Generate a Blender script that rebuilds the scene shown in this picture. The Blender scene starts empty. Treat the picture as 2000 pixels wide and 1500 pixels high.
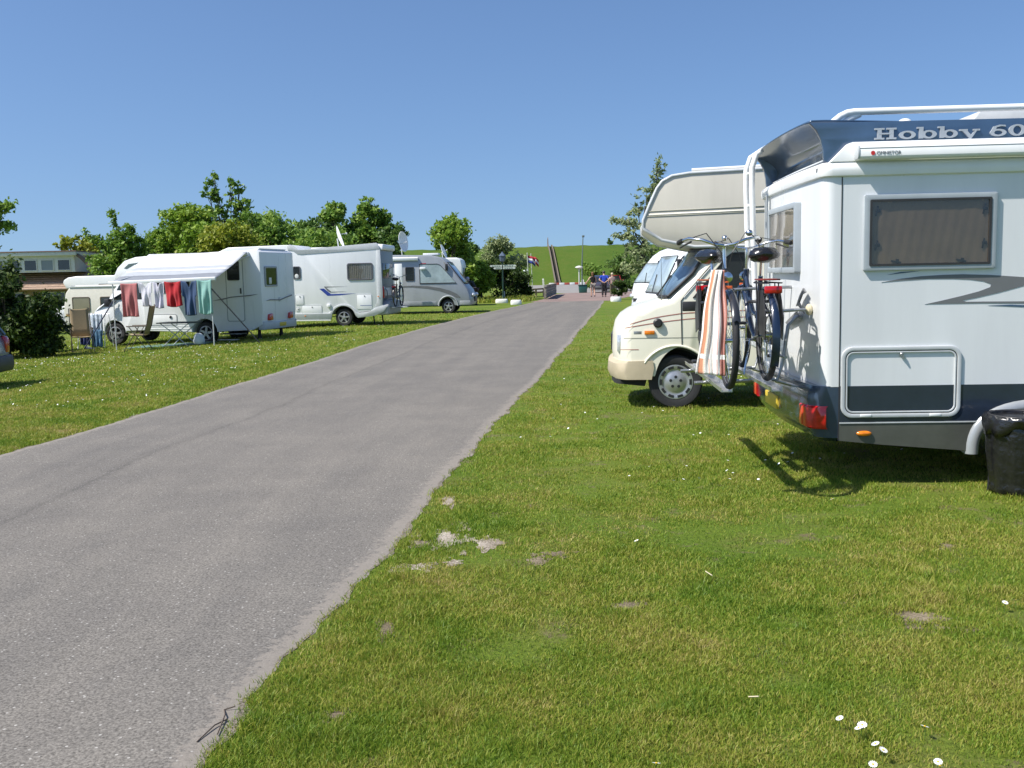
import bpy, bmesh, math, random
import numpy as np
from mathutils import Vector, Matrix
random.seed(7)
RNG = np.random.default_rng(11)
SC = bpy.context.scene
COL = SC.collection
rad = math.radians

# ---------------------------------------------------------------- camera
CAM_H, PITCH, ROLL = 1.65, math.atan(213.0 / 1944.0), rad(1.2)
cam_d = bpy.data.cameras.new('camera')
cam_d.sensor_width = 36.0
cam_d.lens = 36.0 * 1944.0 / 2000.0
cam_d.clip_start, cam_d.clip_end = 0.1, 3000
cam = bpy.data.objects.new('camera', cam_d)
COL.objects.link(cam)
_f = Vector((0, math.cos(PITCH), -math.sin(PITCH)))
_u0 = Vector((0, math.sin(PITCH), math.cos(PITCH)))
_r0 = Vector((1, 0, 0))
_r = _r0 * math.cos(ROLL) - _u0 * math.sin(ROLL)
_u = _u0 * math.cos(ROLL) + _r0 * math.sin(ROLL)
_m = Matrix((_r, _u, -_f)).transposed().to_4x4()
_m.translation = Vector((0, 0, CAM_H))
cam.matrix_world = _m
SC.camera = cam

# ---------------------------------------------------------------- sky, sun, exposure
SUN_EL = rad(52)
SUN_AZ = Vector((-0.93, -0.37, 0)).normalized()
SUN_DIR = (SUN_AZ * math.cos(SUN_EL) + Vector((0, 0, math.sin(SUN_EL)))).normalized()
world = bpy.data.worlds.new('World')
SC.world = world
world.use_nodes = True
wn = world.node_tree.nodes
wn.clear()
w_out = wn.new('ShaderNodeOutputWorld')
w_bg = wn.new('ShaderNodeBackground')
w_sky = wn.new('ShaderNodeTexSky')
w_sky.sky_type = 'NISHITA'
w_sky.sun_disc = False
w_sky.sun_elevation = SUN_EL
w_sky.sun_rotation = math.atan2(SUN_AZ.x, SUN_AZ.y)
w_sky.altitude = 0
w_sky.air_density = 1.0
w_sky.dust_density = 1.3
w_sky.ozone_density = 3.5
w_bg.inputs['Strength'].default_value = 0.086
# the photograph's sky stays blue almost down to the dike: lift the lookup a little above the hazy horizon band
w_tc = wn.new('ShaderNodeTexCoord')
w_ma = wn.new('ShaderNodeVectorMath'); w_ma.operation = 'MULTIPLY_ADD'
w_ma.inputs[1].default_value = (1, 1, .95); w_ma.inputs[2].default_value = (0, 0, .085)
w_no = wn.new('ShaderNodeVectorMath'); w_no.operation = 'NORMALIZE'
world.node_tree.links.new(w_tc.outputs['Generated'], w_ma.inputs[0])
world.node_tree.links.new(w_ma.outputs[0], w_no.inputs[0])
world.node_tree.links.new(w_no.outputs[0], w_sky.inputs['Vector'])
w_wb = wn.new('ShaderNodeMixRGB'); w_wb.blend_type = 'MULTIPLY'; w_wb.inputs[0].default_value = 1.0
w_wb.inputs[2].default_value = (.92, 1.04, 1.19, 1)      # the camera's daylight white balance
world.node_tree.links.new(w_sky.outputs[0], w_wb.inputs[1])
world.node_tree.links.new(w_wb.outputs[0], w_bg.inputs[0])
world.node_tree.links.new(w_bg.outputs[0], w_out.inputs[0])
sun_d = bpy.data.lights.new('sun', 'SUN')
sun_d.energy = 4.5
sun_d.angle = rad(0.53)
sun_d.color = (1.0, 0.95, 0.87)
sun = bpy.data.objects.new('sun', sun_d)
sun.rotation_euler = SUN_DIR.to_track_quat('Z', 'Y').to_euler()
sun.location = (-20, -10, 30)
COL.objects.link(sun)
SC.view_settings.view_transform = 'Standard'
SC.view_settings.look = 'None'
SC.view_settings.exposure = 0.55
SC.view_settings.gamma = 1.0
SC.view_settings.use_curve_mapping = False
SC.render.film_transparent = False
SC.cycles.max_bounces = 6
SC.cycles.transparent_max_bounces = 12
SC.cycles.use_denoising = True
# ---------------------------------------------------------------- materials
MATS = {}
def _nodes(name):
    m = bpy.data.materials.new(name)
    m.use_nodes = True
    nt = m.node_tree
    return m, nt, nt.nodes, nt.links, nt.nodes['Principled BSDF']

def _ramp(n, stops):
    r = n.new('ShaderNodeValToRGB')
    els = r.color_ramp.elements
    while len(els) < len(stops):
        els.new(0.5)
    for e, (p, c) in zip(els, stops):
        e.position = p
        e.color = (*c, 1)
    return r

def pm(name, col, rough=0.5, metal=0.0, var=0.07, scale=6.0, bump=0.0, bscale=60.0, coat=0.0, spec=0.5, streak=False, sheen=0.0, trans=0.0):
    """procedural paint / plastic / cloth: base colour with uneven tone, uneven gloss and fine relief"""
    if name in MATS:
        return MATS[name]
    m, nt, n, l, b = _nodes(name)
    tc = n.new('ShaderNodeTexCoord')
    src = tc.outputs['Object']
    if streak:
        mp = n.new('ShaderNodeMapping')
        mp.inputs['Scale'].default_value = (1.6, 1.6, 0.22)
        l.new(src, mp.inputs[0])
        src = mp.outputs[0]
    nz = n.new('ShaderNodeTexNoise')
    nz.inputs['Scale'].default_value = scale
    nz.inputs['Detail'].default_value = 6
    nz.inputs['Roughness'].default_value = 0.65
    l.new(src, nz.inputs['Vector'])
    lo = tuple(max(0, c * (1 - var * 1.4)) for c in col)
    hi = tuple(min(1, c * (1 + var)) for c in col)
    r = _ramp(n, [(0.3, lo), (0.7, hi)])
    l.new(nz.outputs[0], r.inputs[0])
    l.new(r.outputs[0], b.inputs['Base Color'])
    mr = n.new('ShaderNodeMapRange')
    mr.inputs['To Min'].default_value = max(0.02, rough * 0.8)
    mr.inputs['To Max'].default_value = min(1, rough * 1.25)
    l.new(nz.outputs[0], mr.inputs[0])
    l.new(mr.outputs[0], b.inputs['Roughness'])
    b.inputs['Metallic'].default_value = metal
    b.inputs['Coat Weight'].default_value = coat
    b.inputs['Coat Roughness'].default_value = 0.06
    b.inputs['Specular IOR Level'].default_value = spec
    b.inputs['Sheen Weight'].default_value = sheen
    if bump:
        n2 = n.new('ShaderNodeTexNoise')
        n2.inputs['Scale'].default_value = bscale
        n2.inputs['Detail'].default_value = 4
        l.new(tc.outputs['Object'], n2.inputs['Vector'])
        bp = n.new('ShaderNodeBump')
        bp.inputs['Strength'].default_value = bump
        bp.inputs['Distance'].default_value = 0.02
        l.new(n2.outputs[0], bp.inputs['Height'])
        l.new(bp.outputs[0], b.inputs['Normal'])
    if trans:
        out = n['Material Output']
        t = n.new('ShaderNodeBsdfTranslucent')
        l.new(r.outputs[0], t.inputs[0])
        mx = n.new('ShaderNodeMixShader')
        mx.inputs[0].default_value = trans
        l.new(b.outputs[0], mx.inputs[1])
        l.new(t.outputs[0], mx.inputs[2])
        l.new(mx.outputs[0], out.inputs[0])
    MATS[name] = m
    return m

def tinted_glass(name, tint, refl=0.06):
    if name in MATS:
        return MATS[name]
    m, nt, n, l, b = _nodes(name)
    out = n['Material Output']
    n.remove(b)
    tr = n.new('ShaderNodeBsdfTransparent')
    tr.inputs[0].default_value = (*tint, 1)
    gl = n.new('ShaderNodeBsdfGlossy')
    gl.inputs['Roughness'].default_value = 0.03
    tc = n.new('ShaderNodeTexCoord')
    nz = n.new('ShaderNodeTexNoise')
    nz.inputs['Scale'].default_value = 2.2
    bp = n.new('ShaderNodeBump')
    bp.inputs['Strength'].default_value = 0.08
    bp.inputs['Distance'].default_value = 0.05
    l.new(tc.outputs['Object'], nz.inputs['Vector'])
    l.new(nz.outputs[0], bp.inputs['Height'])
    l.new(bp.outputs[0], gl.inputs['Normal'])
    lw = n.new('ShaderNodeLayerWeight')
    lw.inputs['Blend'].default_value = .5
    pw = n.new('ShaderNodeMath'); pw.operation = 'POWER'; pw.inputs[1].default_value = 4.0
    l.new(lw.outputs['Facing'], pw.inputs[0])
    fr = n.new('ShaderNodeMath'); fr.operation = 'MULTIPLY_ADD'; fr.inputs[1].default_value = .8; fr.inputs[2].default_value = refl
    l.new(pw.outputs[0], fr.inputs[0])
    mx = n.new('ShaderNodeMixShader')
    l.new(fr.outputs[0], mx.inputs[0])
    l.new(tr.outputs[0], mx.inputs[1])
    l.new(gl.outputs[0], mx.inputs[2])
    l.new(mx.outputs[0], out.inputs[0])
    MATS[name] = m
    return m

def leaf_mat(name, a, b_, c, trans=0.35):
    """foliage: three greens mixed per leaf and per clump, with light passing through"""
    m, nt, n, l, b = _nodes(name)
    geo = n.new('ShaderNodeNewGeometry')
    tc = n.new('ShaderNodeTexCoord')
    nz = n.new('ShaderNodeTexNoise')
    nz.inputs['Scale'].default_value = 0.9
    nz.inputs['Detail'].default_value = 3
    l.new(tc.outputs['Object'], nz.inputs['Vector'])
    mth = n.new('ShaderNodeMath')
    mth.operation = 'MULTIPLY_ADD'
    l.new(geo.outputs['Random Per Island'], mth.inputs[0])
    mth.inputs[1].default_value = 0.5
    l.new(nz.outputs[0], mth.inputs[2])
    r = _ramp(n, [(0.45, a), (0.72, b_), (1.0, c)])
    l.new(mth.outputs[0], r.inputs[0])
    l.new(r.outputs[0], b.inputs['Base Color'])
    b.inputs['Roughness'].default_value = 0.55
    b.inputs['Specular IOR Level'].default_value = 0.35
    t = n.new('ShaderNodeBsdfTranslucent')
    l.new(r.outputs[0], t.inputs[0])
    mx = n.new('ShaderNodeMixShader')
    mx.inputs[0].default_value = trans
    l.new(b.outputs[0], mx.inputs[1])
    l.new(t.outputs[0], mx.inputs[2])
    l.new(mx.outputs[0], n['Material Output'].inputs[0])
    MATS[name] = m
    return m

# ---------------------------------------------------------------- mesh builder
def rrect(x0, z0, x1, z1, r, n=5):
    pts = []
    for cx, cz, a0 in ((x1 - r, z1 - r, 0), (x0 + r, z1 - r, 90), (x0 + r, z0 + r, 180), (x1 - r, z0 + r, 270)):
        for i in range(n + 1):
            a = rad(a0 + 90 * i / n)
            pts.append((cx + r * math.cos(a), cz + r * math.sin(a)))
    return pts

def arc(cx, cz, rx, rz, a0, a1, n):
    return [(cx + rx * math.cos(rad(a0 + (a1 - a0) * i / n)), cz + rz * math.sin(rad(a0 + (a1 - a0) * i / n))) for i in range(n + 1)]

_MK = {'y': lambda p, t: (p[0], t, p[1]), 'x': lambda p, t: (t, p[0], p[1]), 'z': lambda p, t: (p[0], p[1], t)}

class MB:
    def __init__(s):
        s.v, s.f = [], []
    def add(s, vs, fs):
        n = len(s.v)
        s.v += [tuple(v) for v in vs]
        s.f += [tuple(i + n for i in f) for f in fs]
        return s
    def box(s, x0, x1, y0, y1, z0, z1):
        vs = [(x, y, z) for x in (x0, x1) for y in (y0, y1) for z in (z0, z1)]
        return s.add(vs, [(0, 1, 3, 2), (4, 6, 7, 5), (0, 4, 5, 1), (2, 3, 7, 6), (0, 2, 6, 4), (1, 5, 7, 3)])
    def obox(s, c, d, rot=(0, 0, 0)):
        from mathutils import Euler
        R = Euler(rot).to_matrix()
        vs = [Vector(c) + R @ Vector((x * d[0] / 2, y * d[1] / 2, z * d[2] / 2)) for x in (-1, 1) for y in (-1, 1) for z in (-1, 1)]
        return s.add(vs, [(0, 1, 3, 2), (4, 6, 7, 5), (0, 4, 5, 1), (2, 3, 7, 6), (0, 2, 6, 4), (1, 5, 7, 3)])
    def prism(s, poly, a, b, ax='y'):
        mk, n = _MK[ax], len(poly)
        vs = [mk(p, a) for p in poly] + [mk(p, b) for p in poly]
        fs = [tuple(range(n))[::-1], tuple(range(n, 2 * n))]
        fs += [(i, (i + 1) % n, n + (i + 1) % n, n + i) for i in range(n)]
        return s.add(vs, fs)
    def loft(s, secs, closed=True, caps=True):
        n = len(secs[0])
        vs = [p for q in secs for p in q]
        fs = []
        for k in range(len(secs) - 1):
            for i in range(n if closed else n - 1):
                j = (i + 1) % n
                fs.append((k * n + i, k * n + j, (k + 1) * n + j, (k + 1) * n + i))
        if caps and closed:
            fs.append(tuple(range(n))[::-1])
            fs.append(tuple(range((len(secs) - 1) * n, len(secs) * n)))
        return s.add(vs, fs)
    def ring(s, outer, inner, a, b, ax='y'):
        mk, n = _MK[ax], len(outer)
        vs = [mk(p, t) for t in (a, b) for q in (outer, inner) for p in q]
        fs = []
        for i in range(n):
            j = (i + 1) % n
            fs += [(i, j, n + j, n + i), (2 * n + i, 3 * n + i, 3 * n + j, 2 * n + j), (i, 2 * n + i, 2 * n + j, j), (n + i, n + j, 3 * n + j, 3 * n + i)]
        return s.add(vs, fs)
    def tube(s, pts, r, n=8, closed=False):
        P = [Vector(p) for p in pts]
        rs = r if isinstance(r, (list, tuple)) else [r] * len(P)
        secs, prev = [], None
        for i, p in enumerate(P):
            if closed:
                t = P[(i + 1) % len(P)] - P[i - 1]
            else:
                t = P[min(i + 1, len(P) - 1)] - P[max(i - 1, 0)]
            t.normalize()
            if prev is None:
                a = Vector((0, 0, 1)) if abs(t.z) < 0.9 else Vector((1, 0, 0))
                u = t.cross(a).normalized()
            else:
                u = (prev - t * prev.dot(t))
                u = u.normalized() if u.length > 1e-6 else t.orthogonal().normalized()
            prev = u
            w = t.cross(u)
            secs.append([p + (u * math.cos(2 * math.pi * k / n) + w * math.sin(2 * math.pi * k / n)) * rs[i] for k in range(n)])
        if closed:
            secs.append(secs[0])
        return s.loft(secs, True, not closed)
    def lathe(s, prof, c=(0, 0, 0), ax='z', n=24, a0=0, a1=360, cap=True):
        """prof: (radius, height) pairs along ax"""
        full = abs(a1 - a0) >= 359.9
        m = n if full else n + 1
        vs, fs = [], []
        for (r, h) in prof:
            for k in range(m):
                a = rad(a0 + (a1 - a0) * k / n)
                x, y = r * math.cos(a), r * math.sin(a)
                p = {'z': (x, y, h), 'y': (x, h, y), 'x': (h, x, y)}[ax]
                vs.append((c[0] + p[0], c[1] + p[1], c[2] + p[2]))
        for i in range(len(prof) - 1):
            for k in range(n):
                j = (k + 1) % m
                fs.append((i * m + k, i * m + j, (i + 1) * m + j, (i + 1) * m + k))
        if full and cap:
            if prof[0][0] > 1e-4:
                fs.append(tuple(range(m))[::-1])
            if prof[-1][0] > 1e-4:
                fs.append(tuple(range((len(prof) - 1) * m, len(prof) * m)))
        return s.add(vs, fs)
    def ball(s, c, r, nu=12, nv=8):
        r = r if isinstance(r, (tuple, list)) else (r, r, r)
        vs = []
        for i in range(nv + 1):
            t = math.pi * i / nv
            for k in range(nu):
                a = 2 * math.pi * k / nu
                vs.append((c[0] + r[0] * math.sin(t) * math.cos(a), c[1] + r[1] * math.sin(t) * math.sin(a), c[2] + r[2] * math.cos(t)))
        fs = [(i * nu + k, i * nu + (k + 1) % nu, (i + 1) * nu + (k + 1) % nu, (i + 1) * nu + k) for i in range(nv) for k in range(nu)]
        return s.add(vs, fs)
    def torus(s, c, R, r, ax='y', n=32, m=8, a0=0, a1=360):
        pts = []
        full = abs(a1 - a0) >= 359.9
        for k in range(n if full else n + 1):
            a = rad(a0 + (a1 - a0) * k / n)
            p = {'z': (R * math.cos(a), R * math.sin(a), 0), 'y': (R * math.cos(a), 0, R * math.sin(a)), 'x': (0, R * math.cos(a), R * math.sin(a))}[ax]
            pts.append((c[0] + p[0], c[1] + p[1], c[2] + p[2]))
        return s.tube(pts, r, m, full)
    def sheet(s, rows):
        n = len(rows[0])
        vs = [p for q in rows for p in q]
        fs = [(i * n + k, i * n + k + 1, (i + 1) * n + k + 1, (i + 1) * n + k) for i in range(len(rows) - 1) for k in range(n - 1)]
        return s.add(vs, fs)
    def map(s, fn):
        s.v = [tuple(fn(*p)) for p in s.v]
        return s
    def build(s, name, mat, parent=None, smooth=35, bev=0, seg=2, thick=0, weld=True, open_=False):
        me = bpy.data.meshes.new(name)
        bm = bmesh.new()
        bv = [bm.verts.new(p) for p in s.v]
        for f in s.f:
            try:
                bm.faces.new([bv[i] for i in f])
            except ValueError:
                pass
        if weld:
            bmesh.ops.remove_doubles(bm, verts=bm.verts, dist=1e-5)
        if not open_:
            bmesh.ops.recalc_face_normals(bm, faces=bm.faces)
        if bev:
            es = [e for e in bm.edges if len(e.link_faces) == 2 and e.calc_face_angle(0) > rad(28)]
            bmesh.ops.bevel(bm, geom=es, offset=bev, segments=seg, affect='EDGES', clamp_overlap=True, profile=0.5)
        bm.to_mesh(me)
        bm.free()
        if smooth:
            me.polygons.foreach_set('use_smooth', [True] * len(me.polygons))
            me.set_sharp_from_angle(angle=rad(smooth))
        me.materials.append(mat)
        o = bpy.data.objects.new(name, me)
        COL.objects.link(o)
        if parent:
            o.parent = parent
        if thick:
            md = o.modifiers.new('solid', 'SOLIDIFY')
            md.thickness = thick
            md.offset = 0
        return o

def tag(o, label, cat, group=None):
    o['label'], o['category'] = label, cat
    if group:
        o['group'] = group
    return o

def thing(name, label, cat, loc=(0, 0, 0), rz=0.0, group=None, rot=None):
    o = bpy.data.objects.new(name, None)
    o.empty_display_size = 0.2
    COL.objects.link(o)
    o.location = loc
    o.rotation_euler = rot if rot else (0, 0, rz)
    return tag(o, label, cat, group)

def structure(o):
    o['kind'] = 'structure'
    return o

def stuff(o, label=None, cat=None):
    o['kind'] = 'stuff'
    if label:
        o['label'], o['category'] = label, cat
    return o

def raw_mesh(name, verts, faces_flat, loop_tot, mat, parent=None):
    """big mesh straight from numpy arrays"""
    me = bpy.data.meshes.new(name)
    me.vertices.add(len(verts))
    me.vertices.foreach_set('co', np.asarray(verts, np.float32).ravel())
    me.loops.add(len(faces_flat))
    me.loops.foreach_set('vertex_index', np.asarray(faces_flat, np.int32))
    tot = np.asarray(loop_tot, np.int32)
    st = np.concatenate([[0], np.cumsum(tot)[:-1]]).astype(np.int32)
    me.polygons.add(len(tot))
    me.polygons.foreach_set('loop_start', st)
    me.polygons.foreach_set('loop_total', tot)
    me.update(calc_edges=True)
    me.materials.append(mat)
    o = bpy.data.objects.new(name, me)
    COL.objects.link(o)
    if parent:
        o.parent = parent
    return o

def copy_tree(o, parent=None):
    c = o.copy()
    COL.objects.link(c)
    c.parent = parent
    for ch in o.children:
        copy_tree(ch, c)
    return c

def ground_z(x):
    """the left lawn falls gently away from the road"""
    if x > -5.5:
        return 0.0
    if x > -7.0:
        t = -5.5 - x
        return -0.04 * t * t / 3.0
    return max(-1.4, -0.03 - 0.04 * (-7.0 - x))

RED_XY = [(-1.2, 0.2), (-1.12, 2.5), (-1.1, 3.24), (-1.06, 3.77), (-.85, 5.04), (-.76, 5.85), (-.54, 8.35), (.06, 12.9), (.41, 15.7), (1.12, 21.4), (2.78, 35.4), (4.36, 48.5), (5.65, 60.0)]
LED_XY = [(-5.2, 0.2), (-5.12, 4.), (-5.01, 9.6), (-4.78, 11.5), (-4.52, 14.55), (-4.15, 18.3), (-3.5, 26.3), (-2.48, 35.1), (-1.2, 44.), (.08, 51.3), (1.5, 60.0)]
def _wob(y, s):
    return 0.012 * np.sin(y * 2.1 + s) + 0.009 * np.sin(y * 5.3 + 2 * s) + 0.008 * np.sin(y * 13.7 + s * 3) + 0.007 * np.sin(y * 29.3 + s) + 0.02 * np.sin(y * .8 + s)
def edge_r(y):
    return np.interp(y, [p[1] for p in RED_XY], [p[0] for p in RED_XY]) + _wob(np.asarray(y, float), 1.0)
def edge_l(y):
    return np.interp(y, [p[1] for p in LED_XY], [p[0] for p in LED_XY]) + _wob(np.asarray(y, float), 4.0)
# ---------------------------------------------------------------- ground materials
def lawn_material(name, greens, straw, soil, big=0.35, soil_amt=0.62, far=False):
    m, nt, n, l, b = _nodes(name)
    geo = n.new('ShaderNodeNewGeometry')
    def noise(scale, detail=5, rough=0.6, sx=1.0, sy=1.0):
        mp = n.new('ShaderNodeMapping')
        mp.inputs['Scale'].default_value = (sx, sy, 1)
        l.new(geo.outputs['Position'], mp.inputs[0])
        t = n.new('ShaderNodeTexNoise')
        t.inputs['Scale'].default_value = scale
        t.inputs['Detail'].default_value = detail
        t.inputs['Roughness'].default_value = rough
        l.new(mp.outputs[0], t.inputs['Vector'])
        return t
    n1, n2, n3 = noise(big, 6), noise(1.7, 6, .7), noise(38, 5, .75)
    r1 = _ramp(n, [(0.32, greens[0]), (0.5, greens[1]), (0.68, greens[2])])
    l.new(n1.outputs[0], r1.inputs[0])
    r2 = _ramp(n, [(0.5, (0, 0, 0)), (0.72, (.75, .75, .75))])
    l.new(n2.outputs[0], r2.inputs[0])
    mx = n.new('ShaderNodeMixRGB')
    l.new(r2.outputs[0], mx.inputs[0]); l.new(r1.outputs[0], mx.inputs[1])
    mx.inputs[2].default_value = (*straw, 1)
    r3 = _ramp(n, [(0.25, (.35, .35, .35)), (0.5, (1, 1, 1)), (0.78, (1.7, 1.65, 1.3))])
    l.new(n3.outputs[0], r3.inputs[0])
    ml = n.new('ShaderNodeMixRGB'); ml.blend_type = 'MULTIPLY'; ml.inputs[0].default_value = 0.85
    l.new(mx.outputs[0], ml.inputs[1]); l.new(r3.outputs[0], ml.inputs[2])
    n4 = noise(3.1, 6, .75)
    r4 = _ramp(n, [(soil_amt, (0, 0, 0)), (soil_amt + .1, (.8, .8, .8))])
    l.new(n4.outputs[0], r4.inputs[0])
    m2 = n.new('ShaderNodeMixRGB')
    l.new(r4.outputs[0], m2.inputs[0]); l.new(ml.outputs[0], m2.inputs[1]); m2.inputs[2].default_value = (*soil, 1)
    l.new(m2.outputs[0], b.inputs['Base Color'])
    b.inputs['Roughness'].default_value = 0.9
    b.inputs['Specular IOR Level'].default_value = 0.15
    bp = n.new('ShaderNodeBump'); bp.inputs['Strength'].default_value = 0.9; bp.inputs['Distance'].default_value = 0.03
    l.new(n3.outputs[0], bp.inputs['Height']); l.new(bp.outputs[0], b.inputs['Normal'])
    return m

G_LAWN = [(.085, .150, .014), (.120, .180, .020), (.160, .190, .030)]
lawn_m = lawn_material('lawn', G_LAWN, (.20, .165, .065), (.19, .145, .09), soil_amt=.56)
dike_m = lawn_material('dike_grass', [(.050, .100, .010), (.066, .118, .013), (.088, .122, .018)], (.12, .135, .03), (.10, .11, .03), big=0.09, soil_amt=0.66)

def sandy(name, c1, c2, c3):
    m, nt, n, l, b = _nodes(name)
    geo = n.new('ShaderNodeNewGeometry')
    a = n.new('ShaderNodeTexNoise'); a.inputs['Scale'].default_value = 90; a.inputs['Detail'].default_value = 5
    c = n.new('ShaderNodeTexNoise'); c.inputs['Scale'].default_value = 6; c.inputs['Detail'].default_value = 5
    for t in (a, c):
        l.new(geo.outputs['Position'], t.inputs['Vector'])
    ad = n.new('ShaderNodeMath'); ad.operation = 'ADD'
    l.new(a.outputs[0], ad.inputs[0]); l.new(c.outputs[0], ad.inputs[1])
    r = _ramp(n, [(0.78 / 2, c1), (0.5, c2), (1.22 / 2, c3)])
    hf = n.new('ShaderNodeMath'); hf.operation = 'MULTIPLY'; hf.inputs[1].default_value = 0.5
    l.new(ad.outputs[0], hf.inputs[0]); l.new(hf.outputs[0], r.inputs[0]); l.new(r.outputs[0], b.inputs['Base Color'])
    b.inputs['Roughness'].default_value = 0.95
    bp = n.new('ShaderNodeBump'); bp.inputs['Strength'].default_value = 0.7; bp.inputs['Distance'].default_value = 0.015
    l.new(a.outputs[0], bp.inputs['Height']); l.new(bp.outputs[0], b.inputs['Normal'])
    return m
sand_m = sandy('sand', (.10, .085, .06), (.18, .155, .125), (.28, .245, .205))

def asphalt_material():
    m, nt, n, l, b = _nodes('asphalt')
    geo = n.new('ShaderNodeNewGeometry')
    uv = n.new('ShaderNodeUVMap'); uv.uv_map = 'along'
    sep = n.new('ShaderNodeSeparateXYZ'); l.new(uv.outputs[0], sep.inputs[0])
    def noise(scale, detail, rough=.6, vec=None, sc=(1, 1, 1)):
        mp = n.new('ShaderNodeMapping'); mp.inputs['Scale'].default_value = sc
        l.new(vec or geo.outputs['Position'], mp.inputs[0])
        t = n.new('ShaderNodeTexNoise'); t.inputs['Scale'].default_value = scale; t.inputs['Detail'].default_value = detail
        t.inputs['Roughness'].default_value = rough
        l.new(mp.outputs[0], t.inputs['Vector'])
        return t
    fine, mid, big = noise(85, 4, .75), noise(1.1, 6, .65), noise(1.6, 5, .65, uv.outputs[0], (1.0, .05, 1))
    vor = n.new('ShaderNodeTexVoronoi'); vor.inputs['Scale'].default_value = 34; vor.inputs['Randomness'].default_value = 1
    l.new(geo.outputs['Position'], vor.inputs['Vector'])
    r = _ramp(n, [(0.34, (.078, .072, .064)), (0.5, (.172, .159, .142)), (0.66, (.265, .246, .221))])
    l.new(fine.outputs[0], r.inputs[0])
    rs = _ramp(n, [(0.0, (1.0, 1.0, 1.0)), (.16, (1, 1, 1)), (.2, (0, 0, 0))])
    l.new(vor.outputs['Distance'], rs.inputs[0])
    chip = n.new('ShaderNodeMixRGB'); chip.blend_type = 'MIX'
    sel = n.new('ShaderNodeMath'); sel.operation = 'GREATER_THAN'; sel.inputs[1].default_value = .72
    sc = n.new('ShaderNodeSeparateColor'); l.new(vor.outputs['Color'], sc.inputs[0]); l.new(sc.outputs[0], sel.inputs[0])
    mm = n.new('ShaderNodeMath'); mm.operation = 'MULTIPLY'
    l.new(sel.outputs[0], mm.inputs[0]); l.new(rs.outputs[0], mm.inputs[1])
    l.new(mm.outputs[0], chip.inputs[0]); l.new(r.outputs[0], chip.inputs[1]); chip.inputs[2].default_value = (.40, .385, .36, 1)
    def mulramp(src, fac_src, stops):
        rr = _ramp(n, stops); l.new(fac_src, rr.inputs[0])
        x = n.new('ShaderNodeMixRGB'); x.blend_type = 'MULTIPLY'; x.inputs[0].default_value = 1
        l.new(src, x.inputs[1]); l.new(rr.outputs[0], x.inputs[2])
        return x.outputs[0]
    o = mulramp(chip.outputs[0], mid.outputs[0], [(0.3, (.86, .86, .865)), (0.7, (1.1, 1.09, 1.07))])
    o = mulramp(o, big.outputs[0], [(0.35, (.88, .885, .89)), (0.65, (1.08, 1.075, 1.06))])
    # paving seam between the two lanes, wandering a little
    ns = noise(.35, 3, .6)
    sm = n.new('ShaderNodeMath'); sm.operation = 'MULTIPLY_ADD'; sm.inputs[1].default_value = .35
    l.new(ns.outputs[0], sm.inputs[0]); l.new(sep.outputs[0], sm.inputs[2])
    df = n.new('ShaderNodeMath'); df.operation = 'SUBTRACT'; df.inputs[1].default_value = 1.72
    l.new(sm.outputs[0], df.inputs[0])
    ab = n.new('ShaderNodeMath'); ab.operation = 'ABSOLUTE'; l.new(df.outputs[0], ab.inputs[0])
    o = mulramp(o, ab.outputs[0], [(0.0, (.80, .80, .80)), (0.04, (.94, .94, .94)), (.10, (1, 1, 1))])
    # sand blown onto both edges
    e1 = n.new('ShaderNodeUVMap'); e1.uv_map = 'edge'
    se = n.new('ShaderNodeSeparateXYZ'); l.new(e1.outputs[0], se.inputs[0])
    ne = noise(20, 6, .8)
    ed = n.new('ShaderNodeMath'); ed.operation = 'MULTIPLY_ADD'; ed.inputs[1].default_value = -.17
    ns_ = n.new('ShaderNodeMapRange'); ns_.inputs['From Min'].default_value = .36; ns_.inputs['From Max'].default_value = .68
    l.new(ne.outputs[0], ns_.inputs[0]); l.new(ns_.outputs[0], ed.inputs[0]); l.new(se.outputs[0], ed.inputs[2])
    re_ = _ramp(n, [(0.0, (.7, .7, .7)), (.06, (0, 0, 0))]); l.new(ed.outputs[0], re_.inputs[0])
    sx = n.new('ShaderNodeMixRGB'); l.new(re_.outputs[0], sx.inputs[0]); l.new(o, sx.inputs[1]); sx.inputs[2].default_value = (.27, .24, .205, 1)
    l.new(sx.outputs[0], b.inputs['Base Color'])
    b.inputs['Roughness'].default_value = .85
    b.inputs['Specular IOR Level'].default_value = .3
    bp = n.new('ShaderNodeBump'); bp.inputs['Strength'].default_value = .55; bp.inputs['Distance'].default_value = .006
    l.new(fine.outputs[0], bp.inputs['Height']); l.new(bp.outputs[0], b.inputs['Normal'])
    return m

def brick_material():
    m, nt, n, l, b = _nodes('brick_paving')
    geo = n.new('ShaderNodeNewGeometry')
    br = n.new('ShaderNodeTexBrick')
    br.inputs['Scale'].default_value = 4.5
    br.inputs['Color1'].default_value = (.21, .135, .115, 1)
    br.inputs['Color2'].default_value = (.27, .19, .17, 1)
    br.inputs['Mortar'].default_value = (.20, .18, .16, 1)
    l.new(geo.outputs['Position'], br.inputs['Vector'])
    nz = n.new('ShaderNodeTexNoise'); nz.inputs['Scale'].default_value = .5; l.new(geo.outputs['Position'], nz.inputs['Vector'])
    r = _ramp(n, [(0.35, (.85, .85, .85)), (.65, (1.15, 1.12, 1.1))]); l.new(nz.outputs[0], r.inputs[0])
    x = n.new('ShaderNodeMixRGB'); x.blend_type = 'MULTIPLY'; x.inputs[0].default_value = 1
    l.new(br.outputs[0], x.inputs[1]); l.new(r.outputs[0], x.inputs[2]); l.new(x.outputs[0], b.inputs['Base Color'])
    b.inputs['Roughness'].default_value = .85
    return m

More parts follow.
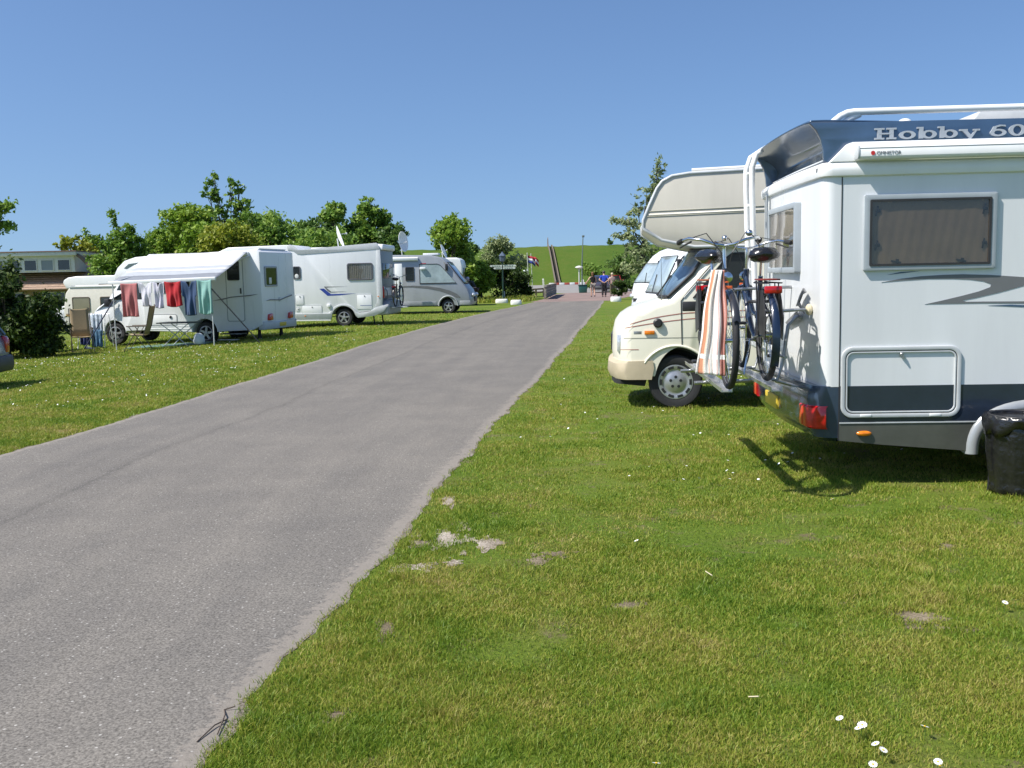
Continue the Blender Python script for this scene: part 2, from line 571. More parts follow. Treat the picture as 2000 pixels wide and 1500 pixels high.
# ---------------------------------------------------------------- ground, road, dike
xs = [-900, -300, -120, -60, -41.25, -30, -20, -15, -12, -10, -9, -8, -7.5, -7, -6.6, -6.2, -5.8, -5.5, 0, 10, 40, 300, 900]
ys = [-60, 0, 10, 20, 30, 45, 60, 90, 130, 200, 500, 1500]
gm = MB().sheet([[(x, y, ground_z(x)) for x in xs] for y in ys])
structure(gm.build('ground', lawn_m, smooth=60, open_=True))

def ribbon(name, ya, yb, dy, left, right, ncol, z, mat, uv=False):
    Y = np.arange(ya, yb + 1e-6, dy)
    Lx, Rx = left(Y), right(Y)
    t = np.linspace(0, 1, ncol)
    X = Lx[:, None] * (1 - t) + Rx[:, None] * t
    v = np.stack([X, np.repeat(Y[:, None], ncol, 1), np.full_like(X, z)], -1).reshape(-1, 3)
    i, k = np.meshgrid(np.arange(len(Y) - 1), np.arange(ncol - 1), indexing='ij')
    a = (i * ncol + k).ravel()
    f = np.stack([a, a + 1, a + ncol + 1, a + ncol], 1).ravel()
    if uv:
        v[0::ncol, 2] = .001; v[ncol - 1::ncol, 2] = .001
    o = raw_mesh(name, v, f, np.full(len(a), 4), mat)
    if uv:
        u1 = o.data.uv_layers.new(name='along'); u2 = o.data.uv_layers.new(name='edge')
        ac = (X - Lx[:, None]).ravel()
        ed = np.minimum(X - Lx[:, None], Rx[:, None] - X).ravel()
        yy = np.repeat(Y, ncol)
        u1.data.foreach_set('uv', np.stack([ac[f], yy[f]], 1).astype(np.float32).ravel())
        u2.data.foreach_set('uv', np.stack([ed[f], yy[f]], 1).astype(np.float32).ravel())
    return o
structure(ribbon('road', 0.2, 60, .06, edge_l, edge_r, 60, .009, asphalt_material(), True))
structure(ribbon('sand_verge', 0.2, 60, .06, lambda y: edge_r(y) - .1, lambda y: edge_r(y) + .005 + .02 * np.sin(y * 3.3) * np.sin(y * 1.13 + .6) + .015 * np.sin(y * 9.1), 4, .003, sand_m))
structure(ribbon('sand_verge', 0.2, 60, .06, lambda y: edge_l(y) - .0 - .02 * np.sin(y * 2.9) * np.sin(y * .93) - .012 * np.sin(y * 8.3), lambda y: edge_l(y) + .1, 4, .003, sand_m))
brick_m = brick_material()
structure(MB().prism([(1.2, 59.6), (5.9, 59.6), (7.6, 66), (9.5, 74), (13, 86), (5, 86), (3.4, 80), (2.5, 68)], .002, .010, 'z').build('brick_paving', brick_m))
structure(MB().prism([(4.2, 85.5), (16, 85.5), (24, 120), (24, 152), (-2, 152), (1, 110)], .001, .007, 'z').build('square', pm('square_paving', (.25, .235, .22), .9, var=.15, scale=.6)))

# bare sandy patches in the right-hand lawn
BARE = [(-.44, 6.15, .10, .27), (-.60, 6.05, .09, .10), (-.17, 6.0, .10, .17), (-.55, 5.55, .11, .08), (-.36, 5.6, .05, .06), (-.69, 3.62, .05, .05), (1.88, 4.55, .14, .13), (.12, 5.6, .06, .09), (.25, 5.75, .07, .07), (.55, 4.8, .10, .09), (2.55, 5.75, .05, .06), (-.62, 4.55, .05, .16), (-.48, 7.2, .05, .2)]
soil_m = sandy('bare_soil', (.15, .12, .08), (.30, .255, .20), (.46, .41, .345))
earth_m = sandy('bare_earth', (.10, .08, .045), (.17, .135, .085), (.26, .21, .14))
for (x, y, rx, ry) in BARE:
    mb = MB()
    for q in range(9):
        ox, oy = (0, 0) if q == 0 else (random.gauss(0, rx * .75), random.gauss(0, ry * .75))
        s = .85 if q == 0 else random.uniform(.12, .4)
        ph = random.random() * 6
        pl = []
        for k in range(44):
            a = 2 * math.pi * k / 44
            w = s * (1 + .25 * math.sin(3 * a + ph) + .18 * math.sin(7 * a + 2 * ph) + random.uniform(-.10, .10))
            pl.append((x + ox + rx * w * math.cos(a), y + oy + ry * w * math.sin(a)))
        mb.prism(pl, .001, .0026 + .0002 * q, 'z')
    structure(mb.build('bare_soil', soil_m if (y > 5.5 and x < 0) else earth_m, smooth=0, weld=False))

# sea dike: gentle grassed slope, flat crest
dsec = [(154, -2.), (156, .0), (158, .35), (163, 1.6), (172, 4.0), (179, 5.7), (183, 6.45), (185.5, 6.68), (190, 6.68), (215, 0), (215, -.5)]
dm = MB()
dm.loft([[(x, y + .8 * math.sin(x * .05), z + ((.12 * math.sin(x * .09) + .05 * math.sin(x * .83 + y) + .04 * math.sin(x * 2.1 + .7 * y)) if z > .5 else 0)) for (y, z) in dsec] for x in np.concatenate([np.linspace(-420, -45, 40), np.linspace(-44, 70, 115), np.linspace(75, 420, 40)])])
structure(dm.build('dike', dike_m, smooth=60))

# ---------------------------------------------------------------- grass blades (uncountable)
def grass_mat(name, stops):
    m, nt, n, l, b = _nodes(name)
    geo = n.new('ShaderNodeNewGeometry')
    def noise(sc, d):
        t = n.new('ShaderNodeTexNoise'); t.inputs['Scale'].default_value = sc; t.inputs['Detail'].default_value = d
        l.new(geo.outputs['Position'], t.inputs['Vector']); return t
    a, c = noise(1.3, 5), noise(5.5, 4)
    s1 = n.new('ShaderNodeMath'); s1.operation = 'MULTIPLY_ADD'; s1.inputs[1].default_value = .42
    l.new(geo.outputs['Random Per Island'], s1.inputs[0]); l.new(a.outputs[0], s1.inputs[2])
    s2 = n.new('ShaderNodeMath'); s2.operation = 'MULTIPLY_ADD'; s2.inputs[1].default_value = .45
    l.new(c.outputs[0], s2.inputs[0]); l.new(s1.outputs[0], s2.inputs[2])
    r = _ramp(n, stops); 
    mr = n.new('ShaderNodeMapRange'); mr.inputs['From Min'].default_value = .5; mr.inputs['From Max'].default_value = 1.45
    l.new(s2.outputs[0], mr.inputs[0]); l.new(mr.outputs[0], r.inputs[0])
    l.new(r.outputs[0], b.inputs['Base Color'])
    b.inputs['Roughness'].default_value = .5
    b.inputs['Specular IOR Level'].default_value = .3
    t = n.new('ShaderNodeBsdfTranslucent'); l.new(r.outputs[0], t.inputs[0])
    mx = n.new('ShaderNodeMixShader'); mx.inputs[0].default_value = .42
    l.new(b.outputs[0], mx.inputs[1]); l.new(t.outputs[0], mx.inputs[2]); l.new(mx.outputs[0], n['Material Output'].inputs[0])
    return m
blade_m = grass_mat('grass_blades', [(0.08, (.105, .205, .018)), (0.30, (.185, .285, .028)), (0.47, (.280, .340, .042)), (0.60, (.375, .370, .070)), (.76, (.45, .39, .12)), (.94, (.54, .42, .21))])

def vnoise(x, y, sc, seed):
    r = np.random.default_rng(seed)
    t = r.random((64, 64))
    gx, gy = x * sc, y * sc
    ix, iy = np.floor(gx).astype(int), np.floor(gy).astype(int)
    fx, fy = gx - ix, gy - iy
    fx, fy = fx * fx * (3 - 2 * fx), fy * fy * (3 - 2 * fy)
    g = lambda a, c: t[a % 64, c % 64]
    return (g(ix, iy) * (1 - fx) + g(ix + 1, iy) * fx) * (1 - fy) + (g(ix, iy + 1) * (1 - fx) + g(ix + 1, iy + 1) * fx) * fy

def blades(name, x, y, h, w, label):
    n = len(x)
    az, lean = RNG.random(n) * 2 * np.pi, RNG.normal(0, 1, (n, 2)) * .55
    z0 = np.array([ground_z(v) for v in x]) if x.min() < -5.5 else np.zeros(n)
    dx, dy = np.cos(az) * w / 2, np.sin(az) * w / 2
    tipx, tipy = x + lean[:, 0] * h, y + lean[:, 1] * h
    mx_, my_ = x + lean[:, 0] * h * .35, y + lean[:, 1] * h * .35
    P = np.empty((n, 5, 3), np.float32)
    P[:, 0] = np.stack([x - dx, y - dy, z0], 1)
    P[:, 1] = np.stack([x + dx, y + dy, z0], 1)
    P[:, 2] = np.stack([mx_ + dx * .8, my_ + dy * .8, z0 + h * .6], 1)
    P[:, 3] = np.stack([mx_ - dx * .8, my_ - dy * .8, z0 + h * .6], 1)
    P[:, 4] = np.stack([tipx, tipy, z0 + h], 1)
    k = np.arange(n)[:, None] * 5
    f = (k + np.array([[0, 1, 2, 3, 3, 2, 4]])).ravel()
    tot = np.tile([4, 3], n)
    o = raw_mesh(name, P.reshape(-1, 3), f, tot, blade_m)
    return stuff(o, label, 'grass')

def in_bare(x, y):
    k = np.zeros(len(x))
    for (bx, by, rx, ry) in BARE:
        k = np.maximum(k, 1.15 - ((x - bx) / rx / .62) ** 2 - ((y - by) / ry / .62) ** 2)
    return k
def scatter(n_try, ya, yb, pw, xl, xr, side):
    u = RNG.random(n_try)
    y = (ya ** (1 - pw) + u * (yb ** (1 - pw) - ya ** (1 - pw))) ** (1 / (1 - pw))
    lo, hi = xl(y), xr(y)
    x = lo + RNG.random(n_try) * (hi - lo)
    return x, y
# right lawn, near to mid distance (density falls with distance)
x, y = scatter(980000, 2.6, 40, 1.75, lambda y: edge_r(y) - .06, lambda y: np.minimum(.56 * y + 1.1, 16), 1)
d = x - edge_r(y)
keep = (d > -.03 + .05 * RNG.random(len(x)) - .03 * vnoise(x, y, 7, 77)) & (RNG.random(len(x)) < np.clip(.3 + d * 5, 0, 1)) & (in_bare(x, y) < .12 + .75 * RNG.random(len(x)) ** 2)
thin = vnoise(x, y, 1.6, 3) * .6 + vnoise(x, y, 5.5, 4) * .4
keep &= RNG.random(len(x)) < np.clip(-.55 + 2.5 * thin, .10, 1)
x, y, thin = x[keep], y[keep], thin[keep]
keep = RNG.random(len(x)) < np.clip((40 - y) / 20, 0, 1); x, y, thin = x[keep], y[keep], thin[keep]
tuft = np.clip((vnoise(x, y, 3.3, 51) * .5 + vnoise(x, y, 9.0, 52) * .5 - .60) * 5, 0, 1)
h = (.007 + .017 * RNG.random(len(x)) * (0.30 + 1.1 * thin) + .030 * tuft * RNG.random(len(x))) * (1 + .02 * y)
w = .0018 + .00048 * y * RNG.uniform(.7, 1.3, len(x))
blades('lawn_grass', x, y, h, w, 'short mown daisy lawn to the right of the road')
# left lawn
x, y = scatter(330000, 6.5, 50, 1.6, lambda y: np.maximum(-.56 * y - 1.2, -16), lambda y: edge_l(y) + .01, -1)
d = edge_l(y) - x
keep = (RNG.random(len(x)) < np.clip(.2 + d * 6, 0, 1))
thin = vnoise(x, y, 1.1, 8) * .6 + vnoise(x, y, 4, 9) * .4
keep &= RNG.random(len(x)) < np.clip(.25 + 1.5 * thin, .2, 1)
x, y, thin = x[keep], y[keep], thin[keep]
keep = RNG.random(len(x)) < np.clip((50 - y) / 22, 0, 1); x, y, thin = x[keep], y[keep], thin[keep]
h = (.013 + .022 * RNG.random(len(x)) * (.4 + thin)) * (1 + .02 * y)
w = .002 + .0006 * y * RNG.uniform(.7, 1.3, len(x))
blades('lawn_grass', x, y, h, w, 'short mown daisy lawn to the left of the road')

# ---------------------------------------------------------------- daisies
petal_m = pm('petal_white', (.82, .82, .80), .6, var=.05)
yolk_m = pm('daisy_yellow', (.75, .48, .03), .6)
stem_m = pm('stem_green', (.10, .17, .03), .6)
def daisy_field(name, x, y, r, hh, label):
    n = len(x)
    z = np.array([ground_z(v) for v in x]) + hh
    a = np.arange(6) * np.pi / 3
    tl = RNG.normal(0, .25, (n, 2))
    P = np.empty((n, 6, 3), np.float32)
    for k in range(6):
        ox, oy = np.cos(a[k]) * r, np.sin(a[k]) * r
        P[:, k] = np.stack([x + ox, y + oy, z + ox * tl[:, 0] + oy * tl[:, 1]], 1)
    f = (np.arange(n)[:, None] * 6 + np.arange(6)[None]).ravel()
    return stuff(raw_mesh(name, P.reshape(-1, 3), f, np.full(n, 6), petal_m), label, 'flowers')
def clumpy(n, ya, yb, pw, lo, hi, sc, seed, gain):
    x, y = scatter(n, ya, yb, pw, lo, hi, 0)
    k = RNG.random(len(x)) < np.clip((vnoise(x, y, sc, seed) * .65 + vnoise(x, y, sc * 3.1, seed + 1) * .35 - .5) * gain, .015, 1)
    return x[k], y[k]
x, y = clumpy(9000, 13, 36, 1.01, lambda y: np.maximum(-.56 * y - 1, -16), lambda y: edge_l(y) - .5, .55, 21, 1.5)
daisy_field('daisy_carpet', x, y, .008 + .00016 * y, .05, 'white daisies dotted over the lawn left of the road')
x, y = clumpy(1700, 7.5, 24, 1.01, lambda y: edge_r(y) + .4, lambda y: np.minimum(.55 * y, 9), .8, 31, 1.6)
daisy_field('daisy_carpet', x, y, np.full(len(x), .011), .045, 'white daisies dotted over the lawn by the campers on the right')

DAISY = [(1640, 1403, 'lone daisy at the left tip of the bottom right flower group'), (1684, 1416, 'larger daisy of a touching pair, bottom right lawn'), (1677, 1422, 'smaller daisy tucked against a larger one, bottom right lawn'),
         (1806, 1419, 'daisy standing alone right of the touching pair'), (1710, 1453, 'upper of two small daisies below the touching pair'), (1725, 1465, 'lower of two small daisies below the touching pair'),
         (1705, 1493, 'daisy cut by the picture bottom below the two small ones'), (1832, 1488, 'upper of two daisies at the bottom edge, far right'), (1836, 1497, 'lower of two daisies at the bottom edge, far right'),
         (1282, 1491, 'daisy at the bottom edge in the middle of the lawn'), (1984, 1172, 'daisy by the right picture edge, upper of two'), (1963, 1177, 'daisy by the right picture edge, lower of two'),
         (1625, 975, 'daisy in the lawn just before the camper shadow'), (1243, 1056, 'lone daisy in the middle of the right lawn')]
def px_ground(px, py, z=0.0):
    d = _f + _r * ((px - 1000) / 1944.0) - _u * ((py - 750) / 1944.0)
    t = (z - CAM_H) / d.z
    return Vector((0, 0, CAM_H)) + d * t
for i, (px, py, lab) in enumerate(DAISY):
    p = px_ground(px, py, .05)
    R = .0135 if i != 1 else .0165
    mb = MB()
    for k in range(13):
        a = 2 * math.pi * k / 13
        ca, sa = math.cos(a), math.sin(a)
        mb.add([(ca * .003 - sa * .0015, sa * .003 + ca * .0015, 0), (ca * .003 + sa * .0015, sa * .003 - ca * .0015, 0), (ca * R + sa * .0022, sa * R - ca * .0022, .002), (ca * R * 1.08, sa * R * 1.08, .0018), (ca * R - sa * .0022, sa * R + ca * .0022, .002)], [(0, 1, 2, 3, 4)])
    t = thing('daisy', lab, 'flower', (p.x, p.y, 0), random.random() * 6, 'daisies one can pick out in the near lawn', rot=None)
    o = mb.build('petals', petal_m, t, smooth=0, open_=True); o.location = (0, 0, .05); o.rotation_euler = (-.35, random.uniform(-.3, .3), 0)
    o = MB().ball((0, 0, .0515), (.0042, .0042, .0025), 8, 5).build('eye', yolk_m, t)
    MB().tube([(0, 0, 0), (.003, 0, .025), (0, 0, .05)], .0012, 5).build('stem', stem_m, t)

# dry sticks at the road edge
stick_m = pm('dry_stick', (.12, .09, .07), .9, var=.2)
for i, (pts, lab) in enumerate([([(385, 1455), (420, 1425), (445, 1410)], 'grey bent stick lying on the near road edge'), ([(425, 1440), (440, 1405), (438, 1392), (460, 1388)], 'hooked dark twig on the near road edge')]):
    w_ = [px_ground(*q) for q in pts]
    mb = MB().tube([(q.x, q.y, .012 + .006 * (k % 2)) for k, q in enumerate(w_)], .0028, 5)
    tag(mb.build('stick', stick_m), lab, 'stick')
for i, (a, b_) in enumerate([((1378, 1128), (1391, 1142)), ((1462, 1378), (1482, 1385))]):
    p, q = px_ground(*a), px_ground(*b_)
    tag(MB().tube([(p.x, p.y, .035), (q.x, q.y, .05)], .003, 5).build('straw', pm('straw', (.55, .48, .33), .8)), ['pale straw lying in the lawn, upper of two', 'pale straw lying in the lawn, lower of two'][i], 'straw')
# ---------------------------------------------------------------- vehicle kit (local frame: x to the right, y away from the camera side, z up)
tyre_m = pm('tyre_rubber', (.022, .022, .024), .75, var=.2, scale=12, bump=.2, bscale=90)
rim_m = pm('wheel_silver', (.48, .48, .49), .35, metal=.7, var=.12, scale=9)
steel_m = pm('steel_grey', (.42, .43, .44), .35, metal=.8, var=.1)
dark_m = pm('underbody_black', (.02, .02, .021), .8, var=.2)
black_m = pm('black_plastic', (.022, .022, .024), .45, var=.15)
rubber_m = pm('black_rubber_seal', (.03, .03, .032), .6, var=.15)
white_m = pm('white_gelcoat', (.80, .81, .81), .28, var=.035, scale=1.6, streak=True, spec=.5)
hobby_m = pm('white_grey_gelcoat', (.71, .725, .735), .28, var=.055, scale=1.3, streak=True)
cream_m = pm('cream_paint', (.78, .75, .62), .25, var=.04, scale=1.6, streak=True, coat=.3)
beige_m = pm('beige_panel', (.56, .53, .455), .45, var=.06, scale=1.8, streak=True)
silver_m = pm('silver_paint', (.36, .378, .39), .3, metal=.25, var=.05, scale=2, streak=True)
grey_m = pm('grey_trim', (.33, .345, .36), .4, var=.08)
lgrey_m = pm('light_grey_trim', (.52, .54, .55), .4, var=.07)
navy_m = pm('navy_paint', (.020, .030, .050), .22, var=.1, coat=.5)
fair_m = pm('blue_fairing_paint', (.050, .095, .175), .22, var=.06, coat=.4)
darkglass_m = pm('dark_window_glass', (.020, .024, .026), .05, var=.3, scale=1.5, spec=.8)
blueglass_m = pm('windscreen_glass', (.13, .20, .27), .04, var=.4, scale=1.8, spec=1.0)
redlamp_m = pm('red_lamp_lens', (.55, .012, .015), .12, var=.2, scale=25, coat=.6)
amber_m = pm('amber_lamp_lens', (.80, .22, .01), .15, var=.2, scale=25, coat=.6)
clearlamp_m = pm('clear_lamp_lens', (.70, .72, .74), .08, metal=.4, var=.2, scale=20)
paleglass_m = pm('pale_blind_and_sky_glass', (.36, .44, .47), .06, var=.25, scale=1.4, spec=.8)  # pale base colour stands for the blinds and the sky reflected in the glass
curtain_m = pm('brown_curtain', (.27, .215, .165), .9, var=.12, scale=5, sheen=.3)
netcurtain_m = pm('grey_net_curtain', (.38, .38, .37), .9, var=.12)
whitecloth_m = pm('white_blind', (.72, .72, .70), .9)
smoke_m = tinted_glass('smoked_acrylic', (.86, .84, .80))
plate_m = pm('yellow_number_plate', (.72, .52, .05), .5)
decal_m = pm('grey_decal', (.16, .165, .17), .4, var=.04)

def wheel(parent, x, y, r=.33, w=.2, style='cap', sgn=-1, name='wheel', detail=False):
    """tyre with shoulder and tread, rim or cover as sub-part; outer face looks along sgn*y"""
    o = MB()
    k = w / 2
    o.lathe([(r * .62, -k * .85), (r * .70, -k), (r * .93, -k * .97), (r * .985, -k * .8), (r, -k * .5), (r, k * .5), (r * .985, k * .8), (r * .93, k * .97), (r * .70, k), (r * .62, k * .85), (r * .62, -k * .85)], (0, 0, 0), 'y', 40, cap=False)
    t = o.build(name, tyre_m, parent, smooth=40)
    t.location = (x, y, r)
    c = MB()
    f = sgn * k
    R = r * .66
    if style == 'cap':
        c.lathe([(R, f * .80), (R * .97, f * .97), (R * .82, f * 1.0), (R * .72, f * .88), (R * .55, f * .93), (R * .48, f * 1.02), (R * .12, f * 1.04), (.001, f * 1.04)], (0, 0, 0), 'y', 36)
        rm = c.build('wheel_cover', rim_m, t, smooth=40)
        for i in range(5 if detail else 0):
            a = 2 * math.pi * i / 5 + .3
            h = MB()
            h.lathe([(.001, f * 1.035), (R * .085, f * 1.035), (R * .085, f * 1.055), (.001, f * 1.055)], (R * .29 * math.cos(a), 0, R * .29 * math.sin(a)), 'y', 10)
            h.build('bolt_hole', black_m, t, smooth=0)
        for i in range(10 if detail else 0):
            a = 2 * math.pi * i / 10
            p = arc(0, 0, R * .90, R * .90, math.degrees(a) - 11, math.degrees(a) + 11, 4) + arc(0, 0, R * .76, R * .76, math.degrees(a) + 11, math.degrees(a) - 11, 4)
            MB().prism(p, f * .90, f * 1.012).build('vent_hole', black_m, t, smooth=0)
    else:
        c.lathe([(R, f * .55), (R, f * .95), (R * .92, f * 1.0), (R * .88, f * .9), (R * .86, f * .5), (R, f * .55)], (0, 0, 0), 'y', 36, cap=False)
        for i in range(5 if style == 'spoke' else 9):
            n = 5 if style == 'spoke' else 9
            a = 2 * math.pi * i / n + .2
            ca, sa = math.cos(a), math.sin(a)
            wd = R * (.17 if n == 5 else .07)
            q = [(ca * R * .1 - sa * wd, sa * R * .1 + ca * wd), (ca * R * .9 - sa * wd * .75, sa * R * .9 + ca * wd * .75), (ca * R * .9 + sa * wd * .75, sa * R * .9 - ca * wd * .75), (ca * R * .1 + sa * wd, sa * R * .1 - ca * wd)]
            c.prism(q, f * .70, f * (.93 + .002 * i))
        c.lathe([(R * .26, f * .6), (R * .26, f * 1.0), (R * .2, f * 1.04), (.001, f * 1.04)], (0, 0, 0), 'y', 20)
        c.build('rim', rim_m, t, smooth=40)
        MB().lathe([(R * .87, f * .3), (R * .87, f * .45), (.001, f * .45)], (0, 0, 0), 'y', 28).build('brake_disc', dark_m, t)
    return t

def window(parent, poly, y, fm, gm, fw=.035, t=.025, name='window', curtain=None, ax='y', sgn=-1):
    """raised frame with a pane inside it; poly runs round the opening, y is the wall plane"""
    cx = sum(p[0] for p in poly) / len(poly); cz = sum(p[1] for p in poly) / len(poly)
    wx = max(p[0] for p in poly) - min(p[0] for p in poly); wz = max(p[1] for p in poly) - min(p[1] for p in poly)
    inner = [(cx + (p[0] - cx) * (1 - 2 * fw / wx), cz + (p[1] - cz) * (1 - 2 * fw / wz)) for p in poly]
    fr = MB().ring(poly, inner, y - sgn * .01, y + sgn * t, ax).build(name, fm, parent, bev=min(.006, fw * .2))
    MB().prism(inner, y - sgn * .004, y + sgn * t * .55, ax).build('pane', gm, fr, smooth=0)
    return fr

def plate(name, mat, parent, poly, y, t=.006, sgn=-1, ax='y', smooth=30, bev=0):
    return MB().prism(poly, y - sgn * .008, y + sgn * t, ax).build(name, mat, parent, smooth=smooth, bev=bev)

def dish(parent, c, r, look, mat=white_m, mast=.35):
    """satellite dish: shallow bowl, feed arm, mast"""
    L = Vector(look).normalized()
    q = Vector((0, 0, 1)).rotation_difference(L)
    rot = lambda x, y, z: tuple(Vector(c) + q @ Vector((x, y, z)))
    m = MB().lathe([(.001, 0), (r * .5, r * .05), (r, r * .2), (r * 1.01, r * .17), (r * .5, r * .015), (.001, -r * .035)], (0, 0, 0), 'z', 28)
    d = m.map(rot).build('satellite_dish', mat, parent, smooth=50)
    MB().tube([(0, -r * .9, .1 * r), (0, -r * .5, r * .7)], .012, 6).ball((0, -r * .5, r * .72), .035, 8, 6).map(rot).build('feed_arm', lgrey_m, d)
    MB().tube([tuple(Vector(c) + q @ Vector((0, 0, -.05))), (c[0], c[1], c[2] - mast)], .022, 8).build('mast', lgrey_m, d)
    return d

def bowed(base, Wd, sx=1, bow=.16, xlen=1.6, x_front=0.0, y0=0.0, edge=.035, zcut=2.0, extra=None):
    """side profile lofted across the width, the front bowed in plan and the edges rounded over"""
    secs = []
    for t in (-1, -.985, -.93, -.8, -.4, 0, .4, .8, .93, .985, 1):
        e = abs(t)
        sec = []
        for (px_, pz) in base:
            w = max(0, 1 - (px_ - x_front) / xlen)
            ins = (bow * w + (extra(px_, pz) if extra else 0)) * e ** 4 + (edge if e == 1 else (edge * .4 if e > .95 else 0)) * (1 if px_ - x_front < 1.0 else .5)
            zz = pz - ((edge * 1.4 if e == 1 else (edge * .5 if e > .95 else 0)) if pz > zcut else 0)
            sec.append((sx * (px_ + ins), y0 + Wd / 2 * (1 + t), zz))
        secs.append(sec)
    return MB().loft(secs)

def text_mesh(name, curve, mat, parent):
    tmp = bpy.data.objects.new('tmp_text', curve)
    COL.objects.link(tmp)
    dg = bpy.context.evaluated_depsgraph_get()
    me = bpy.data.meshes.new_from_object(tmp.evaluated_get(dg))
    bpy.data.objects.remove(tmp)
    bpy.data.curves.remove(curve)
    me.materials.clear(); me.materials.append(mat)
    o = bpy.data.objects.new(name, me)
    COL.objects.link(o)
    o.parent = parent
    return o

# ================================================================ grey-white camper with blue fairing (right edge)
def build_hobby():
    T = thing('camper_van', 'white camper with blue roof fairing and navy lower band, cut by the right edge', 'camper van', (2.40, 7.45, 0), rad(-3.4))
    W, X1 = 2.32, 4.3
    def plan(dx, r, x1=X1, bow=.03, sy=0.0):
        pts = [(x1, -sy), (.06, -sy)]
        x0 = -.07 - dx
        pts += [(x0 + r * (1 - math.sin(a)), -sy + r * (1 - math.cos(a))) for a in [rad(k * 15) for k in range(0, 7)]]
        pts += [(x0 - bow * math.sin(math.pi * t), -sy + r + (W + 2 * sy - 2 * r) * t) for t in (.15, .35, .5, .65, .85)]
        pts += [(x0 + r * (1 - math.cos(a)), W + sy - r * (1 - math.sin(a))) for a in [rad(k * 15) for k in range(0, 7)]]
        pts += [(x1, W + sy)]
        return pts
    P = plan(0, .085)
    # body shell with a real hollow behind the side window is not needed: acrylic window sits proud
    MB().prism(P, .76, 2.36, 'z').build('body', hobby_m, T, smooth=40)
    # cab in front (outside the picture)
    cab = [(4.2, .35), (4.2, 2.35), (4.5, 2.3), (5.0, 1.95), (5.35, 1.35), (5.95, 1.1), (6.1, .8), (6.1, .4), (5.75, .35)] + arc(5.3, .34, .42, .42, 0, 180, 10) + [(4.85, .35)]
    MB().prism(cab, .12, W - .12).build('cab', hobby_m, T, bev=.05, seg=3)
    plate('cab_window', darkglass_m, T, [(4.6, 1.3), (5.15, 1.3), (4.85, 1.9), (4.6, 1.9)], .12, .008)
    # seams
    MB().box(.060, .068, -.003, .01, .35, 2.33).build('panel_seam', rubber_m, T, smooth=0)
    # lower body: navy band with arch cut, grey sill, trim line
    ar = lambda rx, rz: arc(1.62, .30, rx, rz, 180, 0, 20)
    low = [(.068, .765), (.068, .49)] + [(1.62 - .57 * math.sqrt(max(0, 1 - ((.49 - .30) / .33) ** 2)), .49)] + [p for p in ar(.55, .33) if p[1] > .495] + [(1.62 + .55 * math.sqrt(max(0, 1 - ((.49 - .30) / .33) ** 2)), .49), (X1, .49), (X1, .765)]
    MB().prism(low, -.004, .12).build('lower_band', navy_m, T, smooth=0)
    sill = [(.068, .482), (.068, .35), (.4, .315), (1.04, .262), (1.06, .30)] + [(p[0], p[1]) for p in ar(.565, .345) if p[1] < .480 and p[0] < 1.62] + [(1.12, .482)]
    MB().prism(sill, -.003, .10).build('sill', pm('grey_sill_paint', (.085, .088, .078), .3, var=.12, coat=.2), T, smooth=0)
    sill2 = [(2.2, .482), (2.2, .25), (4.3, .25), (4.3, .482)]
    MB().prism(sill2, -.003, .10).build('sill', MATS['grey_sill_paint'], T, smooth=0)
    MB().box(.068, 1.1, -.009, .01, .481, .490).build('trim_line', lgrey_m, T, smooth=0)
    fl = MB()
    secs = []
    for a in [180 - 180 * k / 26 for k in range(27)]:
        ca, sa = math.cos(rad(a)), math.sin(rad(a))
        ca, sa = math.copysign(abs(ca) ** (2 / 2.6), ca), abs(sa) ** (2 / 2.6)
        secs.append([(1.62 + ca * (rx), y_, .24 + sa * (rz)) for rx, rz, y_ in ((.615, .415, .0), (.60, .40, -.022), (.565, .365, -.035), (.535, .335, -.028), (.52, .32, 0), (.52, .32, .1), (.61, .41, .1))])
    fl.loft(secs).build('wheel_arch', silver_m, T, smooth=50)
    MB().prism([(.1, .33), (.1, .76), (X1, .76), (X1, .24), (2.3, .24), (2.2, .7), (1.05, .7), (.95, .25), (.5, .28)], .13, W - .13).build('underbody', dark_m, T, smooth=0)  # floor box set low to block light and deepen the shade below
    wheel(T, 1.62, .16, .335, .2); wheel(T, 1.62, W - .16, .335, .2, sgn=1); wheel(T, 5.3, .22, .335, .2); wheel(T, 5.3, W - .22, .335, .2, sgn=1)
    # rear bumper, tapering under
    secs = []
    for z, dx, sy, r in ((.335, -.03, -.06, .12), (.37, .03, -.01, .13), (.47, .075, 0, .14), (.60, .085, .001, .14), (.70, .075, 0, .13), (.765, .05, -.002, .11)):
        secs.append([(x, y, z) for x, y in plan(dx, r, .06, .05, sy)])
    MB().loft(secs).build('rear_bumper', pm('bumper_blue', (.030, .050, .088), .2, var=.08, coat=.5), T, smooth=40)
    for y0, sgn in ((-.012, 1), (W + .012, -1)):
        tl = MB()
        sc = []
        for z, e in ((.44, 0), (.452, .012), (.60, .014), (.615, 0)):
            q = []
            for k in range(7):
                a = rad(5 + 85 * k / 6)
                q.append((-.158 - e + .15 * (1 - math.sin(a)), y0 + sgn * (.15 - .15 * math.cos(a) * 1.0 + (.13 if k == 6 else 0) - e * .5), z))
            q += [(-.06, y0 + sgn * .28, z), (-.02, y0 + sgn * .05, z)]
            sc.append(q)
        tl.loft(sc).build('tail_light', redlamp_m, T, smooth=40)
        MB().box(-.175, -.10, min(y0 + sgn * .17, y0 + sgn * .25), max(y0 + sgn * .17, y0 + sgn * .25), .455, .60).build('indicator_lens', pm('orange_red_lens', (.6, .08, .03), .15), T, bev=.006)
    MB().box(-.215, -.12, .92, 1.40, .47, .58).build('number_plate', plate_m, T, bev=.004)
    # roof lip / gutter round the body
    secs = []
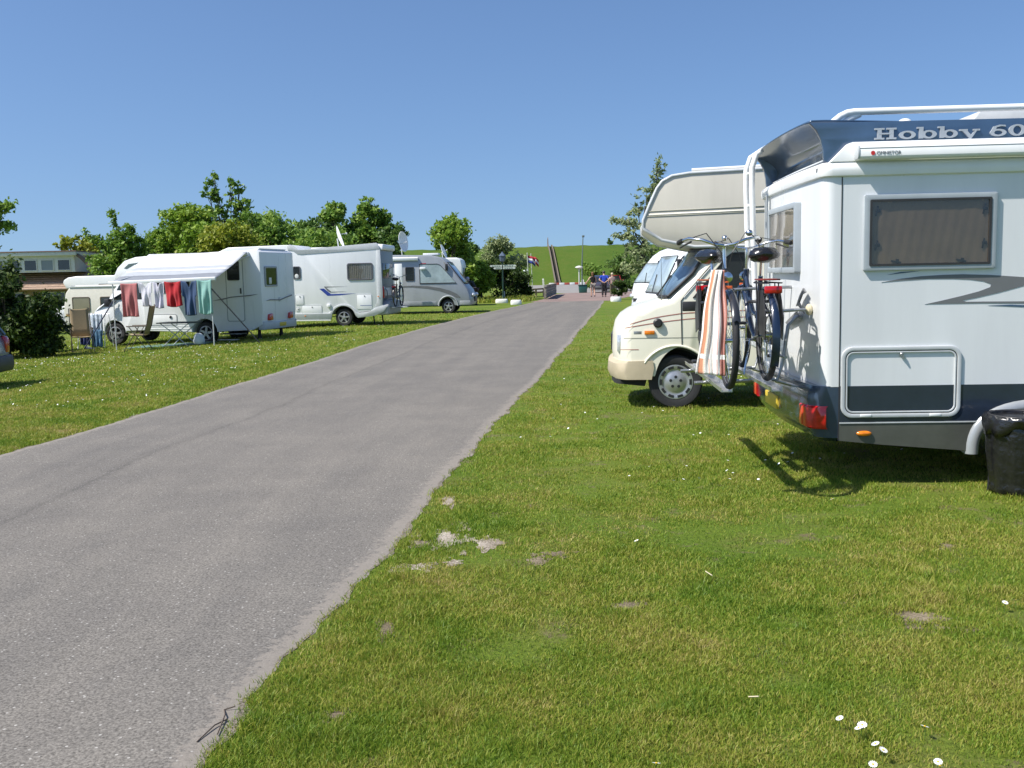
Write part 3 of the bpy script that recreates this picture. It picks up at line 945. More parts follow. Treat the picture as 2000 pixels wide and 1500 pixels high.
    for z, e in ((2.315, .0), (2.325, .022), (2.36, .030), (2.40, .024), (2.425, .0), (2.43, -.05)):
        secs.append([(x, y, z) for x, y in plan(e, .09, X1, .03, e)])
    MB().loft(secs).build('roof_gutter', white_m, T, smooth=50)
    MB().prism(plan(-.06, .1, X1, .02, -.06), 2.425, 2.47, 'z').build('roof', white_m, T, bev=.012)
    MB().box(-.102, -.095, .075, .10, 2.36, 2.39).build('gutter_plug', black_m, T, smooth=0)
    # awning box on a white ledge, with its maker's name
    awn = [(-.020, 2.43), (-.098, 2.434), (-.108, 2.45), (-.108, 2.50), (-.098, 2.525), (-.06, 2.535), (-.0, 2.535), (.02, 2.47)]
    MB().prism(awn, .155, 4.1, 'x').build('awning_box', white_m, T, smooth=40, bev=.003)
    MB().box(.158, 4.05, -.1095, -.10, 2.508, 2.511).build('awning_joint', grey_m, T, smooth=0)
    MB().prism([(-.104, 2.434), (-.112, 2.45), (-.112, 2.502), (-.10, 2.53), (-.03, 2.54), (.01, 2.47), (-.02, 2.432)], .143, .158, 'x').build('awning_end_cap', lgrey_m, T, bev=.003)
    ledge = [(-.03, 2.425), (.10, 2.555), (.135, 2.565), (4.1, 2.565), (4.1, 2.425)]
    MB().prism(ledge, -.015, .16).build('awning_ledge', white_m, T, bev=.008)
    # blue fairing side panels
    side = [(-.165, 2.718), (-.115, 2.665), (-.08, 2.60), (-.062, 2.52), (-.055, 2.44), (-.02, 2.43), (.10, 2.555), (4.1, 2.555), (4.1, 2.70), (1.3, 2.71)]
    MB().prism(side, .045, .10).build('fairing_side', fair_m, T, bev=.004)
    MB().prism(side, W - .10, W - .045).build('fairing_side', fair_m, T, bev=.004)
    # rear spoiler: concave scoop under a bowed lip
    secs = []
    N = 22
    for k in range(N + 1):
        t = k / N
        y = .07 + (W - .14) * t
        b = math.sin(math.pi * t) ** .6
        lipx, lipz = -.165 - .05 * b, 2.718 + .012 * b
        botx, botz = -.055 - .04 * b, 2.425
        cc = []
        for i in range(11):
            s = i / 10
            x = lipx * (1 - s) + botx * s + (.17 + .05 * b) * math.sin(math.pi * s) ** .8 * (1 - .2 * s)
            z = lipz * (1 - s) + botz * s
            cc.append((x, y, z))
        cc += [(.5, y, 2.425), (.5, y, 2.705), (lipx + .12, y, lipz + .012), (lipx + .02, y, lipz + .012)]
        secs.append(cc)
    MB().loft(secs).build('rear_spoiler', pm('blue_grey_gloss', (.16, .19, .235), .12, metal=.55, var=.06), T, smooth=45)
    top = [[(x + .002, y, z + .006) for (x, y, z) in (s_[11 + 1], s_[13], s_[14], s_[0])] for s_ in secs]
    MB().sheet(top).build('spoiler_lip', fair_m, T, thick=.012, open_=True)
    # lettering on the fairing
    letter_strip(T, .30, 2.583, .032)
    em = MB().add([(.25 + .016 * math.cos(a), -.1125, 2.472 + .016 * math.sin(a)) for a in [k * math.pi / 4 for k in range(8)]], [tuple(range(8))])
    em.build('emblem', pm('emblem_red', (.6, .03, .03), .5), T, smooth=0, open_=True)
    txt = bpy.data.curves.new('awning_lettering', 'FONT'); txt.body = 'OMNISTOR'; txt.size = .034; txt.extrude = .0008
    to = text_mesh('awning_lettering', txt, decal_m, T)
    to.location = (.275, -.1105, 2.461); to.rotation_euler = (math.pi / 2, 0, 0)
    # roof rails, skylight, box
    for yy in (.22, W - .22):
        rl = MB().tube([(.0, yy, 2.70), (.05, yy, 2.745), (.10, yy, 2.785), (.15, yy, 2.808), (.20, yy, 2.815), (.4, yy, 2.815), (4.0, yy, 2.812)], .026, 10).build('roof_rail', white_m, T, smooth=60)
        MB().tube([(.07, yy + .01, 2.70), (.17, yy + .01, 2.765), (.25, yy + .01, 2.80)], .024, 8).build('rail_strut', white_m, rl, smooth=60)
    MB().lathe([(.001, 2.785), (.12, 2.785), (.16, 2.765), (.17, 2.74), (.15, 2.735), (.001, 2.735)], (1.12, .75, 0), 'z', 20).build('roof_dome', pm('brown_acrylic', (.22, .15, .11), .25), T)
    MB().box(.35, .75, .6, 1.1, 2.44, 2.745).build('roof_hatch', white_m, T, bev=.015)
    MB().prism([(1.12, 2.70), (1.22, 2.83), (2.2, 2.83), (2.3, 2.70)], .45, 1.5).build('roof_box', lgrey_m, T, bev=.012)
    MB().ball((.62, .35, 2.745), (.05, .05, .03), 10, 6).build('roof_cap', white_m, T)
    # side window: frame, dark curtain, tinted pane, catches
    fr = MB().ring(rrect(.222, 1.625, 1.175, 2.18, .012, 3), rrect(.272, 1.668, 1.125, 2.135, .01, 3), .01, -.026).build('side_window', pm('window_frame_grey', (.36, .40, .43), .35, var=.06), T, bev=.008, seg=2)
    MB().ring(rrect(.262, 1.658, 1.135, 2.145, .01, 3), rrect(.278, 1.674, 1.119, 2.129, .008, 3), -.02, -.031).build('seal', rubber_m, fr, smooth=0)
    MB().ring(rrect(.272, 1.668, 1.125, 2.135, .01, 3), rrect(.30, 1.70, 1.088, 2.118, .008, 3), .002, -.006).build('inner_frame', pm('tan_wood_trim', (.42, .30, .19), .5), fr, smooth=0)
    rows = []
    for j in range(14):
        z = 1.672 + (2.13 - 1.672) * j / 13
        s = (z - 1.672) / .458
        rows.append([(.276 + .846 * i / 80, -.008 - .0026 * math.sin(i * .42 + s * 4.5 + 1.3 * math.sin(i * .13)) * max(0, math.sin(i * .11 + .4)) * (.3 + .7 * s) - .0008 * math.sin(i * .9 - s * 7), z) for i in range(81)])
    MB().sheet(rows).build('curtain', curtain_m, fr, smooth=60, open_=True)
    MB().prism(rrect(.272, 1.668, 1.125, 2.135, .01, 3), -.019, -.0215).build('pane', smoke_m, fr, smooth=0)
    for (x, z, a) in ((.46, 1.688, 0), (.93, 1.688, 0), (1.085, 1.81, 90), (1.085, 2.06, 90), (.315, 1.81, 90), (.315, 2.06, 90)):
        c = MB().obox((x, -.0145, z), (.075, .006, .012), (0, rad(a + 12), 0)).obox((x + .008, -.0145, z + .002), (.022, .007, .034), (0, rad(a), 0))
        c.build('catch', black_m, fr, bev=.002)
    # service hatch
    h0, h1 = rrect(.075, .525, .955, 1.06, .085, 8), rrect(.105, .555, .925, 1.03, .06, 8)
    hf = MB().ring(h0, h1, .01, -.016).build('service_hatch', lgrey_m, T, bev=.005)
    MB().ring(rrect(.103, .553, .927, 1.032, .062, 8), rrect(.111, .561, .919, 1.024, .055, 8), .008, -.0105).build('seal', rubber_m, hf, smooth=0)
    MB().ring(rrect(.111, .561, .919, 1.024, .055, 8), rrect(.123, .573, .907, 1.012, .045, 8), .008, -.0135).build('door_rim', lgrey_m, hf, bev=.003)
    for x in (.26, .77):
        MB().box(x - .04, x + .04, -.022, -.008, .532, .552).build('hinge', white_m, hf, bev=.003)
    MB().lathe([(.014, -.004), (.014, -.02), (.009, -.026), (.001, -.026)], (.515, 0, 1.0), 'y', 12).obox((.525, -.018, .985), (.012, .016, .035), (0, rad(-20), 0)).build('lock', steel_m, hf)
    # marker lamp
    MB().ball((.25, -.012, .405), (.058, .018, .021), 16, 8).build('marker_lamp', amber_m, T)
    # swoosh decals
    sw = [(.36, 1.538), (.50, 1.562), (.65, 1.578), (.80, 1.584), (.95, 1.586), (1.15, 1.577), (1.39, 1.556), (1.75, 1.50), (1.75, 1.44), (1.55, 1.47), (1.39, 1.492), (1.21, 1.445), (1.05, 1.41), (.95, 1.392), (.98, 1.383), (1.10, 1.382), (1.4, 1.378), (1.75, 1.36), (1.75, 1.345), (1.4, 1.362), (1.1, 1.369), (.85, 1.37), (.68, 1.37), (.80, 1.394), (.95, 1.428), (1.07, 1.458), (1.15, 1.488), (1.155, 1.508), (1.10, 1.530), (1.0, 1.545), (.88, 1.553), (.70, 1.556), (.52, 1.548)]
    plate('swoosh', decal_m, T, sw, 0, .0025, smooth=0)
    plate('blue_stroke', fair_m, T, [(.40, 1.592), (.50, 1.612), (.64, 1.616), (.56, 1.607), (.47, 1.598)], 0, .0025, smooth=0)
    plate('blue_stroke', fair_m, T, [(1.14, 1.352), (1.3, 1.355), (1.7, 1.335), (1.7, 1.318), (1.36, 1.338)], 0, .0025, smooth=0)
    # rear wall: window, decals, handle, ladder
    X0 = -.112
    rw = MB().ring(rrect(.62, 1.62, 1.72, 2.185, .015, 3), rrect(.67, 1.665, 1.67, 2.14, .01, 3), X0 + .04, X0 - .03, 'x').build('rear_window', MATS['window_frame_grey'], T, bev=.006)
    MB().prism(rrect(.67, 1.665, 1.67, 2.14, .01, 3), X0 - .019, X0 - .0215, 'x').build('pane', smoke_m, rw, smooth=0)
    rows = [[(X0 - .012 - .003 * math.sin(i * .8), .675 + .99 * i / 60, z) for i in range(61)] for z in (1.67, 1.9, 2.135)]
    MB().sheet(rows).build('curtain', pm('taupe_curtain', (.33, .29, .25), .9), rw, smooth=60, open_=True)
    ld = MB()
    for yy in (1.80, 2.10):
        ld.tube([(.25, yy, 2.76), (.05, yy, 2.79), (-.12, yy, 2.77), (-.23, yy, 2.70), (-.27, yy, 2.58), (-.27, yy, 2.4), (-.24, yy, 1.5), (-.22, yy, .95), (-.12, yy, .9)], .027, 10)
    lo = ld.build('ladder', white_m, T, smooth=60)
    for z in (1.05, 1.35, 1.65, 1.95, 2.25, 2.55):
        MB().tube([(-.25, 1.8, z), (-.25, 2.1, z)], .016, 8).build('rung', white_m, lo, smooth=60)
    plate('rear_decal', decal_m, T, [(.35, 1.30), (.55, 1.36), (.62, 1.35), (.50, 1.44), (.38, 1.50), (.30, 1.47), (.42, 1.45), (.52, 1.385)], X0 - .01, .004, ax='x', smooth=0)
    plate('rear_decal', decal_m, T, [(.45, 1.28), (.9, 1.18), (1.0, 1.2), (.6, 1.31)], X0 - .012, .004, ax='x', smooth=0)
    for z in (2.1, 1.55):
        plate('rear_panel_joint', lgrey_m, T, [(1.9, z - .3), (1.93, z - .3), (1.93, z + .25), (1.9, z + .25)], X0, .006, ax='x', smooth=0)
    # bike rack
    rk = MB()
    for yy in (.55, 1.55):
        rk.tube([(-.09, yy, 1.26), (-.14, yy, 1.27), (-.2, yy, 1.2), (-.24, yy, .9), (-.28, yy, .765), (-.95, yy, .745)], .016, 8)
        rk.tube([(-.1, yy, .70), (-.3, yy, .755)], .014, 8)
    rk.tube([(-.24, .45, .95), (-.24, 1.65, .95)], .014, 8)
    rack = rk.build('bike_rack', steel_m, T, smooth=60)
    for xx in (-.46, -.82):
        MB().prism([(xx - .04, .768), (xx - .046, .80), (xx - .04, .80), (xx - .033, .774), (xx + .033, .774), (xx + .04, .80), (xx + .046, .80), (xx + .04, .768)], -.30, 1.95).build('wheel_tray', pm('anodised_alu', (.62, .63, .64), .3, metal=.8), rack, smooth=0)
    MB().tube([(-.09, .28, 1.335), (-.18, .28, 1.335), (-.48, .25, 1.32)], .013, 8).build('clamp_arm', steel_m, rack, smooth=60)
    MB().tube([(-.09, .9, 1.5), (-.3, .9, 1.5), (-.8, .9, 1.48)], .013, 8).build('clamp_arm', steel_m, rack, smooth=60)
    MB().ball((-.10, .28, 1.335), (.03, .045, .045), 10, 6).build('arm_mount', pm('yellowed_plastic', (.62, .55, .38), .5), rack)
    return T

def letter_strip(T, x, z, y):
    """wide slab-serif lettering along the fairing"""
    m = pm('letter_silver', (.42, .45, .49), .4, metal=.2, var=.05)
    h = .082
    cnt = [0]
    def put(mb, poly):
        cnt[0] += 1
        mb.prism(poly, y + .02, y - .0006 - .00022 * (cnt[0] % 9))
    def R_(a, b_, c, d):
        return [(a, b_), (c, b_), (c, d), (a, d)]
    def bowl(mb, cx, cz, rx, rz, tx, tz):
        cnt[0] += 1
        o = [(cx + rx * math.cos(a), cz + rz * math.sin(a)) for a in [2 * math.pi * k / 28 for k in range(28)]]
        i = [(cx + (rx - tx) * math.cos(a), cz + (rz - tz) * math.sin(a)) for a in [2 * math.pi * k / 28 for k in range(28)]]
        mb.ring(o, i, y + .02, y - .0006 - .00022 * (cnt[0] % 9))
    xh = h * .68
    def H(mb, x):
        for a in (x + .022, x + .108):
            put(mb, R_(a, z, a + .030, z + h)); put(mb, R_(a - .02, z, a + .05, z + .012)); put(mb, R_(a - .02, z + h - .012, a + .05, z + h))
        put(mb, R_(x + .03, z + h * .44, x + .12, z + h * .57))
        return .175
    def o_(mb, x):
        bowl(mb, x + .062, z + xh / 2, .060, xh / 2 + .002, .030, .011); return .135
    def b_(mb, x):
        put(mb, R_(x + .012, z, x + .042, z + h)); put(mb, R_(x - .004, z + h - .011, x + .03, z + h))
        bowl(mb, x + .082, z + xh / 2, .056, xh / 2 + .002, .030, .011); return .150
    def y_(mb, x):
        put(mb, [(x + .012, z + xh), (x + .046, z + xh), (x + .085, z + .012), (x + .068, z - .004)])
        put(mb, [(x + .118, z + xh), (x + .132, z + xh), (x + .078, z - .022), (x + .055, z - .022)])
        for a, c in ((x, x + .058), (x + .098, x + .146)):
            put(mb, R_(a, z + xh - .010, c, z + xh + .001))
        put(mb, [(x + .028, z - .024), (x + .08, z - .024), (x + .072, z - .012), (x + .03, z - .011)]); return .155
    def six(mb, x):
        bowl(mb, x + .062, z + h * .32, .058, h * .32, .028, .011)
        put(mb, [(x + .006, z + h * .34), (x + .034, z + h * .34), (x + .05, z + h * .78), (x + .085, z + h * .88), (x + .115, z + h * .83), (x + .11, z + h * .97), (x + .07, z + h), (x + .028, z + h * .86)]); return .135
    def zero(mb, x):
        bowl(mb, x + .062, z + h / 2, .060, h / 2, .030, .011); return .135
    for fn, adv in ((H, 0), (o_, 0), (b_, 0), (b_, 0), (y_, .06), (six, 0), (zero, 0), (zero, 0)):
        mb = MB()
        d = fn(mb, x)
        mb.build('letter', m, T, smooth=0, weld=False)
        x += d + adv
build_hobby()

# ================================================================ cream alcove motorhome behind it
def build_alcove():
    T = thing('motorhome', 'old cream alcove motorhome with beige overcab and red pinstripes, front wheel visible', 'motorhome', (1.97, 11.9, 0), rad(-7))
    W = 1.96
    cab = [(-.76, .56), (-.775, .70), (-.765, .92), (-.735, 1.05), (-.68, 1.125), (-.58, 1.19), (-.40, 1.265), (-.17, 1.325), (.05, 1.60), (.27, 1.90), (.40, 1.965), (1.1, 1.965), (1.1, .42), (.46, .42)] + arc(0, .33, .425, .425, 12, 168, 16) + [(-.43, .40), (-.70, .42)]
    wrap = lambda x, z: (.19 * max(0, min(1, (z - 1.25) / .35)) if x < .8 and z > 1.25 else 0)
    cabo = bowed(cab, W, 1, .20, .95, -.775, edge=.05, zcut=1.15, extra=wrap).build('cab', cream_m, T, smooth=50)
    MB().prism([(-.3, .38), (-.3, .9), (1.2, .9), (1.2, .38)], .30, W - .3).build('underbody', dark_m, T, smooth=0)
    # wheel-arch lining and lip
    MB().tube([(p[0], -.005, p[1]) for p in arc(0, .33, .435, .435, 8, 148, 22)], .016, 8).map(lambda x, y, z: (x, y * 1 + .0, z)).build('arch_lip', cream_m, T, smooth=60)
    MB().tube([(p[0], .03, p[1]) for p in arc(0, .33, .415, .415, 5, 172, 22)], .022, 8).build('arch_lining', dark_m, T, smooth=60)
    wheel(T, 0, .13, .325, .2, 'cap', detail=True); wheel(T, 0, W - .13, .325, .2, 'cap', 1); wheel(T, 3.0, .15, .325, .2, 'cap'); wheel(T, 3.0, W - .1, .325, .2, 'cap', 1)
    bump = [(-.80, .36), (-.835, .44), (-.825, .55), (-.78, .585), (-.42, .59), (-.405, .50), (-.44, .36)]
    bowed(bump, W + .03, 1, .20, .95, -.80, -.015, .03, 9).build('bumper', pm('beige_bumper', (.46, .39, .27), .5), T, smooth=40)
    bowed([(-.78, .30), (-.78, .365), (-.42, .365), (-.45, .27)], W - .2, 1, .1, .9, -.78, .1, .02, 9).build('bumper_apron', dark_m, T)
    # front face: grille and lamps
    MB().box(-.785, -.75, .62, W - .62, .68, .88).build('grille', black_m, T, bev=.006)
    for y in (.13, W - .45):
        MB().box(-.70, -.60, y, y + .32, .69, .90).build('headlamp', clearlamp_m, T, bev=.012)
    # windscreen with black surround, following the bowed front
    rows = []
    for jj in range(5):
        v = .02 + .95 * jj / 4
        row = []
        for k in range(19):
            t = -.955 + 1.91 * k / 18
            x, z = -.17 + .44 * v, 1.325 + .575 * v
            row.append((x + abs(t) ** 4 * (.20 * max(0, 1 - (x + .775) / .95) + wrap(x, z)) - .026, W / 2 * (1 + t), z + .018))
        rows.append(row)
    w_ = MB().sheet(rows).build('windscreen', blueglass_m, T, smooth=60, thick=.012, open_=True)
    for pts in (rows[0], rows[-1], [r_[0] for r_ in rows], [r_[-1] for r_ in rows]):
        MB().tube(pts, .017, 8).build('screen_seal', rubber_m, w_, smooth=60)
    MB().tube([(-.21, .3, 1.37), (-.12, .55, 1.48), (-.02, .8, 1.60)], .010, 6).build('wiper', black_m, w_)
    # side glass
    sg = window(T, [(.20, 1.335), (.88, 1.335), (.88, 1.86), (.66, 1.86), (.58, 1.80)], .0, rubber_m, darkglass_m, .03, .012, 'door_window')
    MB().tube([(.50, -.014, 1.36), (.60, -.014, 1.80)], .010, 6).build('quarter_bar', rubber_m, sg)
    MB().tube([(.10, -.004, 1.34), (.42, -.004, 1.70), (.60, -.004, 1.90)], .007, 6).build('pillar_gutter', lgrey_m, T)
    # door seams, stripes, lamps, cap, badge, mirror, antenna
    MB().tube([(.075, -.002, .78), (.07, -.003, 1.0), (.065, -.002, 1.30), (.14, -.002, 1.40), (.54, -.002, 1.86)], .006, 5).build('door_seam', rubber_m, T)
    MB().tube([(.96, -.002, .6), (.96, -.002, 1.3)], .006, 5).build('door_seam', rubber_m, T)
    red_m = pm('red_pinstripe', (.42, .14, .11), .5)
    st = [((-.54, 1.03), (-.45, 1.06), (-.2, 1.115), (.1, 1.155), (.95, 1.18)), ((-.60, .985), (-.4, 1.02), (-.1, 1.06), (.2, 1.09), (.95, 1.10))]
    for s_ in st:
        xs_ = np.linspace(s_[0][0], s_[-1][0], 24); zs_ = np.interp(xs_, [q[0] for q in s_], [q[1] for q in s_])
        zs_[1:-1] = (zs_[:-2] + zs_[1:-1] + zs_[2:]) / 3
        (MB().sheet([[(x, -.0025, z + d) for x, z in zip(xs_, zs_)] for d in (-.005, .005)]).build('pinstripe', red_m, T, open_=True))
    (MB().sheet([[(x, -.0025, .862 + d) for x in np.linspace(-.62, .95, 24)] for d in (-.004, .004)]).build('pinstripe', pm('grey_pinstripe', (.3, .3, .24), .5), T, open_=True))
    (MB().sheet([[(x, -.0025, .725 + d) for x in np.linspace(-.66, -.44, 8)] for d in (-.004, .004)]).build('pinstripe', red_m, T, open_=True))
    MB().lathe([(.058, .02), (.055, -.03), (.038, -.045), (.001, -.045)], (-.21, 0, 1.04), 'y', 20).build('fuel_cap', black_m, T)
    MB().box(-.37, -.25, -.022, .02, .905, .952).build('side_indicator', amber_m, T, bev=.006)
    MB().box(-.50, -.40, .0, .03, .905, .948).build('badge', pm('badge_grey', (.34, .36, .37), .4, metal=.4), T, bev=.003)
    MB().obox((.17, -.17, 1.24), (.20, .06, .115)).build('mirror', black_m, T, bev=.015)
    MB().tube([(.24, -.15, 1.27), (.3, .0, 1.34)], .014, 6).build('mirror_arm', black_m, T)
    MB().tube([(-.16, .12, 1.30), (-.165, .10, 1.85)], [.006, .002], 5).build('antenna', steel_m, T)
    # overcab and living box
    al = [(-.385, 2.17), (-.38, 2.26), (-.30, 2.44), (-.215, 2.63), (-.15, 2.71), (-.04, 2.765), (.16, 2.79), (4.6, 2.92), (4.6, .5), (1.12, .5), (1.12, 1.93), (.22, 1.93), (-.16, 2.015)]
    MB().prism(al, -.06, W + .06).build('living_body', beige_m, T, bev=.02, seg=2)
    rim = [(1.0, 1.935), (.22, 1.935), (-.16, 2.02), (-.38, 2.165), (-.376, 2.255), (-.30, 2.435), (-.212, 2.625), (-.15, 2.705), (-.04, 2.762), (.16, 2.788), (4.6, 2.918)]
    for y in (-.055, W + .055):
        MB().tube([(x, y, z) for x, z in rim], .020, 8).build('edge_trim', lgrey_m, T, smooth=60)
    for z in (2.30, 2.36):
        MB().sheet([[(x, -.064, z + .02 * (x + .3) + d) for x in (-.33, 1.0, 3.0)] for d in (-.004, .004)]).build('pinstripe', red_m if z < 2.3 else MATS['grey_pinstripe'], T, thick=.004, open_=True)
    MB().sheet([[(x, -.064, 2.32 + .02 * (x + .3) + d) for x in (-.31, 1.0, 3.0)] for d in (-.010, .010)]).build('stripe', pm('pale_stripe', (.66, .63, .56), .5), T, thick=.003, open_=True)
    MB().tube([(.2, .15, 2.845), (2.5, .15, 2.90)], .018, 8).build('roof_rail', white_m, T, smooth=60)
    window(T, rrect(1.7, 1.4, 2.6, 1.95, .05), -.06, grey_m, darkglass_m)
    return T
build_alcove()
# ================================================================ bicycles on the rack
chrome_m = pm('chrome', (.68, .69, .70), .18, metal=1.0, var=.08, scale=15)
grip_m = pm('black_grip', (.018, .018, .018), .7, bump=.3, bscale=140)
cover_m = pm('black_plastic_bag', (.012, .012, .013), .24, var=.2, scale=10, bump=.55, bscale=17, spec=.7)
alu_rim_m = pm('alu_rim', (.45, .46, .47), .35, metal=.8, var=.15)
def bicycle(label, loc, rz, frame_c, rear_bits, steer=0.0):
    fm = pm('bicycle_paint_%d' % len(MATS), frame_c, .25, var=.08, coat=.5)
    T = thing('bicycle', label, 'bicycle', loc, rz, 'bicycles on the camper rear rack')
    r = .35
    def whl(parent_x):
        w = MB().torus((0, 0, 0), r - .022, .0245, 'y', 44, 8).build('wheel', tyre_m, T, smooth=60)
        w.location = (parent_x, 0, r)
        MB().lathe([(r - .043, -.012), (r - .028, -.014), (r - .028, .014), (r - .043, .012), (r - .043, -.012)], (0, 0, 0), 'y', 44, cap=False).build('rim', alu_rim_m, w)
        sp = MB()
        for k in range(28):
            a = 2 * math.pi * k / 28
            b2 = a + (.35 if k % 2 else -.35)
            sp.tube([(.022 * math.cos(b2), .022 * (1 if k % 4 < 2 else -1), .022 * math.sin(b2)), ((r - .04) * math.cos(a), 0, (r - .04) * math.sin(a))], .0016, 4)
        stuff(sp.build('spokes', chrome_m, w, smooth=0))
        MB().lathe([(.018, -.05), (.018, -.035), (.028, -.033), (.028, -.027), (.016, -.025), (.016, .025), (.028, .027), (.028, .033), (.018, .035), (.018, .05)], (0, 0, 0), 'y', 14).build('hub', chrome_m, w)
        return w
    whl(0); whl(1.10)
    fr = MB()
    fr.tube([(.42, 0, .29), (.30, 0, .63), (.26, 0, .80)], .019, 10)                    # seat tube
    fr.tube([(.935, 0, .66), (.80, 0, .50), (.60, 0, .36), (.42, 0, .29)], .023, 10)     # down tube
    fr.tube([(.91, 0, .80), (.74, 0, .62), (.55, 0, .50), (.345, 0, .48)], .019, 10)     # low top tube
    fr.tube([(.945, 0, .62), (.895, 0, .86)], .025, 10)                                 # head tube
    for s in (-1, 1):
        fr.tube([(.42, s * .03, .29), (.22, s * .055, .32), (0, s * .06, r)], .010, 8)
        fr.tube([(.30, s * .02, .62), (.15, s * .05, .50), (0, s * .06, r)], .008, 8)
    fr.build('frame', fm, T, smooth=60)
    fk = MB().tube([(.945, 0, .62), (.95, 0, .60)], .022, 8)
    for s in (-1, 1):
        fk.tube([(.95, s * .0, .73), (.955, s * .05, .71), (1.0, s * .055, .56), (1.06, s * .055, .42), (1.10, s * .055, r)], [.014, .014, .013, .011, .009], 8)
    fk.build('fork', fm, T, smooth=60)
    for cx, a0, a1 in ((0, 20, 215), (1.10, 25, 165)):
        pts = arc(cx, r, r + .018, r + .018, a0, a1, 20)
        g = MB().loft([[(x, -.028, z - .012), (x, -.02, z + .002), (x, 0, z + .008), (x, .02, z + .002), (x, .028, z - .012), (x, 0, z + .004)] for x, z in pts])
        g.build('mudguard', fm, T, smooth=60)
    # handlebar
    hb = MB().tube([(.895, 0, .86), (.87, 0, 1.0), (.875, 0, 1.03)], .013, 10)
    for s in (-1, 1):
        hb.tube([(.875, 0, 1.03), (.90, s * .07, 1.04), (.89, s * .16, 1.075), (.82, s * .25, 1.09), (.70, s * .29, 1.075), (.60, s * .30, 1.065)], .0115, 10)
    h = hb.build('handlebar', chrome_m, T, smooth=60)
    for s in (-1, 1):
        MB().tube([(.72, s * .285, 1.077), (.70, s * .29, 1.075), (.60, s * .30, 1.065), (.575, s * .302, 1.063)], [.016, .019, .019, .014], 10).build('grip', grip_m, h, smooth=60)
        MB().tube([(.84, s * .235, 1.065), (.76, s * .27, 1.045), (.65, s * .295, 1.025)], [.008, .006, .005], 6).build('brake_lever', black_m, h)
        MB().tube([(.82, s * .24, 1.09), (.95, s * .14, 1.12), (1.0, s * .04, .98), (.94, 0, .80)], .004, 5).build('brake_cable', black_m, h)
    MB().ball((.83, .19, 1.12), (.028, .028, .024), 12, 8).build('bell', chrome_m, h)
    # saddle under a plastic bag
    MB().tube([(.27, 0, .78), (.235, 0, .93)], .0125, 10).build('seat_post', chrome_m, T, smooth=60)
    sd = MB()
    prof = [(.04, .015, .975, .965), (.05, .085, 1.005, .93), (.11, .118, 1.025, .91), (.18, .112, 1.022, .90), (.26, .072, 1.008, .91), (.32, .05, 1.0, .93), (.36, .035, .985, .945), (.37, .008, .972, .96)]
    secs = []
    for i, (x, hw, zt, zb) in enumerate(prof):
        q = []
        for k in range(20):
            a = 2 * math.pi * k / 20
            w_ = 1 + .05 * math.sin(5 * a + i * 1.7) + .03 * math.sin(9 * a + i * 2.9)
            q.append((x, hw * math.cos(a) * w_, (zt + zb) / 2 + (zt - zb) / 2 * math.sin(a) * w_))
        secs.append(q)
    sd.loft(secs).build('saddle', cover_m, T, smooth=70)
    # carrier, lamps, chain case, cranks
    cr = MB()
    for s in (-1, 1):
        cr.tube([(.26, s * .03, .76), (.22, s * .06, .75), (-.20, s * .07, .75), (-.23, s * .03, .75)], .006, 6)
        cr.tube([(0, s * .065, r), (-.08, s * .07, .75)], .005, 6)
        cr.tube([(0, s * .065, r), (.06, s * .07, .75)], .005, 6)
    for x in (-.12, 0, .12):
        cr.tube([(x, -.07, .752), (x, .07, .752)], .005, 6)
    cr.build('carrier', black_m, T, smooth=60)
    MB().obox((-.235, 0, .70), (.03, .13, .055)).build('rear_reflector', redlamp_m, T, bev=.01)
    MB().obox((0, 0, .775), (.34, .13, .012), (0, 0, 0)).build('carrier_strap', pm('carrier_strap_red', (.22, .03, .02), .5) if rear_bits == 'red' else pm('carrier_strap_orange', (.35, .10, .04), .6), T, bev=.004)
    MB().lathe([(.03, -.03), (.042, 0), (.04, .02), (.001, .035)], (1.0, 0, .80), 'x', 14).build('head_lamp', chrome_m, T)
    MB().obox((1.06, .0, .72), (.02, .06, .04)).build('front_reflector', pm('orange_reflector', (.75, .13, .02), .2), T, bev=.004)
    MB().prism(rrect(-.05, .27, .55, .36, .044), -.075, -.045).build('chain_case', black_m, T, bev=.006)
    ck = MB().tube([(.42, -.09, .29), (.42, .09, .29)], .012, 8).tube([(.42, -.085, .29), (.50, -.095, .15)], .009, 6).tube([(.42, .085, .29), (.34, .095, .43)], .009, 6)
    c = ck.build('crank', chrome_m, T)
    for s, (x, z) in ((-1, (.50, .15)), (1, (.34, .43))):
        MB().obox((x, s * .145, z), (.09, .085, .022)).build('pedal', black_m, c, bev=.004)
    MB().tube([(.36, .06, .30), (.30, .12, .02)], .008, 6).build('kick_stand', chrome_m, T)
    for yy in (.06, -.066):
        MB().prism([(.02, .40), (-.26, .33), (-.30, .50), (-.17, .70), (.10, .69)], yy, yy + .006).build('coat_guard', pm('coat_guard_black', (.03, .03, .034), .4), T)
    lk = MB().torus((.30, 0, .60), .085, .012, 'z', 20, 6).build('ring_lock', black_m, T, smooth=60)
    return T
# outer bicycle: front wheel towards the camera; inner one: rear wheel towards the camera
bicycle('outer city bicycle on the rack, front wheel towards us, black bag on saddle', (1.625, 8.22, .80), rad(-93.4), (.028, .028, .032), 'orange')
bicycle('inner dark blue bicycle on the rack next to the camper wall, rear wheel towards us', (1.96, 7.62, .80), rad(86.6), (.012, .024, .055), 'red')

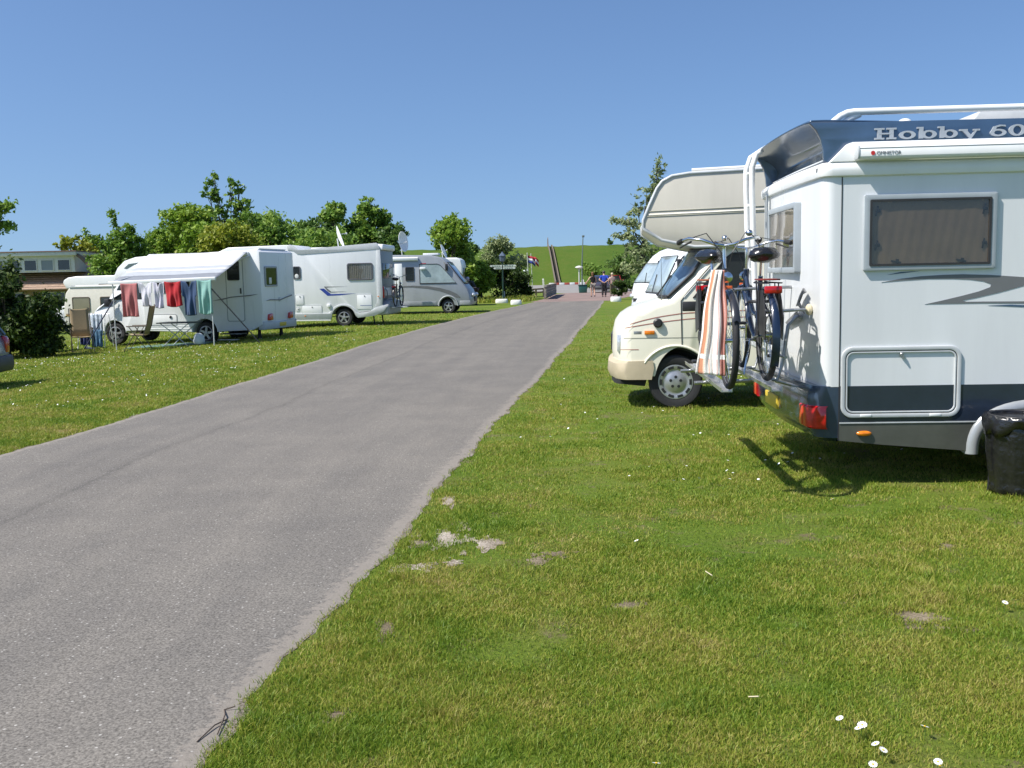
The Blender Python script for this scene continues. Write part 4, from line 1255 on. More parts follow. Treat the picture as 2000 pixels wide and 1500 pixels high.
# striped towel hung over the outer bicycle
def towel_mat():
    m, nt, n, l, b = _nodes('striped_towel')
    uv = n.new('ShaderNodeUVMap'); uv.uv_map = 'cloth'
    sp = n.new('ShaderNodeSeparateXYZ'); l.new(uv.outputs[0], sp.inputs[0])
    W_, O_, R_ = (.88, .84, .79), (.52, .21, .10), (.44, .17, .13)
    r = _ramp(n, [(0, W_), (.07, O_), (.21, (.82, .60, .45)), (.24, W_), (.37, (.82, .58, .48)), (.41, W_), (.50, (.80, .62, .56)), (.54, W_), (.63, (.70, .42, .38)), (.66, W_), (.77, R_), (.90, (.62, .36, .32)), (.95, R_)])
    r.color_ramp.interpolation = 'CONSTANT'
    nz = n.new('ShaderNodeTexNoise'); nz.inputs['Scale'].default_value = 160
    tc = n.new('ShaderNodeTexCoord'); l.new(tc.outputs['Object'], nz.inputs['Vector'])
    bp = n.new('ShaderNodeBump'); bp.inputs['Strength'].default_value = .5; bp.inputs['Distance'].default_value = .01
    l.new(nz.outputs[0], bp.inputs['Height']); l.new(bp.outputs[0], b.inputs['Normal'])
    # white woven border near the hem
    g1 = n.new('ShaderNodeMath'); g1.operation = 'GREATER_THAN'; g1.inputs[1].default_value = .82
    g2 = n.new('ShaderNodeMath'); g2.operation = 'LESS_THAN'; g2.inputs[1].default_value = .86
    g = n.new('ShaderNodeMath'); g.operation = 'MULTIPLY'
    l.new(sp.outputs[1], g1.inputs[0]); l.new(sp.outputs[1], g2.inputs[0]); l.new(g1.outputs[0], g.inputs[0]); l.new(g2.outputs[0], g.inputs[1])
    x = n.new('ShaderNodeMixRGB'); l.new(g.outputs[0], x.inputs[0]); x.inputs[2].default_value = (*W_, 1)
    l.new(sp.outputs[0], r.inputs[0]); l.new(r.outputs[0], x.inputs[1]); l.new(x.outputs[0], b.inputs['Base Color'])
    b.inputs['Roughness'].default_value = .95; b.inputs['Sheen Weight'].default_value = .3
    return m
def towel():
    nu, nv = 40, 46
    P, UV = [], []
    for j in range(nv + 1):
        v = j / nv
        # top runs over the mudguard, then falls
        if v < .12:
            t = v / .12
            z, off = 1.60 + .05 * math.sin(math.pi * (.25 + t * .35)), -.06 + .10 * t
        else:
            t = (v - .12) / .88
            z, off = 1.635 - .70 * t, .04 + .02 * math.sin(t * 3)
        wd = .07 + .105 * v ** .8
        for i in range(nu + 1):
            u = i / nu
            fold = .022 * math.sin(u * 15 + .8 + .5 * math.sin(v * 4)) * (1 - .45 * v) + .006 * math.sin(u * 31 + 2 + v * 2)
            lx = (u - .5) * wd * (1 if v > .1 else .9)
            # local: lx to the right in view, off = towards camera-left
            lx += .010 * math.sin(v * 5.5 + u * 5) * v + .006 * math.sin(v * 11 + u * 3)
            P.append((1.475 - .35 * off + lx - .05 * v, 7.03 - off + fold - .7 * lx, z + .02 * (u - .5) * (1 if v > .8 else 0) - (.03 * u * v)))
            UV.append((u, v))
    f = [(j * (nu + 1) + i, j * (nu + 1) + i + 1, (j + 1) * (nu + 1) + i + 1, (j + 1) * (nu + 1) + i) for j in range(nv) for i in range(nu)]
    me = bpy.data.meshes.new('striped_towel'); me.from_pydata(P, [], f)
    uv = me.uv_layers.new(name='cloth')
    for lp in me.loops:
        uv.data[lp.index].uv = UV[lp.vertex_index]
    me.polygons.foreach_set('use_smooth', [True] * len(me.polygons))
    me.materials.append(towel_mat())
    o = bpy.data.objects.new('towel', me); COL.objects.link(o)
    md = o.modifiers.new('solid', 'SOLIDIFY'); md.thickness = .006
    tag(o, 'orange and white striped towel hung over the outer bicycle', 'towel')
towel()

# black refuse bag on a ring stand
def refuse():
    p = px_ground(2008, 976)
    T = thing('refuse_bag', 'black plastic refuse bag on a stand before the camper wheel', 'refuse bag', (p.x + .04, p.y + .2, 0))
    rnd = random.Random(5)
    secs = []
    for j, (z, r) in enumerate([(.01, .17), (.03, .205), (.07, .195), (.11, .20), (.2, .215), (.32, .225), (.42, .23), (.50, .235), (.56, .232), (.59, .225), (.61, .20)]):
        q = []
        for k in range(64):
            a = 2 * math.pi * k / 64
            s = r * (1 + .030 * math.sin(11 * a + .08 * j) + .022 * math.sin(19 * a + 1 - .06 * j) + .012 * math.sin(31 * a) + rnd.uniform(-.005, .005) + (.03 * math.sin(7 * a + 2) if z < .12 else 0))
            q.append((s * math.cos(a) * 1.05, s * math.sin(a), z + rnd.uniform(-.004, .004)))
        secs.append(q)
    MB().loft(secs).build('bag', cover_m, T, smooth=80)
    # collar folded over the ring
    secs = []
    for j, (z, r) in enumerate([(.60, .20), (.622, .225), (.625, .245), (.60, .255), (.55, .252), (.50, .248)]):
        q = []
        for k in range(64):
            a = 2 * math.pi * k / 64
            dz = (.035 * math.sin(3 * a + 1) + .02 * math.sin(8 * a)) if j >= 4 else 0
            s = r * (1 + .02 * math.sin(13 * a + j) + rnd.uniform(-.01, .01))
            q.append((s * math.cos(a) * 1.05, s * math.sin(a), z + dz + rnd.uniform(-.003, .003)))
        secs.append(q)
    MB().loft(secs, caps=False).build('folded_collar', cover_m, T, smooth=80, thick=.003)
    MB().torus((0, 0, .618), .225, .012, 'z', 32, 8).build('ring', black_m, T, smooth=60)
    for a in (.6, 2.7, 4.8):
        MB().tube([(.215 * math.cos(a), .205 * math.sin(a), .0), (.2 * math.cos(a), .19 * math.sin(a), .3), (.225 * math.cos(a), .225 * math.sin(a), .618)], .008, 6).build('stand_leg', black_m, T)
refuse()
for o_ in bpy.data.objects:
    if o_.name == 'refuse_bag':
        o_.scale = (.97, .97, .93)
# ================================================================ left side: camper with awning and washing
def arch_low(xc, zc, r, n=12):
    return arc(xc, zc, r, r, 0, 180, n)

def build_awning_camper():
    T = thing('motorhome', 'white semi-integrated motorhome with its awning out and washing hung along it', 'motorhome', (-7.09, 28.34, -.16), rad(-13))
    W = 2.15
    liv = [(.03, .55), (.07, 1.0), (.05, 1.6), (.04, 2.60), (-.06, 2.67), (-3.39, 2.58), (-3.9, 2.55), (-4.26, 2.45), (-4.50, 2.25), (-4.63, 2.03), (-4.60, 1.93), (-4.3, 1.88), (-3.72, 1.92), (-3.72, .40), (-2.22, .36)] + arc(-1.79, .34, .40, .40, 180, 0, 14) + [(-1.36, .36), (-.25, .40)]
    MB().prism(liv, 0, W).build('living_body', white_m, T, bev=.06, seg=3)
    cab = [(-3.70, .42), (-3.70, 1.95), (-4.55, 1.95), (-4.62, 1.84), (-4.97, 1.30), (-5.38, 1.10), (-5.52, .98), (-5.6, .78), (-5.62, .45), (-5.2, .40)] + arc(-4.80, .34, .38, .38, 180, 0, 14) + [(-4.4, .40)]
    def tp(x, y, z):
        c = W / 2
        return (x, c + (y - c) * (1 - .16 * max(0, min(1, (-x - 4.9) / .7))) * (1 - .12 * max(0, min(1, (z - 1.25) / .7))), z)
    MB().prism(cab, .10, W - .10).map(tp).build('cab', white_m, T, bev=.05, seg=3)
    plate('cab_window', darkglass_m, T, [(-4.88, 1.33), (-4.60, 1.74), (-4.50, 1.80), (-3.85, 1.80), (-3.85, 1.33)], .175, .012)
    ws = MB().loft([[(-4.63, .35, 1.84), (-4.63, W - .35, 1.84), (-4.99, W - .28, 1.31), (-4.99, .28, 1.31)], [(-4.66, .35, 1.86), (-4.66, W - .35, 1.86), (-5.02, W - .28, 1.33), (-5.02, .28, 1.33)]]).build('windscreen', darkglass_m, T)
    MB().obox((-4.88, -.02, 1.24), (.17, .16, .24)).build('mirror', black_m, T, bev=.03)
    MB().tube([(-4.84, .05, 1.2), (-4.7, .14, 1.28)], .02, 6).build('mirror_arm', black_m, T)
    plate('overcab_window', pm('overcab_glass', (.10, .14, .13), .06), T, [(-4.28, 2.24), (-4.12, 2.36), (-3.72, 2.40), (-3.95, 2.34), (-4.2, 2.22)], 0, .008)
    MB().box(-5.64, -5.58, .45, W - .45, .55, .75).build('grille', black_m, T, bev=.01)
    for y in (.24, W - .55):
        MB().box(-5.60, -5.45, y, y + .3, .78, .92).build('headlamp', clearlamp_m, T, bev=.03)
    MB().prism([(-5.66, .40), (-5.68, .58), (-5.2, .58), (-5.2, .40)], .18, W - .18).build('bumper', lgrey_m, T, bev=.03)
    MB().prism([(-5.3, .42), (-5.3, .8), (-.2, .8), (-.2, .42)], .35, W - .35).build('underbody', dark_m, T, smooth=0)
    wheel(T, -4.80, .24, .32, .2, 'spoke'); wheel(T, -1.79, .16, .32, .2, 'spoke'); wheel(T, -4.8, W - .24, .32, .2, 'spoke', 1); wheel(T, -1.79, W - .16, .32, .2, 'spoke', 1)
    # side skirt ribs, doors, hatch, window
    for z in (.46, .53, .60):
        MB().box(-3.68, -2.25, -.008, .01, z - .008, z + .008).build('skirt_rib', white_m, T, smooth=0)
    d = plate('entrance_door', white_m, T, rrect(-1.03, .66, -.50, 2.47, .06), 0, .012, bev=.004)
    MB().ring(rrect(-1.04, .65, -.49, 2.48, .065), rrect(-1.02, .67, -.51, 2.46, .055), .005, -.014).build('door_seal', grey_m, d, smooth=0)
    dw = window(d, rrect(-.98, 1.82, -.60, 2.36, .04), -.012, black_m, darkglass_m, .03, .02, 'door_window')
    MB().box(-.60, -.56, -.035, -.01, 1.44, 1.60).build('door_handle', black_m, d, bev=.008)
    h = plate('locker_hatch', white_m, T, rrect(-3.55, .57, -2.66, .88, .06), 0, .01, bev=.003)
    MB().ring(rrect(-3.56, .56, -2.65, .89, .065), rrect(-3.54, .58, -2.67, .87, .055), .005, -.012).build('hatch_seal', grey_m, h, smooth=0)
    MB().obox((-2.85, -.02, .80), (.06, .03, .07), (0, .5, 0)).build('hatch_lock', black_m, h, bev=.005)
    window(T, rrect(-3.3, 1.5, -2.2, 2.1, .06), 0, black_m, darkglass_m, .03, .02, 'side_window')
    sw = [(-1.5, 1.25), (-1.2, 1.30), (-.9, 1.36), (-.3, 1.40), (-.05, 1.42), (-.3, 1.37), (-.9, 1.33), (-1.2, 1.27)]
    plate('swoosh', decal_m, T, sw, 0, .016, smooth=0)
    # rear wall
    xr = .055
    rw = window(T, rrect(.22, 1.62, .98, 2.20, .04), xr, grey_m, darkglass_m, .05, .03, 'rear_window', ax='x', sgn=1)
    MB().box(xr + .015, xr + .03, .45, .6, 1.70, 1.88).build('ornament', pm('white_ornament', (.7, .7, .68), .6), rw, bev=.02)
    for y in (.30, 1.62):
        MB().prism([(y, .66), (y + .02, .83), (y + .25, .86), (y + .27, .66)], .03, .11, 'x').build('tail_light', redlamp_m, T, bev=.02)
    MB().box(.05, .10, .98, 1.40, .46, .57).build('number_plate', plate_m, T, bev=.004)
    MB().box(.06, .085, 1.03, 1.13, 1.18, 1.30).build('emblem', lgrey_m, T, bev=.02)
    MB().prism([(.2, 1.22), (.5, 1.26), (1.1, 1.24), (1.9, 1.36), (1.9, 1.33), (1.1, 1.21), (.5, 1.23)], .05, .085, 'x').build('rear_swoosh', decal_m, T, smooth=0)
    MB().prism([(0.02, .40), (.02, .64), (1.0, .60), (W - .02, .64), (W - .02, .40)], -.1, .09, 'x').build('rear_bumper', lgrey_m, T, bev=.02)
    for y in (.35, 1.75):
        MB().prism([(y - .03, .45), (y - .09, .0), (y + .09, .0), (y + .03, .45)], -.28, -.22, 'x').build('corner_steady', dark_m, T)
        MB().box(-1.1, -.45, -.38, -.02, .30, .33).build('entrance_step', steel_m, T, bev=.005)
    MB().box(-1.05, -.5, -.62, -.36, .15, .175).build('entrance_step', steel_m, T, bev=.005)
    MB().prism([(-.12, 2.655), (-.06, 2.715), (-.16, 2.715), (-.4, 2.66)], .2, W - .2).build('roof_spoiler', white_m, T, bev=.01)
    # awning: cassette, fabric in three cloth panels, front bar, legs, tension straps
    aw = MB().prism([(-.0, 2.50), (-.09, 2.51), (-.10, 2.58), (-.03, 2.62), (.02, 2.6)], -3.42, -.28, 'x').build('awning', white_m, T, bev=.01)
    fab_w = pm('awning_white', (.78, .79, .80), .8, var=.03, trans=.25)
    fab_l = pm('awning_pale_grey', (.50, .53, .57), .8, var=.04, trans=.25)
    fab_d = pm('awning_grey', (.27, .29, .33), .8, var=.05, trans=.22)
    def fab(v, u):
        y = -.06 - 1.94 * v
        z = 2.62 - .78 * v - .03 * math.sin(math.pi * v) + .008 * math.sin(u * 9) * v
        return (-3.40 + 3.10 * u + (.05 * u) * v, y, z + .06 * (u - .5) * v)
    for v0, v1, m in ((0, .47, fab_w), (.47, .56, fab_l), (.56, .61, fab_w), (.61, .76, fab_l), (.76, 1.0, fab_d)):
        MB().sheet([[fab(v0 + (v1 - v0) * j / 6, i / 20) for i in range(21)] for j in range(7)]).build('fabric_panel', m, aw, smooth=60, thick=.003, open_=True)
    MB().prism([(-1.98, 1.80), (-2.05, 1.80), (-2.06, 1.88), (-2.0, 1.90)], -3.42, -.22, 'x').map(lambda x, y, z: (x, y, z + .06 * ((x + 3.42) / 3.2 - .5))).build('front_bar', white_m, aw, bev=.008)
    for x in (-3.30, -.36):
        MB().tube([(x, -2.02, ground_z(-8.) + .02), (x, -2.02, 1.84)], .016, 8).build('support_leg', lgrey_m, aw)
        MB().tube([(x + .1, -.05, 2.5), (x + .5 * (1 if x < -2 else -1) + .1, -1.0, 2.14), (x + .1, -1.98, 1.86)], .018, 6).build('folding_arm', lgrey_m, aw)
    MB().tube([(-.36, -2.02, 1.62), (.55, -1.9, .55), (.95, -1.85, .06)], .016, 6).build('tension_strap', black_m, aw)
    MB().tube([(-3.30, -2.02, 1.35), (-4.2, -2.15, .05)], .016, 6).build('tension_strap', pm('strap_blue', (.03, .04, .10), .7), aw)
    return T
CAMP1 = build_awning_camper()
M1 = Matrix.Translation((-7.09, 28.34, -.16)) @ Matrix.Rotation(rad(-13), 4, 'Z')

# washing on the awning bar
def cloth(name, label, col, x0, x1, zt, zb, kind, seed, mat=None):
    m = mat or pm(name + '_%d' % seed, col, .9, var=.06, scale=9, sheen=.3, trans=.3)
    nu, nv = 26, 26
    rnd = random.Random(seed)
    ph = [rnd.uniform(0, 6) for _ in range(4)]
    keepf, P = [], []
    for j in range(nv + 1):
        v = j / nv
        for i in range(nu + 1):
            u = i / nu
            c = (u - .5) * 2
            wd = (x1 - x0) / 2
            if kind == 'shirt':
                s = 1.0 if v < .45 else .93 + .04 * math.sin(v * 5)
                s = s * (1 - .08 * math.sin(math.pi * v))
            else:
                s = 1 - .07 * math.sin(math.pi * v * .9)
            x = (x0 + x1) / 2 + c * wd * s
            sag = .035 * (1 - c * c) * (1 - v) + (.03 * (1 - c * c) * v if kind == 'shirt' else (.05 * (1 - c * c) * v if kind == 'round' else .012 * math.sin(u * 9 + ph[0]) * v))
            z = zt - (zt - zb) * v - sag * (1 if kind != 'towel' else .4) + 0
            y = -2.075 + .03 * math.sin(u * 12 + ph[1] + 1.2 * v) * (.3 + .7 * v) + .02 * math.sin(u * 23 + ph[2]) * v + .03 * math.sin(v * 7 + c * 2.4 + ph[3]) * (1 - abs(c)) + .03 * v
            P.append((x, y, z))
    for j in range(nv):
        for i in range(nu):
            v, c = (j + .5) / nv, abs(((i + .5) / nu - .5) * 2)
            if kind == 'shirt' and v < .15 * max(0, 1 - (c / .30) ** 2) + .0:
                continue
            if kind == 'shirt' and v > .46 and c > .88:
                continue
            keepf.append((j * (nu + 1) + i, j * (nu + 1) + i + 1, (j + 1) * (nu + 1) + i + 1, (j + 1) * (nu + 1) + i))
    mb = MB(); mb.add(P, keepf)
    o = mb.build(name, m, None, smooth=80, thick=.006, open_=True)
    o.matrix_world = M1
    return tag(o, label, 'laundry', 'washing hung along the awning bar')
cloth('hanging_towel', 'faded pink bath towel, leftmost on the awning bar', (.58, .20, .20), -3.02, -2.52, 1.80, .90, 'towel', 1)
cloth('hanging_shirt', 'white shirt hanging next to the pink towel', (.78, .77, .84), -2.49, -2.07, 1.82, 1.20, 'shirt', 2)
cloth('hanging_shirt', 'long white shirt hanging beside the red one', (.74, .72, .82), -2.05, -1.72, 1.82, 1.14, 'shirt', 3)
cloth('hanging_shirt', 'bright red shirt hanging mid awning', (.58, .018, .03), -1.71, -1.22, 1.83, 1.19, 'round', 4)
cloth('hanging_shirt', 'dark blue shirt between the red and the mint one', (.05, .10, .22), -1.21, -.75, 1.84, .94, 'shirt', 5)
cloth('hanging_towel', 'mint green towel, rightmost on the awning bar', (.32, .58, .53), -.74, -.32, 1.86, .98, 'round', 6)

# clothes airer with white and blue clothes, by the cab
def airer():
    p = px_ground(188, 683, -.28)
    T = thing('clothes_airer', 'folding white clothes airer beside the motorhome cab', 'clothes airer', (p.x, p.y, ground_z(p.x)), rad(-8))
    for y in (-.25, .25):
        f = MB().tube([(-.42, y, 0), (-.40, y * .4, 1.0), (.40, y * .4, 1.0), (.42, y, 0)], .012, 6).build('frame', white_m, T)
    for k in range(5):
        MB().tube([(-.4, -.2 + .1 * k, 1.0), (.4, -.2 + .1 * k, 1.0)], .006, 6).build('rail', white_m, T)
    blue_print = pm('blue_white_print', (.50, .58, .72), .9, var=.5, scale=7)
    whites = pm('airer_white', (.74, .77, .84), .9, var=.06)
    teal = pm('teal_print', (.09, .20, .33), .9, var=.7, scale=6)
    for i, (x0, x1, zb, m, lab) in enumerate([(-.40, .02, .42, whites, 'white blouse draped at the left end of the airer'), (.03, .40, .38, blue_print, 'pale blue printed shirt draped at the right end of the airer'), (.04, .38, .06, teal, 'blue and teal printed cloth hanging low on the airer'), (-.30, .0, .12, pm('navy_print', (.06, .08, .22), .9, var=.7, scale=8), 'navy and red printed cloth hanging low on the airer')]):
        nu, nv = 14, 14
        zt = 1.02 if i < 2 else .55
        rows = [[(x0 + (x1 - x0) * u / nu, -.23 - .02 * i + .025 * math.sin(u * 1.3 + i) * (.3 + v / nv) - (.02 if i > 1 else 0), zt - (zt - zb) * v / nv - .02 * math.sin(u * 2.1)) for u in range(nu + 1)] for v in range(nv + 1)]
        o = MB().sheet(rows).build('draped_cloth', m, None, smooth=80, thick=.006, open_=True)
        o.location, o.rotation_euler = T.location, T.rotation_euler
        tag(o, lab, 'laundry', 'clothes on the airer')
airer()

# folding recliner chairs, table, mat, bag
tan_m = pm('tan_chair_mesh', (.34, .26, .15), .85, var=.1, scale=30)
brown_m = pm('bronze_tube', (.10, .085, .07), .4, metal=.5)
def chair(label, loc, rz):
    T = thing('camping_chair', label, 'camping chair', loc, rz, 'tan camping chairs by the awning')
    def strip(pts, hw):
        return MB().sheet([[(x, -hw + 2 * hw * k / 6, z - .015 * math.sin(math.pi * k / 6)) for k in range(7)] for x, z in pts])
    strip([(.24, .44), (.1, .42), (-.1, .41), (-.22, .43)], .24).build('seat', tan_m, T, smooth=60, thick=.01, open_=True)
    strip([(-.22, .44), (-.28, .65), (-.35, .95), (-.40, 1.16), (-.405, 1.19)], .24).build('backrest', tan_m, T, smooth=60, thick=.012, open_=True)
    for s in (-1, 1):
        y = s * .26
        MB().tube([(-.20, y, .42), (-.30, y, .70), (-.41, y, 1.2), (-.40, y * .8, 1.21)], .012, 6).build('back_post', brown_m, T)
        MB().tube([(-.30, y * 1.05, .66), (.22, y * 1.05, .66)], [.018, .018], 6).build('armrest', brown_m, T)
        MB().tube([(.16, y * 1.02, .65), (-.30, y * 1.02, 0)], .011, 6).build('leg', brown_m, T)
        MB().tube([(-.10, y * 1.04, .65), (.32, y * 1.04, 0)], .011, 6).build('leg', brown_m, T)
        MB().tube([(.25, y, .44), (-.22, y, .42)], .011, 6).build('seat_rail', brown_m, T)
    for x in (-.30, .32):
        MB().tube([(x, -.27, .012), (x, .27, .012)], .011, 6).build('foot_bar', brown_m, T)
    return T
def gpos(px, py):
    p = px_ground(px, py, -.1)
    for _ in range(6):
        p = px_ground(px, py, ground_z(p.x))
    return p
p = gpos(272, 685); chair('tan camping chair turned side-on before the awning, nearer the table', (p.x, p.y, ground_z(p.x)), rad(185))
p = gpos(162, 688); chair('tan camping chair standing alone beside the dark bush', (p.x, p.y, ground_z(p.x)), rad(-62))
p = gpos(348, 676)
T = thing('camping_table', 'dark folding camping table with crossed grey legs under the awning', 'camping table', (p.x, p.y + .2, ground_z(p.x)), rad(-10))
MB().box(-.52, .52, -.33, .33, .63, .66).build('table_top', pm('dark_table', (.07, .075, .08), .5), T, bev=.008)
for y in (-.27, .27):
    for s in (-1, 1):
        MB().tube([(s * .42, y, .63), (0, y + .012 * s, .33), (-s * .36, y, 0)], .012, 6).build('leg', lgrey_m, T)
for x in (-.36, .36):
    MB().tube([(x, -.27, .012), (x, .27, .012)], .012, 6).build('foot_bar', lgrey_m, T)
p = gpos(330, 676)
o = MB().sheet([[(p.x - 1.15 + 2.3 * i / 12, p.y - .35 + 1.2 * j / 6, ground_z(p.x - 1.15 + 2.3 * i / 12) + .02 + .006 * math.sin(i * 2.1 + j)) for i in range(13)] for j in range(7)]).build('ground_mat', pm('teal_mat', (.10, .20, .20), .9, var=.2, scale=14), None, smooth=60, thick=.008, open_=True)
tag(o, 'teal groundsheet spread under the folding table', 'ground mat')
p = gpos(384, 676)
secs = []
for j, (z, r) in enumerate([(0, .10), (.03, .14), (.12, .15), (.22, .13), (.28, .10), (.31, .05)]):
    secs.append([(r * (1 + .10 * math.sin(5 * a + j) + .05 * math.sin(11 * a)) * math.cos(a), r * .8 * (1 + .1 * math.sin(4 * a + 2 * j)) * math.sin(a), z) for a in [2 * math.pi * k / 24 for k in range(24)]])
o = MB().loft(secs).build('carrier_bag', pm('white_carrier_bag', (.62, .66, .70), .4, var=.1), None, smooth=70)
o.location = (p.x, p.y + .25, ground_z(p.x) + .03)
tag(o, 'crumpled white carrier bag by the motorhome rear wheel', 'bag')
p = gpos(175, 683)
MBo = MB()
T = thing('shoes', 'pair of white shoes left under the clothes airer', 'shoes', (p.x, p.y, ground_z(p.x)), .6)
for s in (-1, 1):
    MB().loft([[(x, s * .07 + w * math.cos(a), max(0.002, h * .5 + h * .5 * math.sin(a))) for a in [2 * math.pi * k / 12 for k in range(12)]] for x, w, h in ((-.13, .02, .06), (-.12, .035, .09), (-.03, .038, .08), (.06, .045, .06), (.13, .03, .04), (.14, .01, .02))]).build('shoe', pm('shoe_white', (.7, .68, .64), .6), T, smooth=60)

# ================================================================ white camper with curtained window
def build_curtain_camper():
    T = thing('motorhome', 'white motorhome with a net-curtained side window and blue chevron decal', 'motorhome', (-5.8, 34.67, 0), rad(-4.5))
    W = 2.25
    body = [(1.34, .62), (1.37, 1.1), (1.33, 2.62), (1.30, 2.77), (1.22, 2.83), (-1.36, 2.66), (-1.50, 2.66), (-1.62, 2.78), (-1.76, 2.84), (-2.1, 2.84), (-4.0, 2.80), (-4.5, 2.6), (-4.8, 2.2), (-4.7, 1.9), (-3.9, 1.8), (-3.9, .44), (-.44, .44)] + arc(0, .30, .42, .42, 162, 18, 14) + [(.44, .46), (1.0, .52)]
    MB().prism(body, 0, W).build('living_body', white_m, T, bev=.04, seg=3)
    cab = [(-3.88, .4), (-3.88, 1.9), (-4.6, 1.9), (-5.05, 1.3), (-5.6, 1.05), (-5.75, .6), (-5.7, .4), (-5.3, .4)] + arc(-4.85, .33, .40, .40, 180, 0, 12) + [(-4.4, .4)]
    MB().prism(cab, .12, W - .12).build('cab', white_m, T, bev=.05)
    MB().prism([(-5.2, .35), (-5.2, .8), (1.1, .8), (1.1, .42)], .4, W - .4).build('underbody', dark_m, T, smooth=0)
    # grey cornice, skirt and rear corner moulding
    cor = [(1.345, 2.60), (1.335, 2.72), (1.24, 2.845), (-1.37, 2.675), (-1.52, 2.675), (-1.64, 2.79), (-1.80, 2.855), (-1.9, 2.80), (-1.88, 2.66), (-1.70, 2.64), (-1.55, 2.52), (-1.42, 2.50), (1.20, 2.62), (1.24, 2.60)]
    MB().prism(cor, -.014, .03).build('roof_moulding', lgrey_m, T, bev=.006)
    cm = [(1.375, .66), (1.40, 1.1), (1.36, 2.62), (1.23, 2.62), (1.20, .85), (1.12, .66)]
    MB().prism(cm, -.012, .03).build('corner_moulding', lgrey_m, T, bev=.006)
    sk = [(-3.9, .20), (-3.9, .46), (-.50, .46)] + arc(0, .30, .52, .46, 160, 22, 16) + [(.55, .46), (.95, .50), (1.15, .62), (1.40, .70), (1.55, .66), (1.42, .48), (1.1, .34), (.50, .28), (.43, .36)] + arc(0, .30, .42, .40, 20, 160, 16) + [(-.44, .24)]
    MB().prism(sk, -.03, .05).build('skirt', lgrey_m, T, bev=.008)
    MB().box(-3.9, -.46, -.04, .02, .205, .235).build('skirt_rail', white_m, T, smooth=0)
    wheel(T, 0, .13, .30, .2, 'spoke'); wheel(T, 0, W - .13, .30, .2, 'spoke', 1); wheel(T, -4.85, .25, .31, .2, 'spoke'); wheel(T, -4.85, W - .25, .31, .2, 'spoke', 1)
    # windows
    fr = MB().ring(rrect(.18, 1.58, 1.09, 2.17, .08), rrect(.225, 1.625, 1.045, 2.125, .06), .01, -.03).build('side_window', pm('dark_window_frame', (.10, .10, .11), .4), T, bev=.006)
    rows = [[(.22 + .83 * i / 90, -.010 - .006 * math.sin(i * .9), z) for i in range(91)] for z in (1.62, 1.9, 2.13)]
    MB().sheet(rows).build('curtain', netcurtain_m, fr, smooth=60, open_=True)
    MB().prism(rrect(.225, 1.625, 1.045, 2.125, .06), -.021, -.024).build('pane', smoke_m, fr, smooth=0)
    w2 = window(T, rrect(-1.74, 1.66, -1.46, 2.10, .06), 0, pm('dark_window_frame', (0, 0, 0)), darkglass_m, .035, .025, 'small_window')
    MB().ball((-1.60, -.014, 1.76), (.07, .006, .08), 10, 6).build('ornament', whitecloth_m, w2)
    for nm, r4, mat in (('vent_grille', (-1.68, .78, -1.40, 1.11), white_m), ('locker_hatch', (-1.47, .46, -.77, .74), white_m), ('service_flap', (.48, .59, 1.0, 1.09), white_m), ('filler_flap', (-1.68, .55, -1.56, .68), white_m)):
        b = plate(nm, mat, T, rrect(*r4, .04), 0, .012, bev=.004)
        MB().ring(rrect(r4[0] - .008, r4[1] - .008, r4[2] + .008, r4[3] + .008, .045), rrect(r4[0] + .004, r4[1] + .004, r4[2] - .004, r4[3] - .004, .038), .004, -.014).build('flap_seal', lgrey_m, b, smooth=0)
        MB().ball(((r4[0] + r4[2]) / 2 + .02, -.02, r4[3] - .06), (.02, .01, .02), 8, 5).build('lock', black_m, b)
    MB().obox((-.50, -.04, .72), (.12, .07, .12)).build('filler_cap', white_m, T, bev=.02)
    MB().box(.60, 1.0, -.016, 0, .70, .712).build('flap_lettering', pm('blue_decal', (.03, .06, .30), .4), T, smooth=0)
    # chevron decal
    bl, bk = MATS['blue_decal'], decal_m
    plate('chevron', bl, T, [(-.82, 1.31), (-.66, 1.315), (-.42, 1.12), (.45, 1.125), (.1, 1.09), (-.10, 1.07), (-.54, 1.06)], 0, .003, smooth=0)
    plate('chevron', bk, T, [(-.66, 1.385), (.18, 1.368), (-.45, 1.355), (-.58, 1.345), (-.40, 1.20), (-.02, 1.20), (.15, 1.19), (-.45, 1.17), (-.55, 1.24)], 0, .003, smooth=0)
    for z in (1.005, .375):
        MB().ball((-1.35 if z < .5 else 1.25, -.035, z), (.03, .012, .02), 8, 5).build('side_marker', amber_m, T)
    # rear wall: panels, window, lights, bumper
    MB().box(1.30, 1.365, .06, W - .06, .75, 2.60).build('rear_panel', pm('slate_grey_panel', (.22, .24, .26), .4, var=.08), T, bev=.02)
    MB().prism([(.25, 1.62), (.25, 2.15), (W - .25, 2.15), (W - .25, 1.62)], 1.33, 1.385, 'x').build('rear_window', darkglass_m, T, bev=.03)
    MB().prism([(.0, .36), (.0, .70), (.3, .86), (W - .3, .86), (W, .70), (W, .36)], 1.2, 1.60, 'x').build('rear_bumper', grey_m, T, bev=.06, seg=3)
    for y in (.10, W - .30):
        MB().box(1.36, 1.42, y, y + .2, .95, 1.35).build('tail_light', redlamp_m, T, bev=.02)
    MB().prism([(.05, 2.60), (.1, 2.80), (W - .1, 2.80), (W - .05, 2.60)], 1.25, 1.46, 'x').build('rear_spoiler', white_m, T, bev=.05, seg=3)
    for y in (.4, W - .4):
        MB().tube([(.95, y, .45), (1.0, y, .02)], .025, 6).build('corner_steady', dark_m, T)
        MB().box(.92, 1.08, y - .08, y + .08, .0, .02).build('steady_foot', dark_m, T)
    dish(T, (-.35, 1.1, 3.08), .42, (.8, .25, .28), mast=.42)
